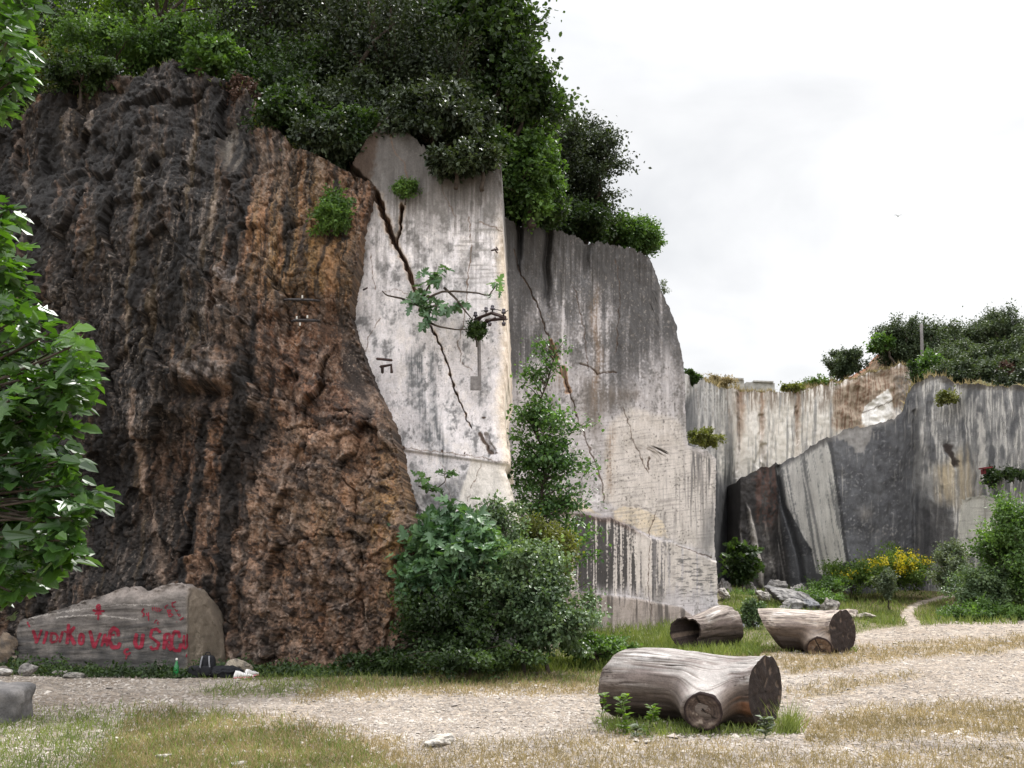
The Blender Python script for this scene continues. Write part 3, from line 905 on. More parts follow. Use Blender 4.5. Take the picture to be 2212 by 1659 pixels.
def dispC(px, py, P):
    x, y, z = P[..., 0], P[..., 1], P[..., 2]
    up = sstep(1000, 860, py + 60 * fbm(px / 90, py / 90, 0, 3, 81))
    d = 0.05 * fbm(x * .7, y * .5, z * .5, 4, 82) + 0.022 * fbm(x * 6, y * 3, z * 4, 3, 83) * (0.4 + up)
    d += 0.10 * up * ridged(x * .9, y * .6, z * .22, 3, 84)
    ly = pts_interp(LEDGE, px) + 4 * fbm(px / 16, 0.1, 0, 3, 85)
    d += 0.30 * sstep(0, 7, py - ly) * sstep(1195, 1240, px) * (1 - 0.75 * sstep(1380, 1470, px))
    ly2 = pts_interp(LEDGE2, px) + 3 * fbm(px / 16, 0.1, 4, 3, 86)
    d += 0.22 * sstep(0, 6, py - ly2) * (1 - 0.8 * sstep(1370, 1480, px))
    # fluted joints at the top
    for fx, fw, fb in ((1180, 9, 720), (1262, 10, 640), (1120, 6, 640)):
        d += -0.35 * np.exp(-((px - fx - 8 * fbm(py / 70, 0.3, fx, 2, 87)) / fw) ** 2) * sstep(fb, fb - 130, py)
    ax, ay = warpB(px, py)
    for cr, wd, dep in CRC:
        d += -dep * (1 - sstep(wd * .5, wd * 1.2, dline(ax, ay, cr)))
    return d


CRC = [([(1110, 540), (1125, 590), (1160, 660), (1185, 740), (1205, 790), (1225, 840), (1245, 900)], 1.7, 0.05),
       ([(1190, 742), (1200, 776)], 5, 0.05), ([(1216, 798), (1226, 846)], 5, 0.05),
       ([(1253, 785), (1290, 808), (1330, 806)], 2.2, 0.05), ([(1245, 900), (1270, 960), (1300, 1040), (1308, 1085)], 1.5, 0.03),
       ([(1345, 880), (1370, 960), (1400, 1020)], 1.1, 0.02), ([(1330, 560), (1340, 640), (1330, 760)], 1.2, 0.02), ([(1240, 620), (1262, 720), (1268, 800)], 1.2, 0.02),
       ([(1403, 990), (1400, 1012)], 2.2, 0.05), ([(1416, 1110), (1402, 1150), (1395, 1260), (1402, 1330)], 1.1, 0.02), ([(1540, 1205), (1460, 1178)], 1.6, 0.03)]


def colC(px, py, P, D):
    s = lin
    n = fbm(px / 70, py / 90, 0, 5, 90); nf = fbm(px / 9, py / 10, 0, 4, 91)
    st = fbm(px / 13, py / 300, 0, 5, 92, .6); st2 = fbm(px / 4.2, py / 120, 2, 3, 93)
    ax, ay = warpB(px, py)
    c = mixc(full(px.shape, s((206, 200, 201))), s((182, 176, 176)), 0.5 + n)
    rough_ = fbm(px / 5, py / 5, 0, 3, 98)
    mo = fbm(px / 28, py / 60, 4, 5, 99, .62) + .3 * nf + .3 * rough_
    c = mixc(c, s((138, 134, 131)), 0.7 * sstep(0.05, .45, mo))
    # grey black crust: top and right side of the upper bulge
    top = sstep(960, 640, py + 200 * st + 80 * n)
    c = mixc(c, s((84, 82, 82)), np.clip(top * (0.80 + 1.1 * st + .5 * mo + .5 * rough_), 0, .92))
    cr1 = sstep(-40, 50, inpoly(ax, ay, [(1255, 520), (1400, 540), (1470, 700), (1480, 800), (1440, 740), (1370, 800), (1320, 880), (1300, 780), (1340, 690), (1280, 620)]))
    c = mixc(c, s((80, 78, 78)), np.clip(cr1 * (1.05 + .8 * st + .5 * rough_), 0, .93))
    c = mixc(c, s((176, 168, 160)), .6 * sstep(.3, .6, rough_ + .5 * nf) * sstep(900, 700, py))
    cr2 = sstep(-18, 18, inpoly(ax, ay, [(1085, 480), (1180, 480), (1200, 600), (1150, 640), (1135, 700), (1160, 760), (1120, 820), (1085, 830)]))
    c = mixc(c, s((78, 76, 76)), np.clip(cr2 * (.85 + .8 * st2 + .4 * rough_), 0, .9))
    c = mixc(c, s((60, 57, 55)), 0.9 * sstep(640, 520, py + 90 * st2 + 60 * st))
    c = mixc(c, s((120, 115, 112)), 0.75 * sstep(-5, 22, inpoly(ax + 10 * st, ay, [(1455, 790), (1478, 800), (1484, 960), (1462, 958)])) * (.6 + st2))
    # dark band above the pale lower wall
    bd = sstep(-6, 40, inpoly(ax, ay, [(1240, 800), (1310, 820), (1400, 840), (1380, 870), (1310, 900), (1295, 980), (1270, 950), (1240, 880)]))
    c = mixc(c, s((112, 104, 98)), np.clip(bd * (.95 + st + .5 * rough_), 0, .92))
    # clean pale lower part
    pl = sstep(-6, 10, inpoly(ax, ay, [(1306, 930), (1330, 900), (1360, 880), (1470, 905), (1484, 965), (1548, 990), (1548, 1200), (1440, 1165), (1300, 1080)]))
    c = mixc(c, s((210, 200, 190)), 0.65 * pl)
    # rust runs
    for rx, y0, y1, w in ((1288, 600, 930, 9), (1205, 720, 860, 10), (1318, 900, 1090, 8)):
        ru = np.exp(-((px - rx - 12 * fbm(py / 90, .2, rx, 2, 94)) / w) ** 2) * sstep(y0, y0 + 60, py) * sstep(y1, y1 - 60, py)
        c = mixc(c, s((132, 104, 80)), np.clip(0.5 * ru * (.6 + rough_ + st2), 0, .6))
    # drips on the right of the lower wall, hanging from the ledge
    h = py - pts_interp([(1440, 965), (1486, 965), (1548, 990)], px)
    dr = sstep(-.1, .35, st2 + .3 * st) * sstep(0, 10, h) * sstep(180, 20, h + 90 * st) * sstep(1470, 1500, px)
    c = mixc(c, s((84, 82, 82)), 0.85 * dr)
    dr2 = sstep(.05, .4, st2 + .5 * st) * sstep(1400, 1440, px) * sstep(990, 1080, py) * sstep(1180, 1120, py)
    c = mixc(c, s((120, 116, 114)), 0.5 * dr2)
    # cream fresh patches over the ledge
    cm = np.maximum(sstep(-1.5, 2.5, inpoly(ax, ay, [(1325, 1104), (1345, 1094), (1395, 1100), (1432, 1122), (1442, 1160), (1410, 1158), (1370, 1138), (1328, 1122)])),
                    sstep(-1.5, 2.5, inpoly(ax, ay, [(1165, 1078), (1215, 1068), (1250, 1078), (1276, 1098), (1302, 1112), (1270, 1108), (1225, 1100), (1180, 1096)])))
    rim = (1 - sstep(0, 5, np.abs(inpoly(ax, ay, [(1322, 1102), (1345, 1090), (1395, 1096), (1436, 1120), (1446, 1164), (1410, 1162), (1370, 1140), (1326, 1124)])))) * sstep(1130, 1100, py)
    c = mixc(c, s((104, 98, 93)), 0.5 * rim * sstep(-.3, .2, nf))
    c = mixc(c, s((212, 196, 172)), np.clip(cm * (.78 + .5 * nf), 0, .9))
    sawl = fbm(px / 70, (py + .12 * px) / 3.6, 0, 3, 89)
    c = mixc(c, s((140, 134, 130)), .45 * sstep(.05, .4, sawl) * sstep(840, 920, py))
    c = mixc(c, s((100, 95, 92)), .7 * sstep(.42, .6, rough_ + .3 * mo))
    # black curtains of drip stain below the ledge
    ly = pts_interp(LEDGE, px)
    below = py - ly
    cut = sstep(0, 6, below) * sstep(1300, 1262, py + 30 * st)
    cur = sstep(-.10, .10, 1.2 * fbm(px / 11, py / 500, 1, 4, 95, .65) + .3 * rough_ + .16 * blob(px, py, 1290, 1200, 50, 200) - .35 * sstep(1360, 1460, px)) * cut
    c = mixc(c, s((206, 196, 186)), 0.7 * cut * (1 - cur))
    c = mixc(c, s((62, 59, 58)), 0.9 * cur * sstep(1480, 1360, px + 40 * st))
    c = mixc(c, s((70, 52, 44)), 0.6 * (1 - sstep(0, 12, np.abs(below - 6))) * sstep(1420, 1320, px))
    # scraped ticks on the right toe
    tick = sstep(.02, .3, fbm(px / 20, py / 4.5, 0, 3, 96)) * sstep(1440, 1475, px) * sstep(8, 25, below) * sstep(1300, 1280, py)
    c = mixc(c, s((92, 90, 89)), 0.75 * tick)
    dark_r = blob(ax, ay, 1525, 1175, 16, 34) + blob(ax, ay, 1535, 1130, 12, 40)
    c = mixc(c, s((110, 108, 108)), 0.6 * dark_r)
    l2 = py - pts_interp(LEDGE2, px)
    low = sstep(0, 5, l2)
    c = mixc(c, s((150, 136, 124)), 0.6 * low)
    c = mixc(c, s((84, 78, 74)), 0.8 * low * sstep(-.05, .25, fbm(px / 8, py / 160, 3, 4, 97)) * sstep(80, 20, l2 + 20 * st))
    for cr, wd, dep in CRC:
        dd = dline(ax, ay, cr)
        if wd > 4: c = mixc(c, s((158, 118, 84)), 0.7 * (1 - sstep(wd * .9, wd * 1.7, dd + 3 * nf)))
        c = mixc(c, s((84, 68, 58)), (.8 * sstep(-.5, .1, nf + .3)) * (1 - sstep(wd * .4, wd * 1.0, dd)))
    return c * KW * 0.95


topC, pxC = sheet('streaked_rock_wall', surfC, [(0, 1040), (1660, 1040)], EDGE_C, TOP_C, [(1040, 1425), (1300, 1410), (1560, 1380)], 500, 560, dispC, colC, M['pale_rock'],
                  right=(0.3, 6.5, 0), label='grey and white streaked quarry wall behind the sapling', cat='cliff')

# ---- far back wall
surfD = Surf([(1400, 30.5, 0.02), (1480, 36, 0.03), (1560, 45, 0.03), (1592, 49, 0.03), (1700, 50.5, 0.04), (1850, 52, 0.05), (2000, 52, 0.06)])
TOP_D = [(1400, 800), (1480, 806), (1500, 812), (1530, 822), (1560, 836), (1600, 842), (1660, 846), (1700, 850), (1740, 842), (1790, 832), (1830, 822), (1880, 806), (1930, 792), (1990, 786), (2100, 780)]


def dispD(px, py, P):
    x, y, z = P[..., 0], P[..., 1], P[..., 2]
    d = 0.12 * fbm(x * .4, y * .3, z * .3, 4, 101) + 0.05 * fbm(x * 2.5, y * 2, z * 2, 3, 102)
    d += 0.12 * ridged(x * .45, y * .2, z * .05, 3, 103) * sstep(1580, 1640, px)
    d += 0.35 * fbm(x * .9, y * .9, z * .9, 4, 104) * sstep(1790, 1830, px) * sstep(935, 915, py)
    for cr, wd in ((([(1642, 900), (1640, 960), (1650, 1000), (1648, 1060)]), 5), ([(1590, 850), (1594, 940), (1588, 1030)], 4), ([(1718, 880), (1722, 960)], 2), ([(1648, 965), (1636, 1000), (1645, 1010)], 7)):
        d += -0.15 * (1 - sstep(wd * .5, wd * 1.3, dline(px + 5 * fbm(px / 20, py / 20, 0, 2, 105), py, cr)))
    return d


def colD(px, py, P, D):
    s = lin
    n = fbm(px / 40, py / 60, 0, 5, 110); nf = fbm(px / 6, py / 7, 0, 4, 111)
    st = fbm(px / 9, py / 180, 0, 5, 112, .6); st2 = fbm(px / 3.2, py / 80, 2, 3, 113)
    ax = px + 6 * fbm(px / 16, py / 16, 0, 3, 114); ay = py + 6 * fbm(px / 16, py / 16, 3, 3, 115)
    c = mixc(full(px.shape, s((228, 222, 216))), s((206, 198, 190)), 0.5 + n)
    c = mixc(c, s((136, 134, 133)), 0.75 * sstep(.08, .5, st + .3 * st2))
    # ragged dark brown fringe at the top
    fr = sstep(900, 850, py + 60 * st + 26 * st2)
    c = mixc(c, s((112, 98, 86)), 0.8 * fr * sstep(0, .4, .3 + st2))
    for rx, w in ((1600, 8), (1645, 5), (1722, 6), (1575, 7)):
        c = mixc(c, s((132, 104, 84)), 0.7 * np.exp(-((ax - rx) / w) ** 2) * sstep(1010, 860, py))
    bz = sstep(-6, 8, inpoly(ax, ay, [(1798, 850), (1830, 826), (1900, 800), (1960, 790), (1980, 880), (1880, 880), (1866, 930), (1800, 930)]))
    c = mixc(c, s((158, 140, 122)), 0.85 * bz)
    c = mixc(c, s((116, 88, 72)), 0.75 * bz * sstep(.0, .4, st2 + .5 * nf))
    c = mixc(c, s((130, 126, 122)), 0.8 * sstep(-6, 10, inpoly(ax, ay, [(1925, 812), (2000, 790), (2000, 900), (1940, 890)])) * (.6 + nf))
    wh = sstep(-1.5, 1.5, inpoly(px + 2 * nf, py + 2 * nf, [(1861, 900), (1868, 878), (1892, 858), (1914, 842), (1920, 850), (1931, 882), (1926, 900), (1915, 912), (1875, 918), (1862, 918)]))
    c = mixc(c, s((240, 236, 232)), 0.95 * wh)
    c = mixc(c, s((110, 100, 94)), 0.8 * wh * (1 - sstep(.5, 1.4, dline(px + 2 * nf, py + 2 * nf, [(1861, 892), (1884, 884), (1928, 866)]))))
    # left return, dark grey, shade of the deep recess painted in below
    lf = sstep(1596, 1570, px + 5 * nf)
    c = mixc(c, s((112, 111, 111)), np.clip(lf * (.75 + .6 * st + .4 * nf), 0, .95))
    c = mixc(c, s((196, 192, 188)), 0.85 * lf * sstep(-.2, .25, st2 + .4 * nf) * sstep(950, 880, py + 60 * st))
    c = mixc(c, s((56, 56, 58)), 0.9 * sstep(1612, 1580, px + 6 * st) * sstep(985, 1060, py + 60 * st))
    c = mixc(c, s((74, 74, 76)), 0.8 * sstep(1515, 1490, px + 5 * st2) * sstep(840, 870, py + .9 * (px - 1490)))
    return c * KW


topD, pxD = sheet('back_rock_wall', surfD, [(0, 1400), (1660, 1400)], [(0, 2090), (1660, 2090)], TOP_D, [(1400, 1310), (2100, 1290)], 420, 330, dispD, colD, M['far_rock'],
                  label='pale upper quarry wall at the far end with a white fresh patch', cat='cliff')

# ---- stepped right hand wall with the leaning slab
surfE = Surf([(1580, 45.0, 0.03), (1598, 43.6, 0.03), (1640, 43.2, 0.03), (1672, 44.2, 0.02), (1682, 44.4, .02), (1740, 42.4, 0.015), (1800, 40.2, 0.01), (1812, 39.9, .01), (1830, 39.9, 0.02), (1900, 41.2, 0.03), (1975, 42.6, 0.03),
              (2060, 41.0, 0.05), (2160, 38.0, 0.06), (2400, 32, 0.06)])
TOP_E = [(1560, 1050), (1585, 1046), (1600, 1030), (1640, 1012), (1672, 1004), (1700, 992), (1740, 972), (1770, 954), (1810, 936), (1850, 924), (1900, 912), (1932, 902), (1950, 884), (1960, 850), (1972, 832), (2000, 814),
         (2020, 812), (2060, 830), (2100, 836), (2180, 832), (2240, 836), (2500, 830)]


def corner_x(py):
    return np.interp(py, [940, 978, 1084, 1213, 1280], [1788, 1793, 1809, 1827, 1836])


class SurfE2(Surf):
    def pos(self, px, py):
        # the block corner leans: shift the plan so the arris follows the slanting line
        k = sstep(1690, 1790, px) * sstep(1960, 1850, px)
        return Surf.pos(self, px, py, k * (corner_x(py) - 1805))


def dispE(px, py, P):
    x, y, z = P[..., 0], P[..., 1], P[..., 2]
    sm = 1 - 0.85 * sstep(-4, 6, inpoly(px, py, LEAN)) - 0.5 * sstep(0, 8, inpoly(px, py, PATCH))
    r = sstep(1955, 2010, px)
    d = (0.14 * fbm(x * .45, y * .4, z * .35, 4, 121) + 0.06 * fbm(x * 2.2, y * 2, z * 2, 4, 122)) * sm
    d += r * sm * (0.22 * ridged(x * .4, y * .3, z * .10, 3, 123) + .1 * ridged(x * 1.4, y * 1.2, z * .8, 3, 124))
    l = sstep(1690, 1660, px)
    d += l * (0.18 * ridged(x * .7 - .25 * z, y * .4, z * .15, 4, 125) + .1 * fbm(x * 2, y * 2, z * 2, 3, 126))
    d += 0.25 * sstep(-3, 4, inpoly(px, py, SLIVER))
    d += -0.2 * (1 - sstep(3, 10, dline(px, py, [(1681, 1012), (1694, 1090), (1712, 1150), (1728, 1200), (1734, 1255)])))
    d += -0.12 * (1 - sstep(4, 15, dline(px + 5 * fbm(px / 14, py / 14, 0, 3, 127), py, [(2040, 965), (2052, 990), (2058, 1005)])))
    d += -0.12 * (1 - sstep(2, 7, dline(px + 6 * fbm(py / 40, .3, 0, 3, 128), py, [(1976, 890), (1978, 1000), (1976, 1200)])))
    return d


LEAN = [(1674, 1004), (1740, 972), (1786, 950), (1793, 978), (1809, 1084), (1827, 1213), (1790, 1245), (1764, 1238), (1754, 1187), (1737, 1163), (1696, 1085), (1679, 1016)]
PATCH = [(2071, 1081), (2092, 1074), (2116, 1071), (2157, 1085), (2184, 1105), (2200, 1150), (2153, 1197), (2102, 1207), (2058, 1180), (2064, 1115)]
SLIVER = [(1609, 1088), (1618, 1100), (1632, 1150), (1645, 1220), (1648, 1285), (1636, 1260), (1622, 1180)]


def colE(px, py, P, D):
    s = lin
    n = fbm(px / 40, py / 50, 0, 5, 130); nf = fbm(px / 6, py / 6.5, 0, 4, 131)
    st = fbm(px / 10, py / 160, 0, 5, 132, .6); st2 = fbm(px / 3.2, py / 90, 2, 3, 133)
    sl = fbm((px - .16 * py) / 9, py / 240, 2, 4, 139, .6) + .25 * nf
    ax = px + 6 * fbm(px / 16, py / 16, 0, 3, 134); ay = py + 6 * fbm(px / 16, py / 16, 3, 3, 135)
    # charcoal weathered face
    c = mixc(full(px.shape, s((96, 96, 98))), s((74, 74, 77)), .5 + n)
    c = mixc(c, s((150, 148, 146)), .55 * sstep(.28, .6, nf + .4 * n))
    c = mixc(c, s((150, 146, 140)), .6 * sstep(.36, .55, st2) * sstep(1250, 1000, py + 200 * st))
    c = mixc(c, s((146, 142, 138)), .85 * sstep(-2, 3, inpoly(ax, ay + 5 * st2, [(1800, 935), (1890, 915), (1880, 950), (1868, 978), (1848, 980), (1835, 958), (1815, 950)])))
    c = mixc(c, s((148, 142, 136)), .6 * blob(ax, ay, 1870, 1110, 16, 14) + .4 * blob(ax, ay, 1905, 1150, 45, 14) * sstep(-.1, .3, nf))
    # mixed grey wall to the right
    r = sstep(1962, 1990, px + 8 * st)
    cr = mixc(full(px.shape, s((156, 153, 149))), s((104, 103, 103)), .5 + .9 * n + .6 * st)
    cr = mixc(cr, s((206, 200, 192)), .8 * sstep(.0, .4, st2 + .6 * st))
    cr = mixc(cr, s((78, 78, 80)), .75 * sstep(.05, .4, fbm(px / 24, py / 80, 6, 4, 136)))
    cr = mixc(cr, s((176, 160, 134)), .75 * sstep(-12, 18, inpoly(ax, ay, [(2000, 1010), (2035, 1000), (2080, 960), (2100, 1000), (2112, 1080), (2060, 1100), (2010, 1090)])) * (.7 + st))
    cr = mixc(cr, s((70, 68, 68)), .7 * sstep(-10, 20, inpoly(ax, ay, [(1975, 1090), (2040, 1080), (2060, 1160), (2040, 1230), (1975, 1230)])))
    cr = mixc(cr, s((196, 190, 182)), .7 * sstep(-2, 4, inpoly(ax, ay, [(2100, 890), (2112, 900), (2118, 980), (2122, 1060), (2108, 1040), (2103, 960)])))
    cr = mixc(cr, s((52, 44, 40)), .9 * (1 - sstep(3, 9, dline(ax, ay, [(2040, 965), (2052, 990), (2058, 1005)]))))
    c = c * (1 - r[..., None]) + cr * r[..., None]
    c = mixc(c, s((60, 60, 62)), .5 * (1 - sstep(3, 22, np.abs(px - 1990 - 14 * st))) * sstep(1000, 1100, py))
    pc = sstep(-1.5, 2, inpoly(px + 3 * nf, py + 3 * nf, PATCH))
    c = mixc(c, s((198, 194, 183)), .93 * pc)
    c = mixc(c, s((140, 134, 124)), .7 * pc * (1 - sstep(.6, 1.6, np.abs(px - 2122 - .02 * (py - 1080)))))
    c = mixc(c, s((160, 154, 146)), .5 * pc * sstep(.1, .4, fbm(px / 50, py / 5, 0, 3, 137)))
    # dark block on the left with iron red streaks
    l = sstep(1684, 1672, px - .12 * (py - 1010) * sstep(1010, 1200, py))
    cl = mixc(full(px.shape, s((82, 78, 76))), s((58, 56, 56)), .5 + n)
    cl = mixc(cl, s((100, 72, 63)), .6 * sstep(-.1, .3, nf + st) * sstep(-12, 12, inpoly(ax, ay, [(1625, 1010), (1680, 1006), (1690, 1090), (1660, 1150), (1625, 1120)])) * sstep(-.2, .3, nf + st))
    cl = mixc(cl, s((158, 152, 146)), .6 * sstep(.15, .5, sl) * sstep(1110, 1150, py))
    cl = mixc(cl, s((160, 154, 148)), .7 * blob(ax, ay, 1665, 1215, 18, 22) * (.7 + nf))
    c = c * (1 - l[..., None]) + cl * l[..., None]
    sv = sstep(-1, 1.5, inpoly(px + 2 * nf, py, SLIVER))
    c = mixc(c, s((186, 178, 170)), .8 * sv * (.8 + .6 * sl))
    # leaning pale slab with slanted runs
    ln = sstep(-1, 1.2, inpoly(px + 1.2 * nf, py, LEAN))
    q = mixc(full(px.shape, s((232, 228, 222))), s((212, 208, 202)), .5 + n)
    q = mixc(q, s((118, 118, 119)), .8 * sstep(.12, .5, sl + .5 * sstep(10, -50, px - (1728 + (py - 1000) * .22)) - .05))
    q = mixc(q, s((80, 80, 82)), .8 * sstep(18, 0, py - pts_interp(TOP_E, px) + 10 * sl))
    q = mixc(q, s((112, 112, 114)), .6 * (1 - sstep(1, 4, np.abs(px - (1735 + (py - 1000) * .2)) + 3 * sl)))
    c = c * (1 - ln[..., None]) + q * ln[..., None]
    c = mixc(c, s((50, 50, 52)), .8 * (1 - sstep(2, 8, dline(px, py, [(1683, 1030), (1696, 1090), (1714, 1150), (1730, 1205), (1736, 1255)]))))
    c = mixc(c, s((64, 58, 50)), .7 * sstep(16, 2, py - pts_interp(TOP_E, px) + 6 * nf) * sstep(1960, 1980, px))
    c = mixc(c, s((132, 128, 124)), .7 * sstep(16, 2, py - pts_interp(TOP_E, px) + 5 * nf) * sstep(1720, 1760, px) * sstep(1960, 1930, px))
    return c * KW


surfE2 = SurfE2(surfE.plan)
topE, pxE = sheet('stepped_rock_wall', surfE2, [(0, 1584), (1660, 1584)], [(0, 2420), (1660, 2420)], TOP_E, [(1560, 1320), (2000, 1310), (2500, 1300)], 500, 330, dispE, colE, M['far_rock'],
                  left=(0.3, 5.5, 0), label='dark stepped quarry wall with a leaning pale slab', cat='cliff')


# ------------------------------------------------------------------ ground above the walls
def hillside(name, top, dist, slope, label, colr, n=36, bump=0.25):
    d = np.linspace(0, 1, n) ** 1.3 * dist
    hd = top[:, :2] / np.linalg.norm(top[:, :2], axis=1)[:, None]
    Q = np.zeros((n, len(top), 3))
    Q[..., :2] = top[None, :, :2] + hd[None] * d[:, None, None]
    sl = np.broadcast_to(np.asarray(slope, float), (len(top),))
    Q[..., 2] = top[None, :, 2] - 0.02 + sl[None] * d[:, None]
    Q[..., 2] += bump * fbm(Q[..., 0] * .8, Q[..., 1] * .8, 0, 4, 140) * sstep(0, 1.5, d)[:, None]
    nn = fbm(Q[..., 0], Q[..., 1], 0, 4, 141); n2 = fbm(Q[..., 0] * 5, Q[..., 1] * 5, 0, 3, 142)
    c = mixc(full(nn.shape, lin(colr[0])), lin(colr[1]), .5 + nn + .4 * n2)
    o = mesh_obj(name, Q[::-1], grid_faces(n, len(top))[:, ::-1], M['hill'], None, c * .85)
    tag(o, label, 'hillside', kind='structure')


soil = ((50, 54, 28), (64, 54, 38))
hillside('hillside', topA, 13, np.interp(pxA, [0, 250, 420, 600, 800], [.45, .42, .4, .42, .4]), 'wooded slope above the brown rock face', soil)
hillside('hillside', topB, 12, np.interp(pxB, [760, 950, 1090], [.35, .25, .0]), 'wooded slope above the pale sawn wall', soil)
hillside('hillside', topC, 14, np.interp(pxC, [1090, 1250, 1400], [.05, 0.0, -.1]), 'wooded ground above the streaked wall', soil)
dry = ((150, 128, 82), (112, 112, 62))
hillside('hillside', topD, 16, np.interp(pxD, [1400, 1550, 1720, 1800, 1900, 1990], [.02, -.02, -.05, .02, .12, .15]), 'dry grassy rim above the far wall', dry, bump=.35)
hillside('hillside', topE, 9.5, np.interp(pxE, [1584, 1900, 1950, 2050, 2300], [-.02, -.04, .03, .12, .14]), 'scrubby ground above the stepped wall', ((110, 112, 66), (120, 108, 84)), bump=.3)


def hz(top, pxs, slope, px, Y):
    i = int(np.argmin(np.abs(pxs - px)))
    d = max(0.0, Y - top[i, 1])
    return float(top[i, 2] + slope * d)


# ------------------------------------------------------------------ foliage
LEAF = (np.array([[0, 0, 0], [.30, .5, .10], [0, 1, -.04], [-.30, .5, .10]]), [np.array([[0, 1, 2, 3]])])
OVAL = (np.array([[0, 0, 0], [.30, .30, .08], [.30, .68, .06], [0, 1, -.08], [-.30, .68, .06], [-.30, .30, .08]]), [np.array([[0, 1, 2, 3], [0, 3, 4, 5]])])
_half = [(0.00, 0.0), (.18, -.08), (.46, .08), (.20, .26), (.52, .56), (.17, .50), (.24, .82), (0, 1.05)]
_fv = [(x, y, .22 * x - .12 * y * y) for x, y in _half] + [(-x, y, .22 * x - .12 * y * y) for x, y in _half[1:-1]]
FIG = (np.array(_fv), [np.array([[0, 1, 2, 3, 4, 5, 6, 7]]), np.array([[0, 7, 13, 12, 11, 10, 9, 8]])])
_fh = [(0.00, 0.0), (.16, .00), (.34, .16), (.36, .34), (.28, .40), (.36, .58), (.26, .76), (.12, .92), (0, 1.05)]
_fv2 = [(x, y, .30 * x - .16 * y * y) for x, y in _fh] + [(-x, y, .30 * x - .16 * y * y) for x, y in _fh[1:-1]]
FIGB = (np.array(_fv2), [np.array([[0, 1, 2, 3, 4, 5, 6, 7, 8]]), np.array([[0, 8, 15, 14, 13, 12, 11, 10, 9]])])
BLADE = (np.array([[-.5, 0, 0], [.5, 0, 0], [.32, .55, .10], [-.32, .55, .10], [0, 1.0, .34]]), [np.array([[0, 1, 2, 3]]), np.array([[3, 2, 4]])])


def scatter(mb, tpl, pos, tip, nrm, size, width=None):
    """copies of a small template: y axis along tip, z axis along nrm"""
    V, Fs = tpl
    ey = unit(tip); ex = unit(np.cross(ey, nrm)); ez = np.cross(ex, ey)
    size = np.broadcast_to(size, (len(pos),))
    wx = size if width is None else np.broadcast_to(width, (len(pos),))
    P = (pos[:, None, :] + V[None, :, 0, None] * (ex * wx[:, None])[:, None, :]
         + V[None, :, 1, None] * (ey * size[:, None])[:, None, :] + V[None, :, 2, None] * (ez * size[:, None])[:, None, :])
    n, k = len(pos), len(V)
    off = (np.arange(n) * k)[:, None]
    mb.add(P.reshape(-1, 3), [(f.reshape(1, -1) + off).reshape(-1, f.shape[1]) for f in Fs])


def rdir(n, r):
    return unit(r.normal(size=(n, 3)))


def crown_leaves(center, rad, nclump, nleaf, size, seed, tpl=LEAF, hollow=.5, flat=.75, droop=.0, gap=.0, csize=(.26, .46), dirs=None):
    r = np.random.default_rng(seed)
    center = np.asarray(center, float); rad = np.asarray(rad, float)
    nclump = int(nclump * 2.0)
    d = rdir(nclump, r)
    cc = d * (.30 + .70 * r.random((nclump, 1)) ** .5)
    m = rad.min() * .5 + rad.mean() * .5
    lob = 1 + .40 * fbm(d[:, 0] * 1.7 + seed, d[:, 1] * 1.7, d[:, 2] * 1.7, 3, seed % 89)
    cr = r.uniform(.13, .34, nclump) * m
    cpos = center + cc * lob[:, None] * np.maximum(rad - cr.mean() * .5, rad * .35)
    axs = unit(d + .7 * rdir(nclump, r) + np.array([0, 0, .15 - droop]))
    w = cr ** 2; w /= w.sum()
    k = r.choice(nclump, nleaf, p=w)
    dd = rdir(nleaf, r)
    rr = r.random(nleaf) ** .5
    off = dd * rr[:, None] * cr[k][:, None] * np.array([1.0, 1.0, flat])
    off += axs[k] * (r.normal(size=nleaf) * .7 * cr[k])[:, None]
    pos = cpos[k] + off
    if gap:
        q = fbm(pos[:, 0] / m * 3.2, pos[:, 1] / m * 3.2, pos[:, 2] / m * 3.2, 2, seed % 97)
        keep = q > -gap_t(gap)
        pos, dd = pos[keep], dd[keep]
    n = len(pos)
    nrm = unit(dd * .5 + np.array([0, -.1, .75]) + .75 * rdir(n, r))
    tip = unit(dd * .7 + rdir(n, r) + np.array([0, 0, -.25 - droop]))
    mb = MB()
    scatter(mb, tpl, pos, tip, nrm, size * r.uniform(.6, 1.3, n))
    return mb, cpos


def gap_t(g):
    return .55 - g * .5


def bent(a, b, r, n=6, sag=.08):
    a, b = np.asarray(a, float), np.asarray(b, float)
    t = np.linspace(0, 1, n)[:, None]
    L = np.linalg.norm(b - a)
    o = r.normal(size=3) * sag * L
    j = r.normal(size=(n, 3)) * .025 * L
    j[0] = 0; j[-1] = 0
    return a + (b - a) * t + np.sin(t * math.pi) * o + j


def Y_of(b):
    return b[1]


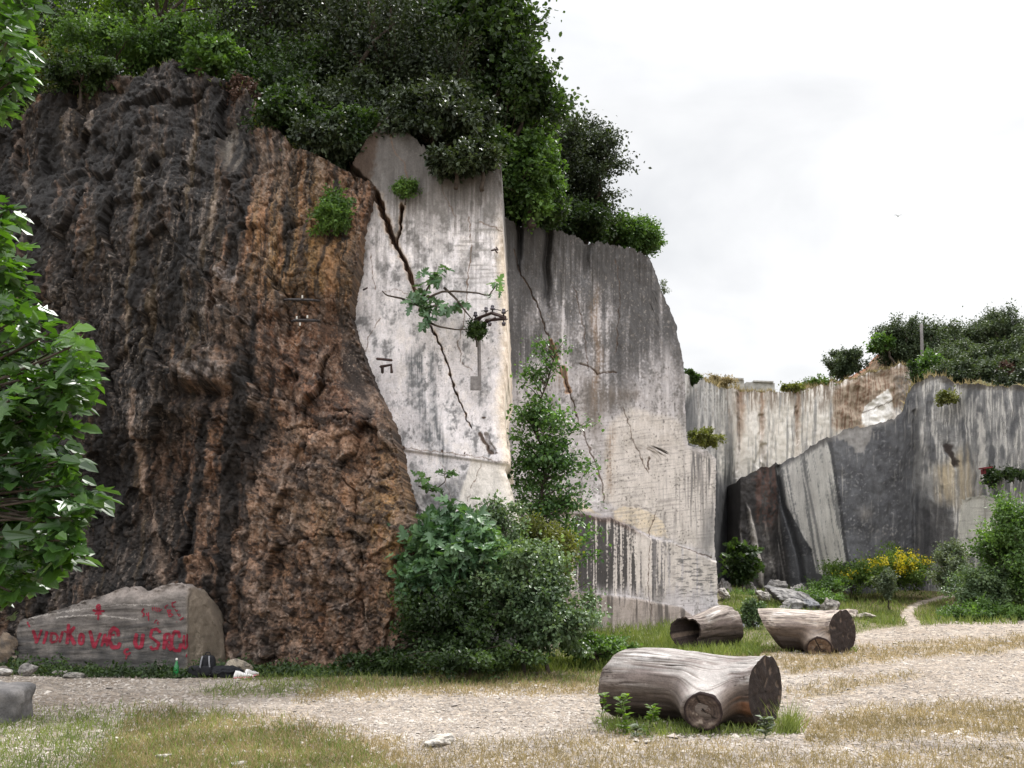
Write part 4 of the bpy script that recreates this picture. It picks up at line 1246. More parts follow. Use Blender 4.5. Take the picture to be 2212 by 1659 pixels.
def tree(name, label, cat, base, center, rad, nclump, nleaf, leaf, mat, seed, trunk_r=.12, group=None, limbs=9, bark='bark', **kw):
    r = np.random.default_rng(seed + 1000)
    t = thing(name, label, cat, base, group)
    if leaf < .2 and Y_of(base) > 13 and 'tpl' not in kw or kw.get('tpl') is OVAL:
        leaf *= .72; nleaf = int(nleaf * 1.6)
    mb, cpos = crown_leaves(center, rad, nclump, nleaf, leaf, seed, **kw)
    c = np.asarray(center, float)
    tb = MB()
    ra = np.asarray(rad, float)
    fork = np.asarray(base, float) * .45 + c * .55
    fork[2] = min(fork[2], c[2] - .15 * rad[2])
    nsp = int(8 + 10 * min(1.5, ra.mean()))
    for _ in range(nsp):
        d0 = rdir(1, r)[0]; d0[2] = abs(d0[2]) * .9 - .15
        b0 = c + unit(d0[None])[0] * ra * r.uniform(1.05, 1.35) + [0, 0, -.12 * ra[2]]
        Pp = bent(fork, b0, r, 6, .10)
        tb.tube(Pp, np.linspace(.05 * trunk_r + .004, .003, 6), 4, False)
        m_ = int(np.clip(nleaf / nsp * .10, 10, 60))
        u_ = .6 + .4 * r.random(m_)
        q_ = np.array([np.interp(u_, np.linspace(0, 1, 6), Pp[:, k_]) for k_ in range(3)]).T + r.normal(size=(m_, 3)) * leaf * .7
        scatter(mb, kw.get('tpl', LEAF), q_, unit(rdir(m_, r) + d0), unit(rdir(m_, r) * .7 + [0, -.1, .8]), leaf * r.uniform(.6, 1.2, m_))
    mb.build('crown' if cat == 'tree' else 'foliage', M[mat], t, smooth=False)
    fork = np.asarray(base, float) * .45 + c * .55
    fork[2] = min(fork[2], c[2] - .15 * rad[2])
    P = bent(np.asarray(base, float) - [0, 0, .25], fork, r, 7, .05)
    tb.tube(P, np.linspace(trunk_r, trunk_r * .7, 7), 8)
    idx = r.permutation(len(cpos))[:limbs]
    for i in idx:
        tb.tube(bent(fork, cpos[i], r, 6, .1), np.linspace(trunk_r * .55, trunk_r * .1, 6), 6)
    tb.build('trunk' if cat == 'tree' else 'stem', M[bark], t)
    return t


def px_tree(name, label, cat, px, py, rx, ry, Y, nclump, nleaf, leaf, mat, seed, base_z=None, base_px=None, depth=1.0, **kw):
    c = at(px, py, Y)
    s = Y / FPX
    rad = (rx * s, rx * s * depth, ry * s)
    bx = at(base_px if base_px is not None else px, py, Y)[0]
    bz = c[2] - .2 * rad[2] if base_z is None else base_z
    return tree(name, label, cat, (bx, Y, bz), c, rad, nclump, nleaf, leaf, mat, seed, **kw)


HA = 'trees on the slope above the quarry walls'
SLA = lambda px, Y, sl=.42: hz(topA, pxA, sl, px, Y)
SLB = lambda px, Y, sl=.3: hz(topB, pxB, sl, px, Y)
SLC = lambda px, Y, sl=0.0: hz(topC, pxC, sl, px, Y)
px_tree('oak_tree', 'dark oak in the top left corner behind the fig leaves', 'tree', 60, 60, 190, 130, 25, 26, 8000, .17, 'oak', 1, SLA(60, 25), group=HA, gap=.35)
px_tree('maple_tree', 'bright yellow green tree lit through from behind above the brown rock', 'tree', 330, 60, 170, 140, 25, 34, 10000, .18, 'lime', 2, SLA(300, 25), group=HA, trunk_r=.13, gap=.45)
px_tree('oak_tree', 'thin forked tree with dark trunk before the yellow green tree', 'tree', 350, -20, 150, 100, 22, 14, 2600, .15, 'oak', 3, SLA(365, 22), base_px=365, group=HA, trunk_r=.11, gap=.5)
px_tree('oak_tree', 'large dark oak leaning over the middle of the slope', 'tree', 600, 40, 190, 190, 22, 40, 13000, .15, 'holm', 4, SLA(560, 22), base_px=575, group=HA, trunk_r=.2, gap=.35)
px_tree('holm_oak', 'grey green evergreen oak above the top of the crack', 'tree', 800, 120, 175, 185, 20.5, 46, 15000, .13, 'holm', 5, SLB(800, 20.5), group=HA, trunk_r=.18, gap=.25)
px_tree('oak_tree', 'tall oak with open leafy outline against the sky at the top', 'tree', 1030, 60, 140, 150, 20.5, 40, 11000, .17, 'oak', 6, SLB(980, 20.5, .1), base_px=985, group=HA, trunk_r=.16, tpl=OVAL, gap=.5)
px_tree('oak_tree', 'spreading oak whose ragged sprays reach right over the wall corner', 'tree', 1125, 215, 108, 130, 20.5, 34, 9600, .16, 'oak', 7, SLB(1040, 20.5, .05), base_px=1050, group=HA, trunk_r=.12, tpl=OVAL, gap=.45)
px_tree('holm_oak', 'dark evergreen oak filling the gap left of the spreading oak', 'tree', 960, 190, 150, 150, 20, 40, 12000, .13, 'holm', 8, SLB(960, 20), group=HA, trunk_r=.15, gap=.2)
px_tree('oak_tree', 'light green oak hanging over the corner beside the sawn wall', 'tree', 1140, 385, 80, 100, 20.6, 34, 9500, .14, 'mid', 9, SLC(1150, 21.5), base_px=1150, group=HA, trunk_r=.09, tpl=OVAL, gap=.3)
px_tree('holm_oak', 'round greyish evergreen oak on the rim of the streaked wall', 'tree', 1255, 375, 92, 145, 24.5, 44, 13000, .13, 'holm', 10, SLC(1250, 24.5), group=HA, trunk_r=.15, gap=.2)
px_tree('oak_tree', 'small pale topped oak behind the round evergreen', 'tree', 1200, 310, 60, 80, 27, 24, 4600, .15, 'oak', 11, SLC(1200, 27), group=HA, trunk_r=.1, gap=.3)
HS = 'shrubs along the edge of the quarry walls'
px_tree('shrub', 'dense drooping shrub over the top of the sawn wall', 'shrub', 950, 275, 110, 78, 17.4, 36, 9000, .14, 'holm', 12, SLB(950, 17.6) - .2, group=HS, trunk_r=.05, droop=.6, tpl=OVAL, gap=.15)
px_tree('shrub', 'wide dark shrub hanging where the brown and pale rock meet', 'shrub', 720, 265, 120, 80, 18.2, 36, 9500, .12, 'holm', 13, SLA(720, 18.2) - .2, group=HS, trunk_r=.05, droop=.5, gap=.15)
px_tree('shrub', 'dark shrub tucked under the large leaning oak', 'shrub', 590, 215, 100, 80, 19, 28, 6500, .12, 'oak', 14, SLA(590, 19) - .2, group=HS, trunk_r=.05, gap=.2)
px_tree('shrub', 'bright leafy shrub on the crest of the brown dome', 'shrub', 470, 128, 62, 42, 18.6, 22, 3800, .13, 'mid', 15, SLA(470, 18.6) - .2, group=HS, trunk_r=.04, tpl=OVAL, gap=.3)
px_tree('shrub', 'withered red brown shrub below the bright leafy shrub', 'shrub', 515, 205, 34, 42, 18.0, 14, 1500, .10, 'red_leaf', 16, SLA(515, 18.0, .3) - .3, group=HS, trunk_r=.03, gap=.4)
px_tree('shrub', 'yellowish scrub on the slope left of the brown dome', 'shrub', 130, 178, 130, 52, 21.0, 28, 7000, .10, 'olive', 17, SLA(120, 21.5) - .4, group=HS, trunk_r=.04, flat=.5, gap=.3)
px_tree('shrub', 'dark scrub at the left edge above the rock', 'shrub', 10, 235, 110, 60, 20.5, 22, 4600, .11, 'holm', 18, SLA(10, 20.5) - .4, group=HS, trunk_r=.04, gap=.2)
px_tree('shrub', 'deep green thicket behind the crest between oak and dome', 'shrub', 180, 115, 120, 60, 24, 24, 5200, .14, 'oak', 19, SLA(180, 24) - .4, group=HS, trunk_r=.05, gap=.3)
px_tree('shrub', 'brownish low scrub spilling over the ledge left of the crack top', 'shrub', 690, 345, 62, 30, 16.9, 16, 2300, .08, 'olive', 20, None, group=HS, trunk_r=.02, gap=.4)
px_tree('shrub', 'leafy green shrub rooted in the rock beside the crack', 'shrub', 718, 458, 40, 56, 15.7, 26, 3600, .085, 'mid', 21, None, group=HS, trunk_r=.03, gap=.6)
px_tree('shrub', 'small dense round tuft growing high on the sawn wall', 'shrub', 876, 408, 30, 21, 16.2, 16, 2000, .06, 'mid', 22, None, group=HS, trunk_r=.015)
px_tree('shrub', 'small shrub on the right corner of the streaked wall rim', 'shrub', 1390, 512, 36, 50, 25.2, 22, 3200, .11, 'mid', 23, SLC(1382, 25.2) - .3, group=HS, trunk_r=.04, gap=.2)
px_tree('shrub', 'low leafy shrub between the round evergreen and the rim corner', 'shrub', 1310, 500, 50, 26, 25.0, 18, 2900, .11, 'mid', 24, SLC(1310, 25) - .3, group=HS, trunk_r=.04, gap=.2)
px_tree('shrub', 'dark shrub at the left end of the streaked wall rim', 'shrub', 1150, 468, 62, 26, 21.6, 18, 3400, .10, 'oak', 25, SLC(1150, 21.6) - .3, group=HS, trunk_r=.04, gap=.15)
px_tree('shrub', 'thin dry twigs sprouting from the shoulder of the streaked wall', 'shrub', 1432, 622, 12, 20, 24.9, 6, 160, .06, 'silver', 26, None, group=HS, trunk_r=.008)

for i, (nm, lab, px_, py_, rx_, ry_, Y_, n_, mt_) in enumerate([
        ('shrub', 'dark undergrowth on the left part of the crest behind the dome', 250, 105, 130, 50, 20.5, 5200, 'mid'),
        ('shrub', 'green undergrowth right behind the top of the dome', 395, 95, 110, 52, 20.8, 4600, 'mid'),
        ('shrub', 'shaded thicket under the large leaning oak beside its trunk', 650, 175, 130, 80, 20.5, 8000, 'oak'),
        ('shrub', 'black green thicket above the soil shoulder beside the sawn wall', 790, 235, 90, 80, 18.4, 7000, 'holm'),
        ('shrub', 'dark fringe of leaves hanging over the right top of the sawn wall', 1030, 315, 70, 55, 17.9, 5200, 'oak'),
        ('shrub', 'low scrub on the soil shoulder left of the sawn wall', 640, 292, 70, 45, 17.6, 3600, 'olive'),
        ('shrub', 'dark scrub hanging down between the brown rock top and the crack', 745, 338, 60, 40, 17.2, 3400, 'oak'),
        ('shrub', 'large dark leafy shrub draped over the middle of the sawn wall top', 930, 270, 105, 80, 16.9, 11000, 'holm'),
        ('shrub', 'ragged dark shrub hanging lowest over the sawn wall face', 985, 348, 60, 30, 16.05, 3600, 'holm'),
        ('shrub', 'dark shrub in the notch between soil shoulder and sawn wall top', 765, 300, 70, 60, 16.9, 6000, 'oak'),
        ('shrub', 'wide low oak scrub along the left half of the streaked wall rim', 1150, 450, 70, 36, 21.3, 5600, 'oak'),
        ('shrub', 'dark scrub below the round evergreen on the rim', 1250, 478, 90, 36, 23.6, 6500, 'oak'),
        ('shrub', 'green scrub thickening the right end of the streaked wall rim', 1345, 505, 60, 34, 25, 5200, 'mid'),
        ('shrub', 'dark foliage hanging over the top right corner of the sawn wall', 1042, 338, 44, 32, 16.15, 3200, 'holm'),
        ('shrub', 'dark mass of leaves draped over the right shoulder of the dome', 625, 255, 80, 62, 17.2, 7500, 'oak'),
        ('shrub', 'black green scrub falling over the rock right of the dome shoulder', 710, 310, 75, 50, 16.6, 6500, 'holm'),
        ('shrub', 'dark low scrub along the left crest of the brown rock', 175, 160, 90, 34, 18.9, 4600, 'oak'),
        ('oak_tree', 'leafy tree deep in the wood above the dome', 470, 30, 150, 110, 27, 7000, 'lime'),
        ('oak_tree', 'dark tree deep in the wood at the top left', 180, 20, 150, 110, 28, 7000, 'oak'),
        ('holm_oak', 'dark tree crown cut by the top edge above the crack', 730, 0, 170, 120, 24, 9000, 'holm'),
        ('holm_oak', 'dark tree crown cut by the top edge above the sawn wall', 900, 20, 130, 130, 23, 9000, 'holm')]):
    tr_ = nm != 'shrub'
    px_tree(nm, lab, 'tree' if tr_ else 'shrub', px_, py_, rx_, ry_, Y_, 34, n_, .13, mt_, 900 + i, SLA(px_, Y_) - .3 if px_ < 780 else SLB(px_, Y_) - .3, group=HA if tr_ else HS, trunk_r=.14 if tr_ else .04, gap=.2 if tr_ else .5, droop=.0 if tr_ else .35)

# right hand rim
HR = 'trees along the right rim of the quarry'
SLE = lambda px, Y, sl=.1: hz(topE, pxE, sl, px, Y)
SLD = lambda px, Y, sl=.1: hz(topD, pxD, sl, px, Y)
px_tree('holm_oak', 'lone round dark tree on the grassy rim', 'tree', 1824, 782, 37, 33, 54, 26, 9240, .18, 'rim', 30, SLD(1824, 54, -.1), group=HR, trunk_r=.14, gap=.1)
px_tree('holm_oak', 'tallest evergreen on the right rim beside the pole', 'tree', 1955, 740, 58, 62, 55, 34, 14300, .18, 'rim', 31, SLD(1950, 55) - 1, group=HR, trunk_r=.2, gap=.15)
px_tree('oak_tree', 'small light leaved tree leaning left from the earth mound', 'tree', 1905, 742, 26, 17, 54, 14, 1100, .25, 'mid', 32, SLD(1935, 54, .3), base_px=1935, group=HR, trunk_r=.08, tpl=OVAL, gap=.3)
px_tree('holm_oak', 'evergreen with rounded top just right of the pole', 'tree', 2030, 752, 52, 60, 54, 30, 12320, .18, 'rim', 33, SLE(2030, 50), group=HR, trunk_r=.2, gap=.15)
px_tree('holm_oak', 'broad evergreen in the middle of the right rim wood', 'tree', 2075, 785, 58, 55, 50, 34, 14300, .18, 'rim', 34, SLE(2075, 50), group=HR, trunk_r=.2, gap=.12)
px_tree('holm_oak', 'high evergreen crown at the right picture edge', 'tree', 2165, 725, 62, 50, 54, 32, 13640, .18, 'rim', 35, SLE(2165, 50), group=HR, trunk_r=.2, gap=.12)
px_tree('holm_oak', 'olive toned bushy evergreen low on the right rim', 'tree', 2140, 790, 70, 50, 46, 36, 16500, .18, 'rim', 36, SLE(2140, 46), group=HR, trunk_r=.18, gap=.1)
px_tree('holm_oak', 'evergreen beyond the right end of the rim wood', 'tree', 2260, 760, 70, 80, 46, 30, 11440, .18, 'rim', 37, SLE(2260, 46), group=HR, trunk_r=.18, gap=.12)
px_tree('oak_tree', 'small bright green tree in front of the rim evergreens', 'tree', 2012, 790, 26, 30, 47, 16, 1800, .22, 'mid', 38, SLE(2015, 47, .2), group=HR, trunk_r=.09, tpl=OVAL, gap=.25)
px_tree('holm_oak', 'low evergreen filling the wood below the broad middle crown', 'tree', 2070, 812, 56, 32, 45, 30, 9000, .18, 'rim', 84, SLE(2070, 45), group=HR, trunk_r=.15)
px_tree('holm_oak', 'low evergreen by the right edge above the grey wall', 'tree', 2185, 805, 60, 36, 43, 30, 9000, .18, 'rim', 85, SLE(2185, 43), group=HR, trunk_r=.15)
px_tree('holm_oak', 'evergreen crown between the two tallest crowns of the right rim', 'tree', 2110, 745, 50, 40, 55, 30, 9000, .18, 'rim', 86, SLE(2110, 50), group=HR, trunk_r=.15)
px_tree('shrub', 'dark cypress like shrub at the left end of the rim wood', 'shrub', 1980, 808, 14, 27, 45, 12, 1500, .17, 'oak', 39, None, group='shrubs on the right rim', trunk_r=.05)
px_tree('shrub', 'dark ivy thicket at the far right rim edge', 'shrub', 2195, 828, 45, 30, 40, 20, 3400, .17, 'holm', 40, None, group='shrubs on the right rim', trunk_r=.04, droop=.4)
px_tree('shrub', 'reddish brown shrub on the far right rim', 'shrub', 2178, 795, 16, 14, 42, 9, 700, .14, 'red_leaf', 41, None, group='shrubs on the right rim', trunk_r=.03)
px_tree('shrub', 'tuft of scrub hanging below the rim of the right wall', 'shrub', 2046, 858, 20, 18, 40.8, 12, 1100, .15, 'olive', 42, None, group='shrubs on the right rim', trunk_r=.03, droop=.5)
px_tree('shrub', 'dark round shrub next to the streaked wall on the far rim', 'shrub', 1491, 815, 17, 15, 37.5, 12, 1300, .15, 'oak', 43, None, group='shrubs on the far rim', trunk_r=.03)
px_tree('shrub', 'low green shrub halfway along the far rim', 'shrub', 1712, 838, 24, 9, 51, 12, 1100, .18, 'olive', 44, None, group='shrubs on the far rim', trunk_r=.03, flat=.6)
px_tree('shrub', 'long low green scrub right of the dip in the far rim', 'shrub', 1765, 828, 36, 10, 52.5, 14, 1700, .18, 'broom', 45, None, group='shrubs on the far rim', trunk_r=.03, flat=.6)
px_tree('shrub', 'straw coloured scrub on the left of the far rim', 'shrub', 1545, 826, 42, 11, 46, 16, 2200, .14, 'dry_grass', 46, None, group='shrubs on the far rim', trunk_r=.02, flat=.6)
px_tree('shrub', 'olive tuft on the ledge of the streaked wall corner', 'shrub', 1524, 948, 34, 20, 30.5, 18, 2600, .11, 'olive', 47, None, group='shrubs on the far walls', trunk_r=.02, gap=.2)
px_tree('shrub', 'green tuft under the small red sheet', 'shrub', 2140, 1030, 17, 20, 38.2, 10, 1100, .14, 'oak', 48, None, group='shrubs on the far walls', trunk_r=.03)
px_tree('shrub', 'green creeper on the ledge right of the red sheet', 'shrub', 2188, 1024, 26, 14, 36.5, 12, 1200, .14, 'oak', 49, None, group='shrubs on the far walls', trunk_r=.03, droop=.5)

# quarry floor bushes
def gx(px, Y, z=.25): return (px - CX) / FPX * (Y * CP + (z - CAM_H) * SP)


def gz(px, Y):
    return float(ground_z((px - CX) / FPX * (Y * CP - 1.3 * SP), Y))


FB = 'bushes in front of the walls'
def bush(name, label, px, py, rx, ry, Y, ncl, nl, leaf, mat, seed, group=FB, **kw):
    kw.setdefault('trunk_r', .035)
    return px_tree(name, label, 'bush', px, py, rx, ry, Y, ncl, nl, leaf, mat, seed, gz(px, Y), group=group, **kw)


bush('fig_bush', 'big leaved fig bush against the foot of the sawn wall', 985, 1205, 92, 98, 15.0, 30, 3000, .155, 'fig2', 60, tpl=FIG, flat=.7, hollow=.6, limbs=16)
bush('fig_bush', 'low fig bush spreading left over the brown rock', 925, 1250, 55, 48, 14.8, 16, 1000, .15, 'fig2', 61, tpl=FIG, flat=.6, limbs=12)
bush('dogwood_bush', 'grey twiggy bush rising behind the fig against the pale wall', 1075, 1150, 62, 62, 15.6, 22, 2600, .085, 'bramble', 62, gap=.3, limbs=16)
bush('olive_bush', 'yellow green bush beside the drip stained wall', 1175, 1190, 66, 66, 16.0, 28, 4200, .09, 'olive', 63, gap=.2, limbs=14)
bush('bramble', 'tall bramble thicket with pale leaves in the middle of the bushes', 1125, 1265, 110, 85, 14.9, 30, 9000, .085, 'bramble', 64, tpl=OVAL, gap=.4)
bush('bramble', 'dark shaded bramble under the fig bush', 975, 1335, 100, 80, 14.6, 40, 6200, .085, 'oak', 65, tpl=OVAL, gap=.3)
bush('bramble', 'bramble mound running right to the grass', 1180, 1335, 92, 72, 14.7, 28, 8200, .08, 'bramble', 66, tpl=OVAL, gap=.4)
bush('bramble', 'low bramble at the feet of the thicket next to the dry grass', 1020, 1412, 140, 28, 14.3, 36, 4600, .07, 'oak', 67, tpl=OVAL, flat=.6, gap=.25)
bush('bramble', 'light green low growth between bramble and the far logs', 1290, 1395, 70, 26, 15.6, 30, 3600, .07, 'mid', 68, tpl=OVAL, flat=.6, gap=.3)
bush('bramble', 'dark low weeds at the foot of the brown rock', 830, 1425, 90, 20, 14.9, 24, 3200, .065, 'oak', 69, tpl=OVAL, flat=.6, gap=.3)

SB = 'bushes beside the far path'
bush('oak_bush', 'large vivid green bush at the right picture edge', 2205, 1190, 82, 128, 29, 40, 9500, .15, 'mid', 70, group=SB, gap=.15)
bush('oak_bush', 'lower bush with grey green leaves left of the vivid one', 2135, 1275, 78, 58, 29.5, 36, 7000, .13, 'bramble', 71, group=SB, gap=.2)
bush('oak_bush', 'silvery upright bush beside the broom flowers', 2060, 1228, 44, 62, 35, 26, 4600, .13, 'silver', 72, group=SB, gap=.15)
bush('broom', 'flowering broom between the wall and the path', 1935, 1232, 78, 40, 38, 30, 4600, .13, 'broom', 73, group=SB, flat=.8)
bush('broom', 'broom with few flowers next to the leaning slab', 1835, 1245, 62, 34, 38, 24, 3600, .13, 'broom', 74, group=SB, flat=.8)
bush('elm_bush', 'little pale green bush standing alone by the path', 1914, 1258, 20, 26, 34.5, 16, 1700, .12, 'silver', 75, group=SB)
bush('fig_bush', 'dark fig bush in the shaded far corner', 1601, 1215, 28, 42, 36.5, 20, 1500, .22, 'oak', 76, group=SB, tpl=FIG)  # darker leaf colour stands in for the shade of the recess
bush('weeds', 'spiky green weeds at the right edge of the plateau', 2130, 1322, 90, 18, 28, 30, 4600, .11, 'mid', 77, group=SB, flat=.6, gap=.2)
bush('weeds', 'green weeds around the fallen boulders', 1760, 1290, 60, 14, 32.5, 22, 2600, .10, 'mid', 78, group=SB, flat=.6, gap=.4)
bush('weeds', 'leafy weeds beside the flat dark stone', 1625, 1330, 24, 34, 24.5, 16, 1900, .10, 'bramble', 79, group=SB, gap=.25)
bush('weeds', 'green weeds between the far wall and the boulders', 1590, 1290, 45, 12, 34, 16, 1600, .10, 'mid', 80, group=SB, flat=.6, gap=.3)
bush('weeds', 'weeds growing in front of the leaning pale slab', 1790, 1262, 46, 16, 37, 16, 1900, .12, 'mid', 81, group=SB, flat=.6, gap=.2)

# broom flowers are parts of the two broom bushes
for o in list(COL.objects):
    if o.name.startswith('broom') and o.type == 'EMPTY':
        first = 'flowering' in o['label']
        c = at(1945 if first else 1825, 1216 if first else 1240, 37.6)
        mb, _ = crown_leaves(c, (1.25, .9, .38) if first else (.6, .6, .25), 22 if first else 9, 1500 if first else 90, .09, 300, flat=.7)
        mb.build('blossom', M['yellow'], o, smooth=False)


# sapling in front of the streaked wall
def sapling():
    Y = 17.6
    base = np.array([gx(1165, Y), Y, gz(1165, Y)])
    t = thing('sapling', 'slender young tree before the streaked wall with tiered leafy branches', 'tree', base)
    r = np.random.default_rng(500)
    mb, tb = MB(), MB()
    tp = at(1165, 722, Y)
    stem = bent(base - [0, 0, .2], tp, r, 12, .012)
    tb.tube(stem, np.linspace(.05, .006, 12), 7)
    stem_z = stem[:, 2]
    for (x, y, rx, ry, n, ns) in ((1163, 745, 16, 26, 150, 5), (1170, 790, 42, 26, 300, 9), (1140, 815, 30, 26, 240, 7), (1215, 745, 10, 22, 60, 3), (1150, 885, 48, 34, 900, 14), (1185, 905, 70, 28, 900, 14),
                                  (1175, 950, 70, 34, 1100, 16), (1210, 990, 72, 34, 1200, 18), (1160, 1010, 62, 40, 1300, 18), (1190, 1050, 70, 34, 1000, 16), (1235, 1085, 50, 18, 500, 9), (1180, 1095, 60, 26, 700, 12),
                                  (1255, 1150, 40, 18, 360, 7), (1270, 1190, 30, 14, 260, 5), (1210, 1130, 40, 26, 500, 8)):
        c = at(x, y, Y)
        sc = Y / FPX
        ends = c + rdir(ns, r) * r.random((ns, 1)) ** .4 * np.array([rx * sc, rx * sc, ry * sc]) * np.array([1.35, 1.3, 1.15])
        for e in ends:
            a = np.array([np.interp(max(e[2] - .3, stem_z[0]), stem_z, stem[:, q]) for q in range(3)])
            P = bent(a, e, r, 6, .08)
            tb.tube(P, np.linspace(.010, .003, 6), 4, False)
            m = int(.8 * n) // ns
            u = 1 - .45 * r.random(m) ** 1.4
            qd = np.array([np.interp(u, np.linspace(0, 1, 6), P[:, k]) for k in range(3)]).T + r.normal(size=(m, 3)) * np.array([.10, .10, .06])
            scatter(mb, OVAL, qd, unit(rdir(m, r) + [0, 0, -.3]), unit(rdir(m, r) * .55 + [0, -.1, 1]), .075 * r.uniform(.6, 1.3, m))
    mb.build('crown', M['sapling'], t, smooth=False)
    tb.build('trunk', M['bark'], t)


sapling()


# fig growing from the crack, with long bare branches
def crack_fig():
    Y = 16.05
    base = at(905, 660, 16.25)
    t = thing('fig_shrub', 'sprawling fig with bare branches growing out of the slanting crack', 'shrub', base)
    r = np.random.default_rng(510)
    tb, mb = MB(), MB()
    for pts in ([(905, 660), (870, 645), (835, 638), (825, 628)], [(905, 660), (930, 640), (960, 628), (1030, 632), (1055, 640), (1075, 612)], [(960, 622), (985, 645), (1005, 672), (1022, 692)],
                [(915, 690), (945, 705), (985, 712), (1010, 712)], [(905, 660), (925, 620), (940, 590)], [(905, 660), (890, 655), (885, 660)], [(905, 670), (940, 660), (975, 668)]):
        P = np.array([at(x, y, Y - .12 - .25 * (i > 0)) for i, (x, y) in enumerate(pts)])
        P = np.array([[np.interp(s, np.linspace(0, 1, len(P)), P[:, j]) for j in range(3)] for s in np.linspace(0, 1, 12)])
        tb.tube(P, np.linspace(.022, .008, 12), 6)
    for (x, y, n, sp) in ((935, 605, 16, 22), (950, 595, 14, 20), (915, 590, 5, 10), (905, 625, 10, 18), (905, 650, 14, 24), (935, 655, 16, 22), (920, 675, 14, 20), (960, 665, 10, 16), (980, 668, 12, 16), (892, 652, 12, 16), (1002, 658, 7, 9), (915, 700, 7, 14), (1075, 608, 5, 8), (1080, 628, 3, 6), (1058, 640, 3, 7)):
        q = np.array([at(x + r.normal() * sp * .5, y + r.normal() * sp * .4, Y - .3 + r.normal() * .12) for _ in range(n)])
        scatter(mb, FIG, q, unit(rdir(n, r) + [0, -.3, -.4]), unit(rdir(n, r) * .5 + [0, -.6, .7]), r.uniform(.09, .17, n))
    tb.build('branch', M['bark'], t)
    mb.build('foliage', M['fig2'], t, smooth=False)
    b2 = at(910, 1030, 16.2)
    t = thing('fig_shrub', 'small leafy sprig low on the sawn wall above the fig bush', 'shrub', b2)
    tb, mb = MB(), MB()
    tb.tube([at(905, 1050, 16.25), at(935, 1062, 16.0), at(960, 1042, 15.95), at(968, 1020, 15.9)], [.012, .01, .008, .005], 6)
    for (x, y, n) in ((912, 1032, 8), (925, 1050, 8), (945, 1055, 6), (968, 1025, 8), (975, 1018, 4)):
        q = np.array([at(x + r.normal() * 8, y + r.normal() * 7, 15.9 + r.normal() * .08) for _ in range(n)])
        scatter(mb, FIG, q, unit(rdir(n, r) + [0, -.3, -.3]), unit(rdir(n, r) * .5 + [0, -.6, .7]), r.uniform(.09, .16, n))
    tb.build('branch', M['bark'], t)
    mb.build('foliage', M['sapling'], t, smooth=False)


crack_fig()


# foreground fig at the left edge
def fore_fig():
    r = np.random.default_rng(520)
    base = np.array([-4.1, 5.6, gz(0, 5.6)])
    t = thing('fig_tree', 'fig tree with large glossy leaves reaching in from the left edge', 'tree', base)
    mb, tb = MB(), MB()
    fork = np.array([-3.7, 5.5, 1.7])
    tb.tube(bent(base - [0, 0, .2], fork, r, 7, .04), np.linspace(.11, .08, 7), 9)
    top = np.array([-3.5, 5.4, 3.2]); low = np.array([-3.3, 5.3, 1.4])
    tb.tube(bent(fork, top, r, 6, .05), np.linspace(.07, .04, 6), 8)
    prof = [(470, 55), (520, 45), (560, 55), (620, 66), (680, 90), (720, 130), (755, 205), (800, 225), (840, 215), (880, 160), (930, 150), (980, 165), (1020, 175), (1060, 205), (1100, 215), (1140, 180), (1190, 175), (1230, 110), (1260, 70)]
    prof2 = [(-40, 120), (20, 95), (60, 92), (110, 100), (150, 88), (200, 70), (240, 62)]
    ends = []
    for _ in range(120):
        y = r.uniform(480, 1235); xr = pts_interp(prof, y) - 58 + 26 * float(fbm(y / 38, .4, 0, 2, 77))
        ends.append((xr - abs(r.normal()) * 95, y, r.uniform(4.7, 6.0)))
    for y, xr in prof:
        for _ in range(2): ends.append((xr - 44 + r.normal() * 10, y + r.normal() * 12, r.uniform(4.7, 5.4)))
    for _ in range(30):
        y = r.uniform(-40, 235); xr = pts_interp(prof2, y) - 50
        ends.append((xr - abs(r.normal()) * 45, y, r.uniform(4.8, 5.6)))
    for _ in range(70):
        y = r.uniform(900, 1300); ends.append((r.uniform(-150, 90), y, r.uniform(5.2, 6.3)))
    for (x, y, Y) in ends:
        e = at(x, y, Y)
        src = top if y < 420 else (fork if y < 850 else low)
        src = src + r.normal(size=3) * .12
        mid = src * .35 + e * .65 + np.array([-.12, 0, .12])
        P = np.array([src, src * .6 + mid * .4 + r.normal(size=3) * .04, mid, e])
        Q = np.array([[np.interp(s, [0, .4, .7, 1], P[:, j]) for j in range(3)] for s in np.linspace(0, 1, 9)])
        tb.tube(Q, np.linspace(.016, .005, 9), 5, False)
        n = int(r.integers(10, 15))
        an = r.uniform(0, 2 * math.pi, n)
        dr = np.stack([np.cos(an) + .35, np.sin(an), r.uniform(-.75, .35, n)], -1)
        q = e + unit(dr) * r.uniform(.01, .06, (n, 1)) + r.normal(size=(n, 3)) * .03
        nr = unit(np.stack([.3 * np.cos(an), .3 * np.sin(an) - .45, np.full(n, .75)], -1) + .6 * rdir(n, r))
        kf = r.random(n) < .45
        sz = r.uniform(.05, .108, n)
        scatter(mb, FIGB, q[~kf], dr[~kf], nr[~kf], sz[~kf])
        if kf.any(): scatter(mb, FIG, q[kf], dr[kf], nr[kf], sz[kf] * 1.2)
    tb.build('trunk', M['bark'], t)
    mb.build('crown', M['fig'], t, smooth=False)


fore_fig()


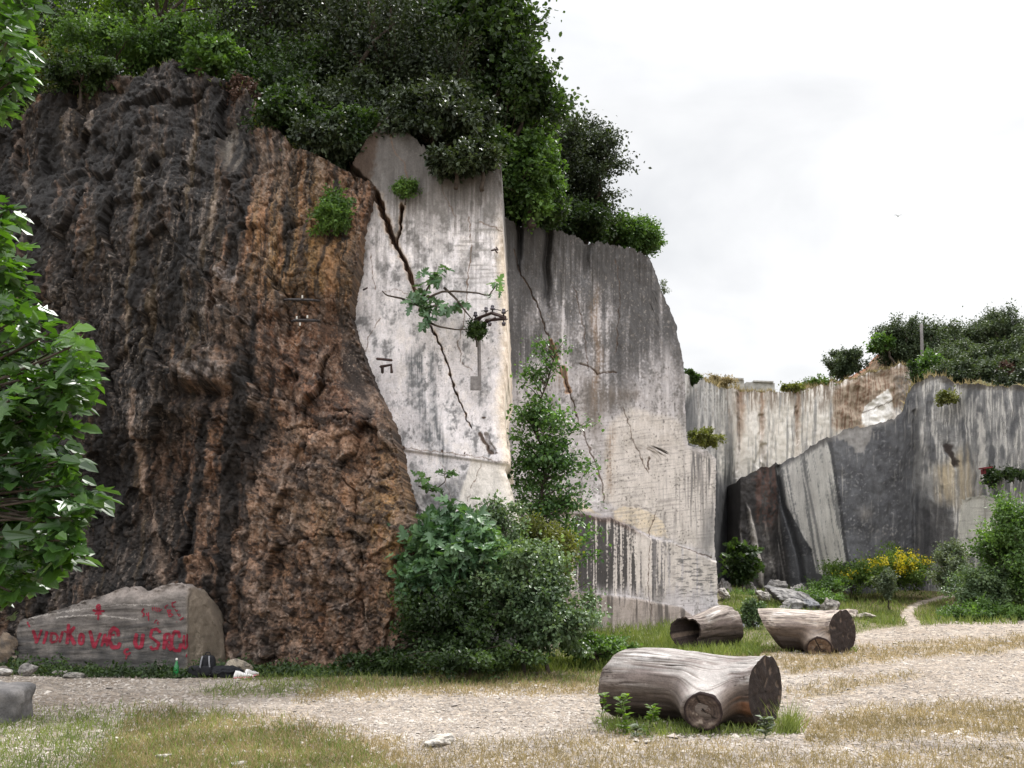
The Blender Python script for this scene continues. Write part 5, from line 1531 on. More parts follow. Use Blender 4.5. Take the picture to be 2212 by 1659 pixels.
# ------------------------------------------------------------------ stones
def lump(dims, seed, n=26, rough=.22, facets=9):
    """an angular stone: a ball cut by random planes, then roughened"""
    r = np.random.default_rng(seed)
    th = np.linspace(0, math.pi, n)[:, None]; ph = np.linspace(0, 2 * math.pi, 2 * n, endpoint=False)[None, :]
    V = np.stack([np.sin(th) * np.cos(ph), np.sin(th) * np.sin(ph), np.cos(th) + 0 * ph], -1)
    rad = np.full(V.shape[:2], 1.25)
    for _ in range(facets):
        d = unit(r.normal(size=3)); h = r.uniform(.5, .85)
        dp = V @ d
        rad = np.minimum(rad, np.where(dp > 1e-3, h / np.maximum(dp, 1e-3), 9))
    P = V * np.minimum(rad, 1.15)[..., None]
    P = P * (1 + .05 * ridged(P[..., 0] * 4 + seed, P[..., 1] * 4, P[..., 2] * 4, 3, seed % 70)[..., None])
    P = P * (1 + rough * .35 * fbm(P[..., 0] * 2 + seed, P[..., 1] * 2, P[..., 2] * 2, 4, seed % 90)[..., None])
    return P * np.array(dims) * .5, grid_faces(n, 2 * n, True)


def stone(name, label, cat, loc, dims, seed, c1, c2, rot=(0, 0, 0), group=None, rough=.3, facets=9, sink=.1, n=26):
    P, F = lump(dims, seed, n, rough, facets)
    from mathutils import Euler
    Rm = np.array(Euler(rot).to_matrix())
    P = P @ Rm.T
    P[..., 2] -= P[..., 2].min() + sink * dims[2]
    nn = fbm(P[..., 0] * 3 / max(dims) + seed, P[..., 1] * 3 / max(dims), P[..., 2] * 3 / max(dims), 5, seed % 50)
    c = mixc(full(nn.shape, lin(c1)), lin(c2), .5 + 1.1 * nn)
    c = mixc(c, lin((70, 68, 68)), .6 * sstep(.05, .4, fbm(P[..., 0] * 5 / max(dims), P[..., 1] * 5 / max(dims), P[..., 2] * 5 / max(dims), 4, 61)))
    o = mesh_obj(name, P, F, M['boulder_rock'], None, c * .84, False)
    o.location = loc
    tag(o, label, cat, group)
    return o


GB = 'fallen boulders in front of the leaning slab'
GREY1, GREY2 = (120, 118, 117), (176, 170, 164)
for i, (lab, px, py, Y, w, h, c1, c2) in enumerate([
        ('biggest dark grey boulder at the middle of the fallen heap', 1716, 1310, 31.5, 1.15, .62, (112, 110, 110), (160, 156, 152)),
        ('blocky blue grey boulder leaning on the biggest one', 1752, 1300, 31.0, .58, .42, (112, 113, 118), (140, 140, 144)),
        ('low jagged boulder in front of the biggest one', 1712, 1322, 30.2, .68, .32, (118, 116, 116), (168, 164, 160)),
        ('pointed pale edged boulder right of the heap', 1788, 1312, 30.6, .55, .50, (150, 144, 138), (196, 188, 180)),
        ('flat white stone lying in the grass left of the heap', 1650, 1300, 31.5, .62, .30, (176, 170, 164), (206, 198, 190)),
        ('tan flaky stone on the bank above the path side', 1825, 1296, 31.5, .55, .26, (164, 148, 134), (196, 180, 164)),
        ('small brown grey stone at the lower end of the bank', 1838, 1322, 30.2, .42, .28, (156, 142, 132), (190, 178, 166)),
        ('half buried stone on the grass bank', 1866, 1310, 31.2, .52, .20, (160, 150, 140), (196, 186, 174)),
        ('rounded grey stone under the dark fig bush', 1567, 1278, 36.5, .58, .52, (122, 118, 116), (170, 162, 156)),
        ('upright grey stone at the foot of the pale sliver', 1626, 1278, 37.0, .50, .48, (116, 112, 112), (160, 154, 150)),
        ('white rubble stone beside the streaked wall toe', 1565, 1292, 32.0, .45, .26, (180, 172, 164), (208, 200, 192)),
        ('rock stub at the foot of the dark block', 1672, 1270, 38.5, .75, .50, (104, 101, 100), (170, 164, 158)),
        ('tilted grey block at the foot of the leaning slab', 1715, 1270, 37.5, .95, .42, (120, 117, 115), (168, 162, 158)),
        ('pale block below the lower tip of the leaning slab', 1730, 1258, 38.0, .5, .5, (140, 136, 132), (184, 178, 172)),
        ('small dark boulder nestled at the top of the heap', 1738, 1290, 32.2, .40, .28, (108, 107, 108), (150, 148, 146)),
        ('small white stone in the weeds behind the heap', 1660, 1285, 34.0, .28, .18, (182, 176, 170), (214, 208, 200))]):
    s = Y / FPX
    x = gx(px, Y)
    stone('boulder', lab, 'boulder', (x, Y, gz(px, Y)), (w * 1.25, w, h * 1.3), 200 + i, c1, c2, (.3 * math.sin(i * 5), .3 * math.cos(i * 3), i * 1.7), GB, .7, 14, .15, 34)

# flat dark stone slab behind the hollow log
P0 = [at(1563, 1312, 27.5), at(1640, 1345, 25.2), at(1640, 1375, 24.5), at(1575, 1400, 23.2), at(1552, 1345, 25.6)]
V = np.array(P0); Vb = V.copy(); Vb[:, 2] -= .35
mb = MB()
mb.add(np.concatenate([V, Vb]), [np.array([[0, 4, 3, 2, 1]]), np.array([[5, 6, 7, 8, 9]]), np.array([[i, (i + 1) % 5, 5 + (i + 1) % 5, 5 + i] for i in range(5)])], lin((104, 106, 112)) * .9)
o = mb.build('flat_stone', M['boulder_rock'], None, False)
tag(o, 'flat slate grey stone lying tilted behind the hollow log', 'stone')

# grey block at the left edge
def cut_block():
    g = ground_at(20, 1540)
    Y = 10.6
    v = np.linspace(-1, 1, 40)
    mb = MB()
    cx = (10 - CX) / FPX * Y
    P, F = lump((1.0, .62, .44), 411, 40, .18, 4)
    th = unit(P)
    # superellipsoid block
    e = 11.0
    rr = (np.abs(th[..., 0] / .5) ** e + np.abs(th[..., 1] / .3) ** e + np.abs(th[..., 2] / .185) ** e) ** (-1 / e)
    P = th * rr[..., None]
    P += .026 * fbm(P[..., 0] * 5, P[..., 1] * 5, P[..., 2] * 5, 4, 412)[..., None] * th * 2
    n = fbm(P[..., 0] * 4, P[..., 1] * 4, P[..., 2] * 4, 4, 413)
    c = mixc(full(n.shape, lin((92, 90, 90))), lin((130, 126, 124)), .5 + n)
    P[..., 2] += .15
    o = mesh_obj('stone_block', P, F, M['boulder_rock'], None, c * .9)
    o.location = (cx - .12, Y, gz(10, Y))
    o.rotation_euler = (0, 0.03, .1)
    tag(o, 'grey squared stone block at the left edge of the gravel', 'stone block')


cut_block()

# ------------------------------------------------------------------ graffiti rock
surfR = Surf([(0, 15.6, 0.10), (40, 15.45, .10), (405, 15.0, .10), (409, 15.06, .10), (440, 15.35, .12), (480, 15.8, .15)])
TOP_R = [(15, 1352), (24, 1346), (60, 1336), (120, 1318), (150, 1309), (200, 1292), (230, 1282), (255, 1272), (268, 1276), (276, 1268), (290, 1272), (300, 1280), (318, 1277), (345, 1266), (360, 1262), (385, 1262),
         (402, 1268), (418, 1280), (436, 1300), (452, 1324), (464, 1352), (472, 1385), (480, 1402), (490, 1410)]


def dispR(px, py, P):
    x, y, z = P[..., 0], P[..., 1], P[..., 2]
    tp = pts_interp(TOP_R, px)
    edge = sstep(0, 26, py - tp)
    d = .018 * fbm(x * 2, y, z * 4, 4, 421) + .012 * ridged(x * .8, y, z * 7, 3, 422)
    d += (1 - edge) * (.12 * fbm(x * 5, y * 5, z * 5, 4, 423) - .10)
    d += sstep(395, 420, px) * .07 * fbm(x * 4, y * 4, z * 4, 4, 424)
    d += -.25 * sstep(40, 18, px)
    return d


def colR(px, py, P, D):
    n = fbm(px / 40, py / 26, 0, 4, 425); nf = fbm(px / 7, py / 5, 0, 4, 426); ly = fbm(px / 120, (py + .12 * px) / 8, 0, 4, 427); st = fbm(px / 7, py / 60, 0, 3, 428)
    c = mixc(full(px.shape, lin((132, 124, 118))), lin((100, 94, 90)), .5 + n + .4 * ly)
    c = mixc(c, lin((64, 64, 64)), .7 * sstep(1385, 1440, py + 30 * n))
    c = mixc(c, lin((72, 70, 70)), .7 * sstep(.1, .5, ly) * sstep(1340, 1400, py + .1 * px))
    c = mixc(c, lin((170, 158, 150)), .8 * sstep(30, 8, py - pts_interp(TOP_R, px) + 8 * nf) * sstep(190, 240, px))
    c = mixc(c, lin((88, 84, 80)), .6 * sstep(.15, .5, st) * sstep(1290, 1400, py))
    c = mixc(c, lin((150, 134, 114)), .7 * sstep(398, 412, px))
    c = mixc(c, lin((192, 184, 176)), .8 * (1 - sstep(.5, 1.6, dline(px + 3 * nf, py + 3 * nf, [(120, 1334), (200, 1328), (300, 1338)]))))
    c = mixc(c, lin((192, 184, 176)), .7 * (1 - sstep(.5, 1.5, dline(px + 3 * nf, py + 3 * nf, [(60, 1336), (130, 1322), (260, 1306), (340, 1306)]))))
    return c * .80


def place_R(px, py, lift=0.0):
    P = surfR.pos(px, py)
    D = dispR(px, py, P)
    Q = P.copy()
    Q[..., 1] -= D + lift
    return Q


rock = thing('graffiti_rock', 'long pale rock at the cliff foot with red painted lettering', 'rock', (-5.6, 15.4, gz(250, 15.4)))


def graffiti_rock():
    nu, nv = 420, 150
    u = np.linspace(0, 1, nu)[None, :]; v = np.linspace(0, 1, nv)[:, None]
    px = 20 + (478 - 20) * u + 0 * v
    tp = pts_interp(TOP_R, px)
    py = tp + (1452 - tp) * v
    px = px + 10 * sstep(.4, 1, v) * (1 - u)
    Q = place_R(px, py)
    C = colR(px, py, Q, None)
    s = np.linspace(1, 0, 11)[:-1]
    cap = Q[:1] + s[:, None, None] * np.array([0, 1.0, .05])
    cap[..., 2] += .06 * fbm(cap[..., 0] * 4, cap[..., 1] * 4, 0, 3, 429) - .25 * s[:, None] ** 2
    Q = np.concatenate([cap, Q], 0); C = np.concatenate([np.repeat(C[:1], 10, 0), C], 0)
    for side in (0, 1):
        e = Q[:, :1] if side == 0 else Q[:, -1:]
        ext = e + np.array([0, 1.2, 0])
        Q = np.concatenate([ext, Q], 1) if side == 0 else np.concatenate([Q, ext], 1)
        ce = C[:, :1] if side == 0 else C[:, -1:]
        C = np.concatenate([ce, C], 1) if side == 0 else np.concatenate([C, ce], 1)
    mesh_obj('body', Q, grid_faces(Q.shape[0], Q.shape[1])[:, ::-1], M['boulder_rock'], rock, C)


graffiti_rock()


def arc(cx, cy, rx, ry, a0, a1, n=12):
    a = np.radians(np.linspace(a0, a1, n))
    return [(cx + rx * math.cos(t), cy + ry * math.sin(t)) for t in a]


STROKES = [  # enlarged-photo coordinates of the painted strokes, stroke width
    ([(210, 398), (220, 420)], 14), ([(226, 420), (234, 440)], 14),
    ([(262, 460), (280, 520), (290, 566)], 26), ([(290, 566), (310, 510), (332, 458)], 18),
    ([(376, 470), (345, 570)], 24),
    ([(406, 480), (404, 560)], 22), ([(404, 486), (440, 490), (458, 515), (448, 548), (404, 562)], 18),
    ([(498, 470), (472, 560)], 20),
    ([(545, 412), (532, 572)], 26), ([(592, 436), (546, 492)], 26), ([(546, 492), (594, 578)], 30), ([(510, 470), (545, 490)], 16),
    (arc(642, 532, 17, 40, 0, 360), 24),
    ([(706, 466), (745, 604)], 28), ([(745, 604), (792, 482)], 22),
    ([(800, 590), (826, 492), (846, 590)], 20), ([(806, 556), (842, 556)], 18),
    ([(930, 512), (926, 468), (894, 446), (866, 478), (858, 545), (884, 596), (930, 596), (944, 560)], 30), ([(880, 500), (900, 500)], 20),
    (arc(1002, 632, 22, 20, 0, 300), 18), ([(1000, 650), (990, 692)], 12),
    ([(1075, 488), (1060, 560), (1080, 604)], 30), ([(1080, 604), (1112, 590), (1128, 490)], 30),
    ([(1262, 482), (1232, 452), (1194, 462), (1182, 512), (1222, 544), (1250, 566), (1238, 604), (1196, 612), (1182, 586)], 22),
    ([(1296, 490), (1290, 612)], 28), ([(1296, 492), (1330, 492), (1334, 534), (1304, 552)], 20), ([(1304, 552), (1346, 622)], 26),
    ([(1412, 522), (1402, 478), (1372, 474), (1350, 512), (1350, 580), (1372, 624), (1410, 622), (1422, 566)], 26),
    ([(1446, 500), (1442, 590), (1450, 612)], 20), ([(1470, 492), (1470, 590), (1452, 612)], 16),
    (arc(775, 284, 14, 18, 0, 360), 18), ([(776, 280), (774, 384)], 16), ([(728, 306), (774, 318)], 18), ([(774, 318), (822, 312)], 16), ([(748, 340), (774, 320), (800, 340)], 12),
    ([(1134, 292), (1114, 318), (1136, 338), (1122, 358)], 12), ([(1150, 326), (1156, 350), (1172, 346)], 10), ([(1166, 322), (1170, 390)], 10),
    ([(1196, 282), (1204, 312)], 7), ([(1214, 280), (1222, 316)], 7), ([(1232, 282), (1238, 322)], 7), ([(1250, 284), (1252, 318), (1276, 296)], 7),
    ([(1322, 264), (1296, 280), (1304, 296)], 9), ([(1316, 304), (1330, 360)], 10), ([(1316, 304), (1342, 306), (1330, 328), (1360, 344), (1332, 360)], 9),
    ([(1384, 240), (1352, 250), (1356, 280), (1376, 282)], 10), ([(1372, 296), (1384, 316), (1398, 306)], 9), ([(1390, 330), (1400, 350)], 8), (arc(1408, 346, 8, 8, 0, 360), 6),
    ([(1442, 362), (1412, 386)], 12), ([(1388, 396), (1390, 400)], 10),
    ([(1214, 410), (1226, 384), (1238, 384)], 8), (arc(1246, 406, 8, 9, 40, 320), 6),
    ([(1466, 650), (1462, 676)], 9),
]


def graffiti():
    mb = MB()
    for pts, w in STROKES:
        P = np.array(pts, float)
        seg = np.concatenate([[0], np.cumsum(np.linalg.norm(np.diff(P, axis=0), axis=1))])
        n = max(4, int(seg[-1] / 5))
        s = np.linspace(0, seg[-1], n)
        C = np.stack([np.interp(s, seg, P[:, 0]), np.interp(s, seg, P[:, 1])], -1)
        C = C + 1.6 * np.stack([fbm(C[:, 0] / 14, C[:, 1] / 14, 0, 2, 431), fbm(C[:, 0] / 14, C[:, 1] / 14, 4, 2, 432)], -1)
        T = np.gradient(C, axis=0); T /= np.linalg.norm(T, axis=1)[:, None] + 1e-6
        N2 = np.stack([-T[:, 1], T[:, 0]], -1)
        ww = w * .5 * (1 + .18 * fbm(s / 18 + w, .3, 0, 2, 433))
        # round ends
        e = np.minimum(s, seg[-1] - s)
        ww = ww * np.sqrt(np.clip((e + w * .22) / (w * .5), .12, 1))
        k = np.linspace(-1, 1, 5)
        Z = C[:, None, :] + N2[:, None, :] * (ww[:, None] * k[None])[..., None]
        px = Z[..., 0] * .27574; py = 1233.4 + Z[..., 1] * .27574
        Q = place_R(px, py, .007 + .0006 * (len(mb.V) % 9))
        mb.add(Q.reshape(-1, 3), grid_faces(n, 5)[:, ::-1])
    mb.build('graffiti', M['red_paint'], rock)


graffiti()

GS = 'small stones at the foot of the graffiti rock'
for i, (lab, px, py, w, h, c1, c2) in enumerate([
        ('pale tan stone leaning at the left end of the graffiti rock', 8, 1432, .42, .46, (104, 90, 76), (134, 118, 102)),
        ('low tan stone under the leaning one at the left edge', 3, 1450, .26, .14, (120, 110, 98), (150, 140, 128)),
        ('white chip of stone on the ground at the far left', 10, 1453, .22, .12, (180, 174, 168), (212, 206, 198)),
        ('upright grey stone in the weeds below the graffiti start', 64, 1449, .22, .18, (130, 126, 122), (168, 162, 156)),
        ('flat pale stone below the first painted word', 134, 1446, .26, .10, (150, 144, 138), (188, 182, 174)),
        ('low broken stone beside the flat pale one', 160, 1450, .30, .08, (130, 126, 120), (164, 158, 150)),
        ('triangular stone propped behind the dark bags', 512, 1446, .52, .26, (134, 124, 110), (176, 164, 146))]):
    Y = CAM_H * FPX / (py - 1213)
    x = gx(px, Y)
    stone('stone', lab, 'stone', (x, Y, gz(px, Y)), (w, w * .7, h), 450 + i, c1, c2, (0, 0, i * 1.3), GS, .3, 8, .1, 20)

# ------------------------------------------------------------------ logs
def log(name, label, rings, seed, colour, caps=('end_face', 'end_face'), hollow=None, nseg=110, nth=150, amp=.02, knob=None):
    """rings: (x, y, z, radius_h, radius_v, yaw, tilt) along the axis from one end to the other"""
    R = np.array([tuple(q) + (0,) * (7 - len(q)) for q in rings], float)
    base = (R[:, 0].mean(), R[:, 1].mean(), float(ground_z(R[:, 0].mean(), R[:, 1].mean())))
    t = thing('log', label, 'log', base)
    s = np.linspace(0, len(R) - 1, nseg)
    # smooth interpolation of ring values
    A = np.stack([np.interp(s, np.arange(len(R)), R[:, j]) for j in range(7)], -1)
    ker = np.hanning(13); ker /= ker.sum()
    for j in range(7):
        p = np.pad(A[:, j], 6, mode='reflect', reflect_type='odd'); A[:, j] = np.convolve(p, ker, 'valid')
    th = np.linspace(0, 2 * math.pi, nth, endpoint=False)
    ax = unit(np.array([R[-1, :3] - R[0, :3]]))[0]
    hdir = unit(np.array([[-ax[1], ax[0], 0]]))[0]    # away from the camera for a left-to-right log
    Vv = np.zeros((nseg, nth, 3))
    for i in range(nseg):
        c = A[i, :3]; y = A[i, 5]
        side = hdir * math.cos(y) + np.array([ax[0], ax[1], 0]) * math.sin(y)
        Vv[i] = c + np.cos(th)[:, None] * A[i, 3] * side + np.sin(th)[:, None] * A[i, 4] * (np.array([0, 0, 1]) + ax * math.tan(A[i, 6]))
    L = np.linspace(0, 1, nseg)[:, None] * np.linalg.norm(R[-1, :3] - R[0, :3])
    ct, sn = np.cos(th)[None], np.sin(th)[None]
    g = fbm(ct * 5.5 + .6 * fbm(L * 2.2, ct * 2, sn * 2, 2, seed + 5), sn * 5.5, L * .9, 5, seed, .6)
    lump_ = fbm(ct * 1.3, sn * 1.3, L * 1.1, 3, seed + 9)
    rad = unit(Vv - A[:, None, :3])
    blw = fbm(ct * 1.8, sn * 1.8, L * 2.2, 4, 652)
    ckd = (1 - sstep(.0, .05, np.abs(perlin(ct * 7 + .4 * blw, sn * 7 + .4 * blw, L * .8 + .2, 653)))) * sstep(-.1, .3, perlin(ct * 3, sn * 3, L * 2, 654))
    Vv = Vv - rad * (.014 * ckd)[..., None]
    Vv = Vv + rad * (amp * .45 * g + amp * 2.4 * lump_)[..., None]
    n = fbm(ct * 3, sn * 3, L * 1.2, 4, seed + 3)
    C = colour(ct + 0 * L, sn + 0 * L, L + 0 * ct, g, n)
    if knob is not None:
        ka, kb, r1, r0 = knob
        ka, kb = np.array(ka, float), np.array(kb, float)
        kd = unit((kb - ka)[None])[0]
        rel = Vv - kb
        along = rel @ kd
        perp = rel - along[..., None] * kd
        up_ = unit(np.array([[0, 0, 1.0]]) - kd * kd[2])[0]
        lft = np.cross(kd, up_)
        wide = np.where((perp @ lft) > 0, 1.35, 1.0)
        rho = np.hypot(perp @ lft / np.where((perp @ lft) > 0, 1.25, 1.0), perp @ up_)
        front = along > -np.linalg.norm(kb - ka) - .05
        f = np.clip((r0 - rho) / (r0 - r1), 0, 1) ** 1.9
        push = np.where(front & (along < 0), -along * f, 0)
        Vv = Vv + push[..., None] * kd
        shade = np.where(front, f, 0)
        C = mixc(C, lin((198, 192, 188)), .35 * shade * sstep(-.05, .25, perp @ up_ + .1 * n))
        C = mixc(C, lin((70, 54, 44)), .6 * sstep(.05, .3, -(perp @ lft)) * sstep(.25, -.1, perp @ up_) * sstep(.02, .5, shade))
    mesh_obj('body', Vv, grid_faces(nseg, nth, True), M['wood'], t, C)
    for e, cap in ((0, caps[0]), (-1, caps[1])):
        ring = Vv[e]; c = ring.mean(0)
        k = np.linspace(1, 0.02, 16)[:, None, None]
        inward = ax if e == 0 else -ax
        P = c + (ring - c)[None] * k
        rr = (1 - k[..., 0])
        ang = fbm(np.cos(th)[None] * 3 * k[..., 0], np.sin(th)[None] * 3 * k[..., 0], 0, 4, seed + 21)
        if hollow is not None and e == hollow[0]:
            P = P + inward * (hollow[1] * sstep(.12, .3, rr))[..., None]
        else:
            P = P + inward * (.02 * ang * sstep(0, .1, rr))[..., None]
        grow = .5 + .5 * np.sin(k[..., 0] * 46 + 2 * ang)
        cc = mixc(full(P.shape[:2], lin((54, 44, 40))), lin((36, 30, 28)), .5 * grow + .8 * ang + .1)
        cc = mixc(cc, lin((126, 108, 94)), .7 * sstep(.25, .6, ang))
        f = grid_faces(16, nth, True)
        mesh_obj(cap, P, f if e == -1 else f[:, ::-1], M['cutwood'], t, cc * .9)
    return t, A, hdir, ax


def stub(t, a, b, r1, seed, facec):
    """the sawn round end of a branch, flush with the swelling of the log"""
    a, b = np.asarray(a, float), np.asarray(b, float)
    m = 90
    ax = unit((b - a)[None])[0]
    up = unit(np.array([[0, 0, 1.0]]) - ax * ax[2])[0]; sd = np.cross(ax, up)
    th = np.linspace(0, 2 * math.pi, m, endpoint=False)
    k = np.concatenate([[1.0], np.linspace(1, .02, 24)])[:, None]
    rim = r1 * (1.03 + .04 * fbm(np.cos(th) * 2, np.sin(th) * 2, 0, 3, seed))[None] * k
    ang = fbm(np.cos(th)[None] * 2.4 * k, np.sin(th)[None] * 2.4 * k, 0, 5, seed + 4)
    dep = .02 + .012 * ang - .02 * sstep(.9, .3, k)
    dep[0] = -.09
    P = b + rim[..., None] * (np.cos(th)[None, :, None] * sd + np.sin(th)[None, :, None] * up) + ax * dep[..., None]
    cc = mixc(full(P.shape[:2], lin(facec[0])), lin(facec[1]), .5 + 1.3 * ang)
    cc = mixc(cc, lin((150, 138, 126)), .8 * sstep(.3, .5, ang) * sstep(1.0, .6, k))
    X = np.cos(th)[None] * k; Z = np.sin(th)[None] * k
    crk = np.minimum(dline(X, Z, [(.3, .85), (.12, .4), (-.04, .0)]), 1.4 * dline(X, Z, [(-.04, 0), (-.5, -.28), (-.7, -.3)]))
    ringy = .5 + .5 * np.sin(40 * k + 3 * ang)
    cc = mixc(cc, lin((120, 104, 92)), .35 * ringy)
    cc = mixc(cc, lin((30, 24, 21)), .9 * (1 - sstep(.02, .07, crk)))
    cc = mixc(cc, lin((40, 30, 30)), .8 * sstep(.86, .97, k + 0 * ang))
    mesh_obj('branch_stub', P, grid_faces(25, m, True), M['cutwood'], t, cc * .9)


def wood_col(top, side, low, rust=None):
    def f(ct, sn, L, g, n):
        g2 = fbm(ct * 16, sn * 16, L * 1.3, 4, 651, .65)
        bl = fbm(ct * 1.8, sn * 1.8, L * 2.2, 4, 652)
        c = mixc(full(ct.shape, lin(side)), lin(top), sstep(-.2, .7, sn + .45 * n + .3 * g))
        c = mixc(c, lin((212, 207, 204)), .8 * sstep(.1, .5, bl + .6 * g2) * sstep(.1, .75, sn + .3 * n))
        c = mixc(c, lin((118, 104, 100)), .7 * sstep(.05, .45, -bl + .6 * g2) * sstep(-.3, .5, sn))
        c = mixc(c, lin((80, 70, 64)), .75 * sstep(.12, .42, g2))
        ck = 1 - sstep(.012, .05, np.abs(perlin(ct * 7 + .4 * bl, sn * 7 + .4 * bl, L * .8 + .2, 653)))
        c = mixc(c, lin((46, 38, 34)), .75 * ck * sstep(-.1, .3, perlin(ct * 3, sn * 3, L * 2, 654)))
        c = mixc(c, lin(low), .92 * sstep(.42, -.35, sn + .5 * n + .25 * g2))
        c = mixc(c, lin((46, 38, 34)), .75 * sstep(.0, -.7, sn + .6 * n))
        if rust: c = mixc(c, lin((116, 72, 44)), .7 * rust(ct, sn, L) * sstep(-.4, .4, g + n))
        return c * .86
    return f




# nearest log: left end slightly farther, right end nearer, cut slanting
z0 = float(ground_z(1.7, 10.1))
rust1 = lambda ct, sn, L: sstep(1.0, 1.3, L) * sstep(-.1, -.5, ct) * sstep(.4, -.1, sn)
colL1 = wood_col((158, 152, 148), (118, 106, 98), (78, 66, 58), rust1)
knob1 = ((gx(1535, 10.0, .3), 10.0, z0 + .30), (gx(1519, 9.52, .2), 9.52, z0 + .185), .165, .31)
rings1 = [(gx(1346, 10.5), 10.5, z0 + .30, .32, .31, .55, .1), (gx(1356, 10.48), 10.48, z0 + .32, .36, .34, .5, .1), (gx(1390, 10.42), 10.42, z0 + .325, .385, .35, .3, .05), (gx(1460, 10.3), 10.3, z0 + .315, .39, .34, .1),
          (gx(1530, 10.2), 10.2, z0 + .30, .39, .325, .05), (gx(1590, 10.1), 10.1, z0 + .295, .38, .315, .15), (gx(1630, 10.02), 10.02, z0 + .30, .37, .32, .22), (gx(1655, 9.97), 9.97, z0 + .305, .37, .33, .27)]
t1, A1, h1, ax1 = log('log', 'weathered silver grey log nearest the camera with a cut branch stub', rings1, 600, colL1, ('end_face', 'end_face'), None, 190, 260, .018, knob1)
stub(t1, knob1[0], knob1[1], knob1[2], 610, ((58, 48, 45), (92, 78, 70)))
# middle log with slanted left cut and a low stub
z2 = float(ground_z(5.2, 18.0))
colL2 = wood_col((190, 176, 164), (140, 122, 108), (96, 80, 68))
knob2 = ((gx(1768, 17.9), 17.9, z2 + .26), (gx(1770, 17.55, .1), 17.55, z2 + .09), .20, .29)
rings2 = [(gx(1668, 18.3), 18.3, z2 + .36, .32, .33, .0, -.55), (gx(1682, 18.25), 18.25, z2 + .355, .35, .35, .0, -.45), (gx(1702, 18.2), 18.2, z2 + .35, .36, .355, 0, -.2), (gx(1740, 18.1), 18.1, z2 + .345, .355, .35, 0), (gx(1780, 17.95), 17.95, z2 + .34, .355, .345, .15),
          (gx(1806, 17.8), 17.8, z2 + .345, .37, .355, .32), (gx(1822, 17.72), 17.72, z2 + .35, .375, .36, .4)]
t2, A2, h2, ax2 = log('log', 'brown grey log on the right with an oval cut facing sideways', rings2, 620, colL2, ('end_face', 'end_face'), None, 140, 180, .016, knob2)
stub(t2, knob2[0], knob2[1], knob2[2], 630, ((96, 76, 62), (132, 108, 88)))
# left log with a hollow dark mouth
z3 = float(ground_z(3.6, 18.6))
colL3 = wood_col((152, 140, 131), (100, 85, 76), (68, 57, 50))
rings3 = [(gx(1482, 18.35), 18.35, z3 + .27, .27, .285, -.85), (gx(1500, 18.45), 18.45, z3 + .28, .27, .285, -.65), (gx(1520, 18.55), 18.55, z3 + .31, .29, .305, -.35), (gx(1545, 18.7), 18.7, z3 + .34, .32, .34, -.15), (gx(1564, 18.8), 18.8, z3 + .355, .34, .36, 0), (gx(1578, 18.88), 18.88, z3 + .345, .34, .35, .05)]
t3, A3, h3, ax3 = log('log', 'short hollow log with a black open end facing left', rings3, 640, colL3, ('hollow_end', 'end_face'), (0, .8), 120, 160, .026)


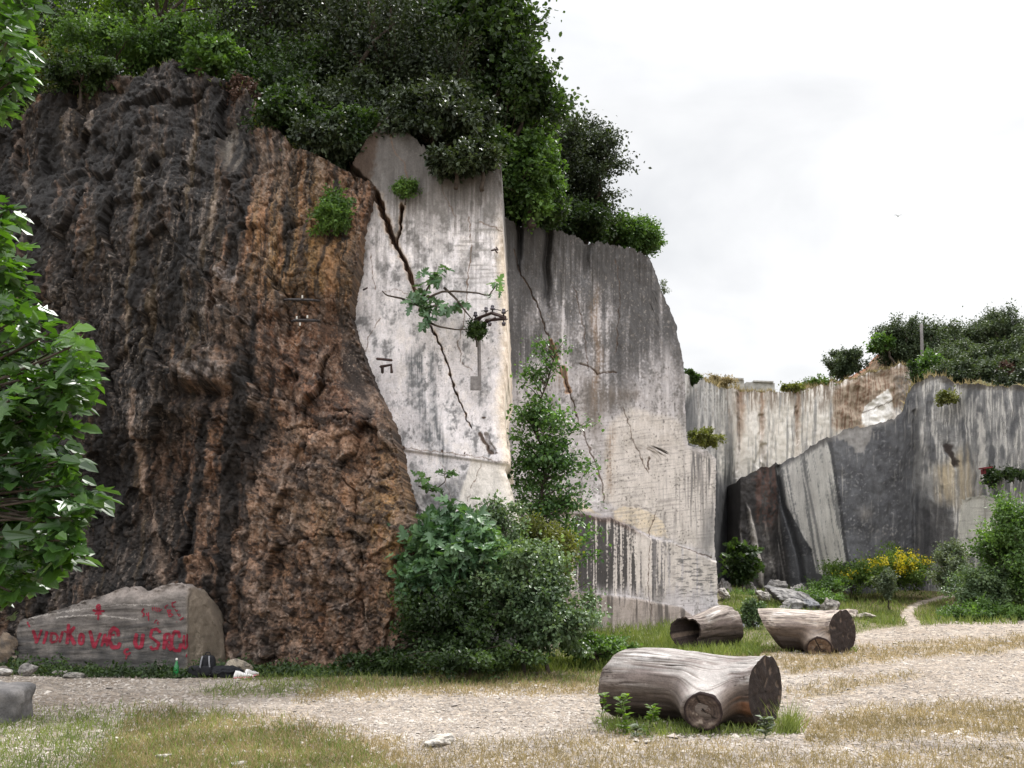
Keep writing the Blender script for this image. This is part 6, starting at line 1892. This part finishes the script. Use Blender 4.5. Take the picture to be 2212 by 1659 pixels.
# ------------------------------------------------------------------ metal left on the walls
def iron_fittings():
    s = 16.0 / FPX
    b = at(1035, 845, 15.95)
    t = thing('insulator_post', 'rusty iron post on the sawn wall carrying a crossarm of dark insulators', 'post', at(1035, 845, 15.98))
    mb = MB()
    a0, a1 = at(1036, 842, 15.93), at(1034, 690, 15.93)
    mb.tube(np.linspace(a0, a1, 6), .028, 4)
    mb.build('post', M['grey_iron'], t, False)
    mb = MB()
    for (p, q) in (((1025, 690, 15.9), (1062, 676, 15.55)), ((1062, 676, 15.55), (1092, 686, 15.35)), ((1050, 692, 15.75), (1092, 688, 15.33)), ((1046, 697, 15.8), (1070, 688, 15.5))):
        mb.tube(np.linspace(at(*p), at(*q), 4), .026, 4)
    mb.tube(np.linspace(at(1034, 692, 15.95), at(1040, 684, 15.75), 3), .03, 4)
    mb.build('crossarm', M['iron'], t, False)
    for (x, y, Y) in ((1027, 683, 15.85), (1050, 673, 15.68), (1064, 669, 15.5), (1088, 677, 15.34), (1058, 698, 15.6), (1088, 697, 15.36)):
        up = 1 if y < 690 else -1
        c = at(x, y + 5 * up, Y)
        k = MB()
        k.lathe(c, [(.001, 0), (.012, 0), (.012, .03), (.034, .035), (.038, .06), (.022, .068), (.030, .085), (.024, .108), (.001, .112)] if up > 0 else [(.001, -.09), (.022, -.085), (.03, -.06), (.034, -.035), (.012, -.03), (.012, 0), (.001, 0)], 12)
        k.build('insulator', M['ceramic'], t)
    mb = MB()
    for pts in (((1050, 675, 15.66), (1046, 671, 15.6), (1040, 672, 15.55)), ((1064, 668, 15.5), (1075, 669, 15.3), (1082, 671, 15.2)), ((1088, 676, 15.34), (1093, 673, 15.2), (1097, 671, 15.1)), ((1092, 692, 15.36), (1097, 689, 15.2))):
        mb.tube(np.array([at(*p) for p in pts]), .007, 5)
    mb.build('wire', M['dark_iron'], t)
    mb = MB()
    c = at(1028, 828, 15.94); mb.box(c, (24 * s, .06, 30 * s))
    bx = mb.build('plate', M['grey_iron'], t, False)
    # the letter P on the plate
    mb = MB()
    for pts in ([(1025, 838), (1025, 820)], [(1025, 820), (1031, 820), (1033, 824), (1031, 829), (1025, 829)]):
        P = np.array([at(x, y, 15.905) for x, y in pts])
        mb.tube(P, .011, 5)
    mb.build('lettering', M['dark_iron'], bx).location = (0, 0, 0)
    px_tree('shrub', 'small dark ivy clump hanging on the iron post', 'shrub', 1030, 712, 22, 19, 15.75, 14, 1500, .07, 'oak', 640, None, group=HS, trunk_r=.012, droop=.3)
    # smaller fittings
    def bar(label, pts, r, name='iron_bracket', mat='iron', holder=None):
        o = MB()
        for ps in pts: o.tube(np.array([at(*p) for p in ps]), r, 4)
        ob = o.build(name, M[mat], None, False)
        tag(ob, label, 'bracket', 'iron fittings left in the walls')
        return ob
    bar('bent iron bar driven into the sawn wall near the brown edge', [[(814, 775, 16.2), (815, 775, 15.9), (846, 778, 15.9), (846, 778, 16.2)]], .022)
    bar('square iron hook just below the bent iron bar', [[(822, 792, 16.2), (824, 792, 15.95), (845, 788, 15.95), (846, 806, 15.95)], [(826, 792, 15.95), (826, 805, 16.1)]], .024)
    bar('small forked iron spike high by the wall edge', [[(1062, 541, 15.95), (1075, 538, 15.75)], [(1068, 538, 15.95), (1074, 546, 15.8)], [(1072, 534, 15.95), (1075, 540, 15.7)]], .016)
    bar('tiny iron peg on the sawn wall left of the crack', [[(785, 626, 16.2), (793, 622, 15.95)]], .016)
    t = thing('insulator_bracket', 'dark iron bracket with white insulators on the brown rock', 'bracket', at(655, 648, 15.6))
    mb = MB()
    mb.tube(np.array([at(612, 648, 15.7), at(625, 647, 15.15), at(675, 648, 15.1), at(690, 650, 15.6)]), .02, 4)
    mb.tube(np.array([at(630, 694, 15.7), at(636, 692, 15.15), at(680, 692, 15.1), at(690, 694, 15.6)]), .022, 4)
    mb.build('bracket', M['dark_iron'], t, False)
    for (x, y) in ((653, 643), (641, 688), (664, 686), (648, 702)):
        k = MB()
        k.lathe(at(x, y, 15.1), [(.001, -.012), (.013, -.012), (.016, .0), (.010, .008), (.015, .018), (.011, .034), (.001, .036)], 10)
        k.build('insulator', M['white_ceramic'], t)


iron_fittings()

# red sheet on the right wall
mb = MB()
c = at(2129, 1011, 37.6)
mb.box(c, (.34, .4, .05), np.array([[1, 0, -.1], [0, 1, 0], [.1, 0, 1]]))
mb.box(c + [0, .2, -.12], (.06, .3, .18))
o = mb.build('red_sheet', M['red_metal'], None, False)
tag(o, 'small red metal sheet fixed on the right hand grey wall', 'sheet')

# concrete blocks on the far rim
for lab, x0, x1, yt, yb, Y in (('grey concrete block on the left of the far rim', 1579, 1606, 821, 842, 52), ('long low concrete block on the far rim', 1612, 1672, 827, 846, 53)):
    mb = MB()
    a, b = at(x0, yb, Y), at(x1, yt, Y)
    w, h = b[0] - a[0], b[2] - a[2]
    cx, cz = (a[0] + b[0]) / 2, (a[2] + b[2]) / 2
    R_ = np.array([[1, 0, .04], [0, 1, 0], [-.04, 0, 1]])
    mb.box((cx, Y + .6, cz), (w, 1.4, h), R_)
    mb.box((cx + w * .1, Y + .55, cz + h * .5 + .04), (w * .7, 1.5, .08), R_)
    o = mb.build('concrete_block', M['concrete'], None, False)
    tag(o, lab, 'concrete block', 'concrete blocks on the far rim')

# wooden pole on the right rim
mb = MB()
p0 = at(1993, 790, 51); p1 = at(1990, 700, 51)
mb.tube(np.linspace(p0, p1, 5), np.linspace(.10, .075, 5), 8)
mb.tube(np.linspace(p1 + [-.10, 0, -.12], p1 + [.10, 0, -.12], 3), .03, 6)
o = mb.build('pole', M['grey_iron'], None)
tag(o, 'bare grey pole standing before the right rim trees', 'pole')
mb = MB()
mb.tube(np.linspace(at(1567, 835, 50), at(1567, 808, 50), 4), .02, 6)
mb.tube(np.linspace(at(1564, 812, 50), at(1570, 811, 50), 3), .015, 6)
o = mb.build('thin_rod', M['grey_iron'], None)
tag(o, 'thin upright rod on the grassy far rim', 'rod')

# earth mound on the right rim
def mound():
    n = 60
    px = np.linspace(1780, 2010, n)[None, :]; v = np.linspace(0, 1, 40)[:, None]
    tp = pts_interp([(1780, 835), (1840, 812), (1868, 795), (1890, 770), (1906, 758), (1930, 757), (1960, 770), (2010, 800)], px)
    py = tp + (850 - tp) * v
    Y = 57 - 4.0 * v + 0 * px
    P = at(px + 0 * v, py, Y)
    d = .18 * fbm(P[..., 0] * 1.2, P[..., 1] * 1.2, P[..., 2] * 1.2, 4, 701)
    P[..., 2] += d * sstep(0, .2, v)
    n1 = fbm(P[..., 0] * 2.5, P[..., 1] * 2.5, P[..., 2] * 2.5, 4, 702)
    c = mixc(full(n1.shape, lin((148, 120, 92))), lin((104, 92, 80)), .5 + n1)
    c = mixc(c, lin((150, 138, 84)), .8 * sstep(.5, .9, v + .4 * n1))
    c = mixc(c, lin((150, 92, 66)), .7 * sstep(.18, .02, v + .1 * n1))
    c = mixc(c, lin((176, 170, 162)), .7 * sstep(.35, .6, fbm(P[..., 0] * 6, P[..., 1] * 6, P[..., 2] * 6, 2, 703)))
    back = P[:1] + np.array([0, 6, -2.5])
    Q = np.concatenate([back, P], 0); C = np.concatenate([c[:1], c], 0)
    o = mesh_obj('hill', Q, grid_faces(41, n)[:, ::-1], M['hill'], None, C * .9)
    tag(o, 'bare brown earth mound below the right rim trees', 'mound', kind='structure')


mound()

# ------------------------------------------------------------------ things left on the ground
def bags():
    Y = CAM_H * FPX / (1459 - 1213) 
    Y = 14.35
    z = gz(450, Y)
    X = lambda px: gx(px, Y)
    def pillow(c, d, seed, e=2.6, n=24, amp=.05):
        th = np.linspace(0, math.pi, n)[:, None]; ph = np.linspace(0, 2 * math.pi, 2 * n, endpoint=False)[None]
        V = np.stack([np.sin(th) * np.cos(ph), np.sin(th) * np.sin(ph), np.cos(th) + 0 * ph], -1)
        r_ = (np.abs(V[..., 0]) ** e + np.abs(V[..., 1]) ** e + np.abs(V[..., 2]) ** e) ** (-1 / e)
        P = V * r_[..., None]
        P = P * (1 + amp * fbm(P[..., 0] * 2.2 + seed, P[..., 1] * 2.2, P[..., 2] * 2.2, 3, seed)[..., None])
        return P * np.array(d) * .5 + np.array(c), grid_faces(n, 2 * n, True)
    # backpack
    t = thing('backpack', 'black backpack with grey straps standing against the weeds', 'backpack', (X(450), Y, z))
    P, F = pillow((X(450), Y, z + .145), (.21, .16, .30), 11, 3.2, 28, .06)
    P[..., 0] -= 0.05 * (P[..., 2] - z - .1)
    mesh_obj('body', P, F, M['black_cloth'], t)
    P, F = pillow((X(450), Y - .09, z + .09), (.15, .06, .14), 12, 3.0, 16, .05)
    mesh_obj('pocket', P, F, M['black_cloth'], t)
    for sx in (-.045, .045):
        mb = MB(); mb.tube(np.array([(X(448) + sx, Y - .075, z + .285), (X(448) + sx * 1.2, Y - .10, z + .22), (X(448) + sx * 1.5, Y - .095, z + .12), (X(448) + sx * 1.6, Y - .10, z + .04)]), .011, 6)
        mb.build('strap', M['grey_cloth'], t)
    mb = MB(); mb.tube(np.array([(X(448) - .03, Y, z + .285), (X(448) - .02, Y, z + .325), (X(448) + .03, Y, z + .325), (X(448) + .04, Y, z + .285)]), .008, 6)
    mb.build('handle', M['black_cloth'], t)
    # box like bag
    t = thing('shoulder_bag', 'squat black bag left of the backpack', 'bag', (X(424), Y - .05, z))
    P, F = pillow((X(426), Y - .05, z + .075), (.17, .16, .165), 13, 5, 22, .04)
    mesh_obj('body', P, F, M['black_cloth'], t)
    mb = MB(); mb.tube(np.array([(X(412), Y - .12, z + .10), (X(402), Y - .16, z + .03), (X(392), Y - .14, z + .012), (X(398), Y - .20, z + .012), (X(412), Y - .18, z + .02)]), .012, 6)
    mb.build('strap', M['black_cloth'], t)
    t = thing('jacket', 'crumpled black jacket lying right of the backpack', 'jacket', (X(492), Y - .02, z))
    P, F = pillow((X(490), Y - .02, z + .05), (.46, .26, .135), 14, 2.3, 30, .22)
    P[..., 2] = np.maximum(P[..., 2], z + .004)
    P[..., 2] += .03 * ridged(P[..., 0] * 7, P[..., 1] * 7, 0, 3, 15) * (P[..., 2] > z + .03)
    mesh_obj('body', P, F, M['black_cloth'], t)
    P, F = pillow((X(518), Y - .05, z + .03), (.18, .1, .06), 18, 2.3, 16, .2)
    mesh_obj('sleeve', P, F, M['black_cloth'], t)
    # shoes
    for lab, dx, dy, rz, hh in (('pale trainer lying nearest the jacket end', 533, -.12, .5, 0), ('pale trainer standing on its heel behind the other', 545, .02, 1.1, .01)):
        c = np.array([X(dx), Y + dy, z + hh])
        t = thing('shoe', lab, 'shoe', c, 'pair of pale trainers')
        a = np.linspace(0, 1, 22)[:, None]; th = np.linspace(0, 2 * math.pi, 20, endpoint=False)[None]
        wd = np.interp(a, [0, .1, .4, .7, .92, 1], [.012, .032, .030, .042, .030, .006])
        ht = np.interp(a, [0, .08, .3, .45, .7, .95, 1], [.03, .095, .085, .065, .05, .03, .012])
        lx = (a - .5) * .27 + 0 * th
        Pl = np.stack([lx, wd * np.cos(th), .012 + ht * .5 + ht * .5 * np.sin(th)], -1)
        Rz = np.array([[math.cos(rz), -math.sin(rz), 0], [math.sin(rz), math.cos(rz), 0], [0, 0, 1]])
        mesh_obj('upper', Pl @ Rz.T + c, grid_faces(22, 20, True), M['white_cloth'], t)
        Ps = np.stack([lx, (wd + .004) * np.cos(th), .012 + .010 * np.sin(th) + 0 * lx], -1)
        mesh_obj('sole', Ps @ Rz.T + c, grid_faces(22, 20, True), M['pink'], t)
        mb = MB()
        for q in (.05, .08, .11): mb.tube(np.array([[q - .06, -.028, .066 - q * .1], [q - .06, 0, .082 - q * .1], [q - .06, .028, .066 - q * .1]]) @ Rz.T + c, .004, 5)
        mb.build('laces', M['grey_cloth'], t)
    # bottle
    bx = X(387) 
    t = thing('bottle', 'green glass bottle with a pale cap standing on the gravel', 'bottle', (bx, Y - .1, z))
    k = MB(); k.lathe((bx, Y - .1, z), [(.001, 0), (.030, 0), (.034, .01), (.034, .14), (.030, .165), (.016, .20), (.012, .22), (.012, .25), (.001, .25)], 18)
    k.build('body', M['glass'], t)
    k = MB(); k.lathe((bx, Y - .1, z), [(.0145, .235), (.0145, .262), (.001, .263)], 14)
    k.build('cap', M['white_ceramic'], t)
    k = MB(); k.lathe((bx, Y - .1, z), [(.0348, .05), (.0348, .11)], 18)
    k.build('label', M['white_ceramic'], t) if False else None


bags()

# bird
Yb = 130
c = at(1940, 467, Yb)
t = thing('bird', 'pale gull gliding alone in the white sky', 'bird', c)
k = Yb / FPX
mb = MB()
a = np.linspace(0, 1, 12)[:, None]; th = np.linspace(0, 2 * math.pi, 10, endpoint=False)[None]
rr = np.interp(a, [0, .1, .3, .6, .85, 1], [.01, .05, .085, .07, .025, .05]) + 0 * th
body = np.stack([rr * np.cos(th), (a - .5) * .55 + 0 * th, rr * np.sin(th) * (1 - .7 * (a > .9))], -1)
V = [body.reshape(-1, 3)]; F = [grid_faces(12, 10, True)]; off = 120
for sgn in (-1, 1):
    xs = np.linspace(0, .62, 9); z_ = .02 + .16 * np.sin(np.linspace(0, 1, 9) * 2.2) ; ch = np.interp(xs, [0, .3, .62], [.15, .13, .02]); yo = np.interp(xs, [0, .3, .62], [-.05, -.10, .06])
    for up in (.012, -.012):
        V.append(np.stack([sgn * xs, yo, z_ + up * (1 - xs / .62)], -1)); V.append(np.stack([sgn * xs, yo + ch, z_ + up * .3 * (1 - xs / .62)], -1))
        i = np.arange(8); F.append(np.stack([off + i, off + i + 1, off + 9 + i + 1, off + 9 + i], -1)); off += 18
mesh_obj('bird_body', np.concatenate(V) + c, [np.concatenate(F)], M['bird'], t).name = 'body'


# ------------------------------------------------------------------ grass, weeds and gravel
def sample_ground(n, y0=1290, y1=1700, x0=-120, x1=2330, seed=0, bias=1.0):
    r = np.random.default_rng(seed)
    px = r.uniform(x0, x1, n); py = y0 + (y1 - y0) * r.random(n) ** bias
    return px, py, ground_at(px, py), r


def in_free(P, px, py):
    """not inside a rock wall, not beyond the far walls"""
    Y = P[:, 1]
    lim = np.interp(px, [-500, 0, 200, 400, 560, 700, 900, 1100, 1105, 1300, 1450, 1556, 1560, 2400], [17.6, 16.8, 16.2, 15.8, 15.4, 15.2, 15.2, 15.8, 19.5, 22.3, 24.6, 27.2, 42, 40])
    return (Y < lim) & (Y > 3)


def grass():
    px, py, P, r = sample_ground(420000, 1275, 1720, seed=801, bias=1.0)
    g, d = grass_masks(px, py)
    ok = in_free(P, px, py)
    u = r.random(len(px))
    for nm, mat, msk, lab, hmin, hmax in (('dry_grass', 'dry_grass', d * (1 - .6 * g), 'thin dry straw coloured grass over the gravel', .03, .085), ('green_grass', 'green_grass', g, 'short green and yellowing grass beside gravel and bushes', .03, .10)):
        sel = ok & (u < msk * .55)
        idx = np.where(sel)[0][:95000]
        q = P[idx]
        n = len(q)
        dist = q[:, 1]
        h = r.uniform(hmin, hmax, n) * np.interp(dist, [7, 15, 30], [1.0, 1.25, 1.6])
        w = np.interp(dist, [7, 15, 30, 40], [.006, .010, .018, .024])
        tip = unit(np.stack([r.normal(size=n) * .45, r.normal(size=n) * .45, np.ones(n)], -1))
        an = r.uniform(0, 2 * math.pi, n)
        nr = np.stack([np.cos(an), np.sin(an), np.zeros(n)], -1)
        mb = MB()
        scatter(mb, BLADE, q - [0, 0, .004], tip, nr, h, w)
        o = mb.build(nm, M[mat], None, False)
        tag(o, lab, 'grass', kind='stuff')
        u = r.random(len(px))
    # taller fringe grass at bush feet, around the logs and at the wall toes
    spots = []
    for (x0, x1, y0, y1, n, h) in ((1290, 1640, 1392, 1420, 2600, .16), (860, 1330, 1425, 1452, 3800, .16), (1300, 1720, 1556, 1586, 520, .09), (1630, 1850, 1398, 1410, 500, .10), (1455, 1600, 1390, 1402, 500, .12),
                                  (0, 900, 1430, 1450, 2600, .09), (1270, 1460, 1340, 1400, 2200, .28), (1560, 2200, 1325, 1350, 2600, .22), (1570, 1850, 1262, 1335, 1600, .25), (1500, 1960, 1250, 1330, 1500, .3)):
        a, b = r.uniform(x0, x1, n), r.uniform(y0, y1, n)
        G = ground_at(a, b)
        k = in_free(G, a, b) & (dline(a, b, PATH) > 14)
        spots.append(np.concatenate([G[k], np.full((k.sum(), 1), h)], 1))
    S = np.concatenate(spots)
    n = len(S)
    tip = unit(np.stack([r.normal(size=n) * .35, r.normal(size=n) * .35, np.ones(n)], -1))
    an = r.uniform(0, 2 * math.pi, n)
    mb = MB()
    scatter(mb, BLADE, S[:, :3] - [0, 0, .005], tip, np.stack([np.cos(an), np.sin(an), 0 * an], -1), S[:, 3] * r.uniform(.5, 1.3, n), .010 + .0004 * S[:, 1])
    o = mb.build('tall_grass', M['green_grass'], None, False)
    tag(o, 'longer grass along the feet of bushes, logs and walls', 'grass', kind='stuff')


grass()


def rim_grass():
    r = np.random.default_rng(805)
    mb = MB()
    pos = []
    for top, pxs, lo, hi, n in ((topD, pxD, 1490, 1960, 3600), (topE, pxE, 1950, 2240, 700)):
        px = r.uniform(lo, hi, n)
        q = np.stack([np.interp(px, pxs, top[:, j]) for j in range(3)], -1)
        dd = r.random(n) ** 2 * 3.5
        q[:, :2] += unit(q[:, :2]) * dd[:, None]
        q[:, 2] -= .05
        pos.append(q)
    q = np.concatenate(pos); n = len(q)
    tip = unit(np.stack([r.normal(size=n) * .4, r.normal(size=n) * .4, np.ones(n)], -1)); an = r.uniform(0, 2 * math.pi, n)
    scatter(mb, BLADE, q, tip, np.stack([np.cos(an), np.sin(an), 0 * an], -1), r.uniform(.06, .42, n) * (.4 + 1.1 * np.clip(.5 + fbm(q[:, 0] * .5, q[:, 1] * .5, 0, 2, 806), 0, 1)), .04)
    o = mb.build('rim_grass', M['dry_grass'], None, False)
    tag(o, 'dry grass along the far rim of the quarry', 'grass', kind='stuff')
    # scrubby ground cover on the left slope
    px = r.uniform(-100, 640, 5200)
    q = np.stack([np.interp(px, pxA, topA[:, j]) for j in range(3)], -1)
    dd = r.random(len(px)) * 5
    q[:, :2] += unit(q[:, :2]) * dd[:, None]; q[:, 2] += .40 * dd - .12
    n = len(q); mb = MB()
    tip = unit(np.stack([r.normal(size=n) * .5, r.normal(size=n) * .5, np.ones(n)], -1)); an = r.uniform(0, 2 * math.pi, n)
    scatter(mb, BLADE, q, tip, np.stack([np.cos(an), np.sin(an), 0 * an], -1), r.uniform(.08, .22, n), .025)
    o = mb.build('slope_grass', M['green_grass'], None, False)
    tag(o, 'grass and low growth on the slope above the brown rock', 'grass', kind='stuff')


rim_grass()


def gravel():
    px, py, P, r = sample_ground(110000, 1330, 1720, seed=811, bias=.85)
    g, d = grass_masks(px, py)
    keep = in_free(P, px, py) & (r.random(len(px)) > 1.15 * g + .45 * d)
    q = P[keep]; n = len(q)
    sz = np.exp(r.normal(size=n) * .5) * np.interp(q[:, 1], [7, 15, 28], [.0085, .011, .019])
    V = np.array([[1, 0, 0], [-.9, .2, 0], [.1, 1, 0], [-.1, -1, .1], [.1, .1, .6], [0, 0, -.5]])
    F = [np.array([[0, 2, 4], [2, 1, 4], [1, 3, 4], [3, 0, 4]])]
    an = r.uniform(0, 2 * math.pi, n)
    tip = np.stack([np.cos(an), np.sin(an), .2 * r.normal(size=n)], -1)
    mb = MB()
    scatter(mb, (V, F), q + [0, 0, .001], tip, unit(np.array([0, 0, 1]) + .25 * rdir(n, r)), sz, sz * r.uniform(.6, 1.5, n))
    o = mb.build('gravel', M['pebble'], None, False)
    tag(o, 'pale limestone chips strewn over the quarry floor', 'gravel', kind='stuff')


gravel()

# low ivy and weeds along the foot of the brown rock, in front of the graffiti rock
def toe_weeds():
    r = np.random.default_rng(821)
    mb = MB()
    n = 9000
    px = r.uniform(-60, 900, n)
    Y = np.interp(px, [0, 400, 480, 560, 900], [15.2, 14.75, 15.3, 15.2, 15.0]) - r.random(n) ** 1.6 * .7
    x = gx(px, Y)
    hgt = (.04 + .2 * r.random(n) ** 2) * (.5 + .8 * np.clip(fbm(px / 45, 0.3, 0, 2, 822) + .4, 0, 1)) * np.interp(px, [350, 420, 450, 560], [1, .8, 1.4, .8])
    q = np.stack([x, Y, ground_z(x, Y) + hgt * r.random(n)], -1)
    scatter(mb, OVAL, q, unit(rdir(n, r) + [0, -.2, .3]), unit(rdir(n, r) * .6 + [0, -.3, .9]), r.uniform(.03, .065, n))
    o = mb.build('ground_ivy', M['oak'], None, False)
    tag(o, 'low dark weeds along the foot of the brown cliff', 'ground cover', kind='stuff')


toe_weeds()


# leafy sprigs around the nearest log
def sprigs():
    r = np.random.default_rng(831)
    G = 'sprigs growing in front of the nearest log'
    for lab, stems in (('bright leafy sprig at the left end of the nearest log', [(1308, 1560, 1306, 1500, 9.75)]),
                       ('bushy green sprig rising before the left half of the nearest log', [(1350, 1572, 1340, 1508, 9.6), (1352, 1572, 1358, 1500, 9.6), (1350, 1572, 1350, 1530, 9.5)]),
                       ('short sprig with star shaped leaf tip beside the branch stub', [(1395, 1580, 1405, 1525, 9.5), (1398, 1580, 1412, 1528, 9.45)]),
                       ('low sprig in the grass under the nearest log', [(1372, 1592, 1380, 1568, 9.3)]),
                       ('pale green weed below the right cut of the nearest log', [(1652, 1590, 1650, 1552, 9.35), (1650, 1590, 1657, 1558, 9.35)])):
        b = at(stems[0][0], stems[0][1], stems[0][4])
        b[2] = gz(stems[0][0], stems[0][4])
        t = thing('plant', lab, 'plant', b, G)
        tb, mb = MB(), MB()
        for (x0, y0, x1, y1, Y) in stems:
            a = at(x0, y0, Y); a[2] = gz(x0, Y) - .02
            e = at(x1, y1, Y)
            P = bent(a, e, r, 6, .06)
            tb.tube(P, np.linspace(.005, .003, 6), 5)
            m = 26
            u = r.random(m) ** .6
            q = np.array([np.interp(u, np.linspace(0, 1, 6), P[:, j]) for j in range(3)]).T
            an = r.uniform(0, 2 * math.pi, m)
            tip = np.stack([np.cos(an), np.sin(an), .35 + 0 * an], -1)
            scatter(mb, LEAF, q, tip, unit(np.stack([-.3 * np.cos(an), -.3 * np.sin(an) - .2, 1 + 0 * an], -1)), r.uniform(.05, .095, m))
        tb.build('stem', M['stem'], t)
        mb.build('foliage', M['lime'] if 'bright' in lab or 'star' in lab or 'bushy' in lab else M['silver'], t, smooth=False)
    # grass tuft at the right end
    b = at(1700, 1565, 9.75); b[2] = gz(1700, 9.75)
    mb = MB(); n = 150
    q = b + np.stack([r.normal(size=n) * .06, r.normal(size=n) * .06, 0 * r.random(n)], -1)
    tip = unit(np.stack([r.normal(size=n) * .35 + .15, r.normal(size=n) * .3, np.ones(n)], -1)); an = r.uniform(0, 6.28, n)
    scatter(mb, BLADE, q, tip, np.stack([np.cos(an), np.sin(an), 0 * an], -1), r.uniform(.15, .36, n), .008)
    o = mb.build('grass_tuft', M['green_grass'], None, False)
    tag(o, 'tuft of long grass at the right end of the nearest log', 'grass tuft')
    for lab, px, py, w in (('whitish stone by the foot of the branch stub', 1560, 1572, .10), ('flat white stone in the dry grass before the nearest log', 1400, 1606, .10), ('flat pale stone sunk in the gravel at the bottom', 950, 1606, .34),
                           ('white stone in the grass near the bottom left', 350, 1640, .16), ('broken white stone at the lower left edge of the gravel', 515, 1655, .14)):
        g = ground_at(px, py)
        stone('stone', lab, 'stone', tuple(g), (w, w * .7, w * .35), 860 + px % 37, (176, 168, 158), (214, 208, 198), (0, 0, px), 'loose pale stones on the gravel', .3, 8, .25, 14)


sprigs()
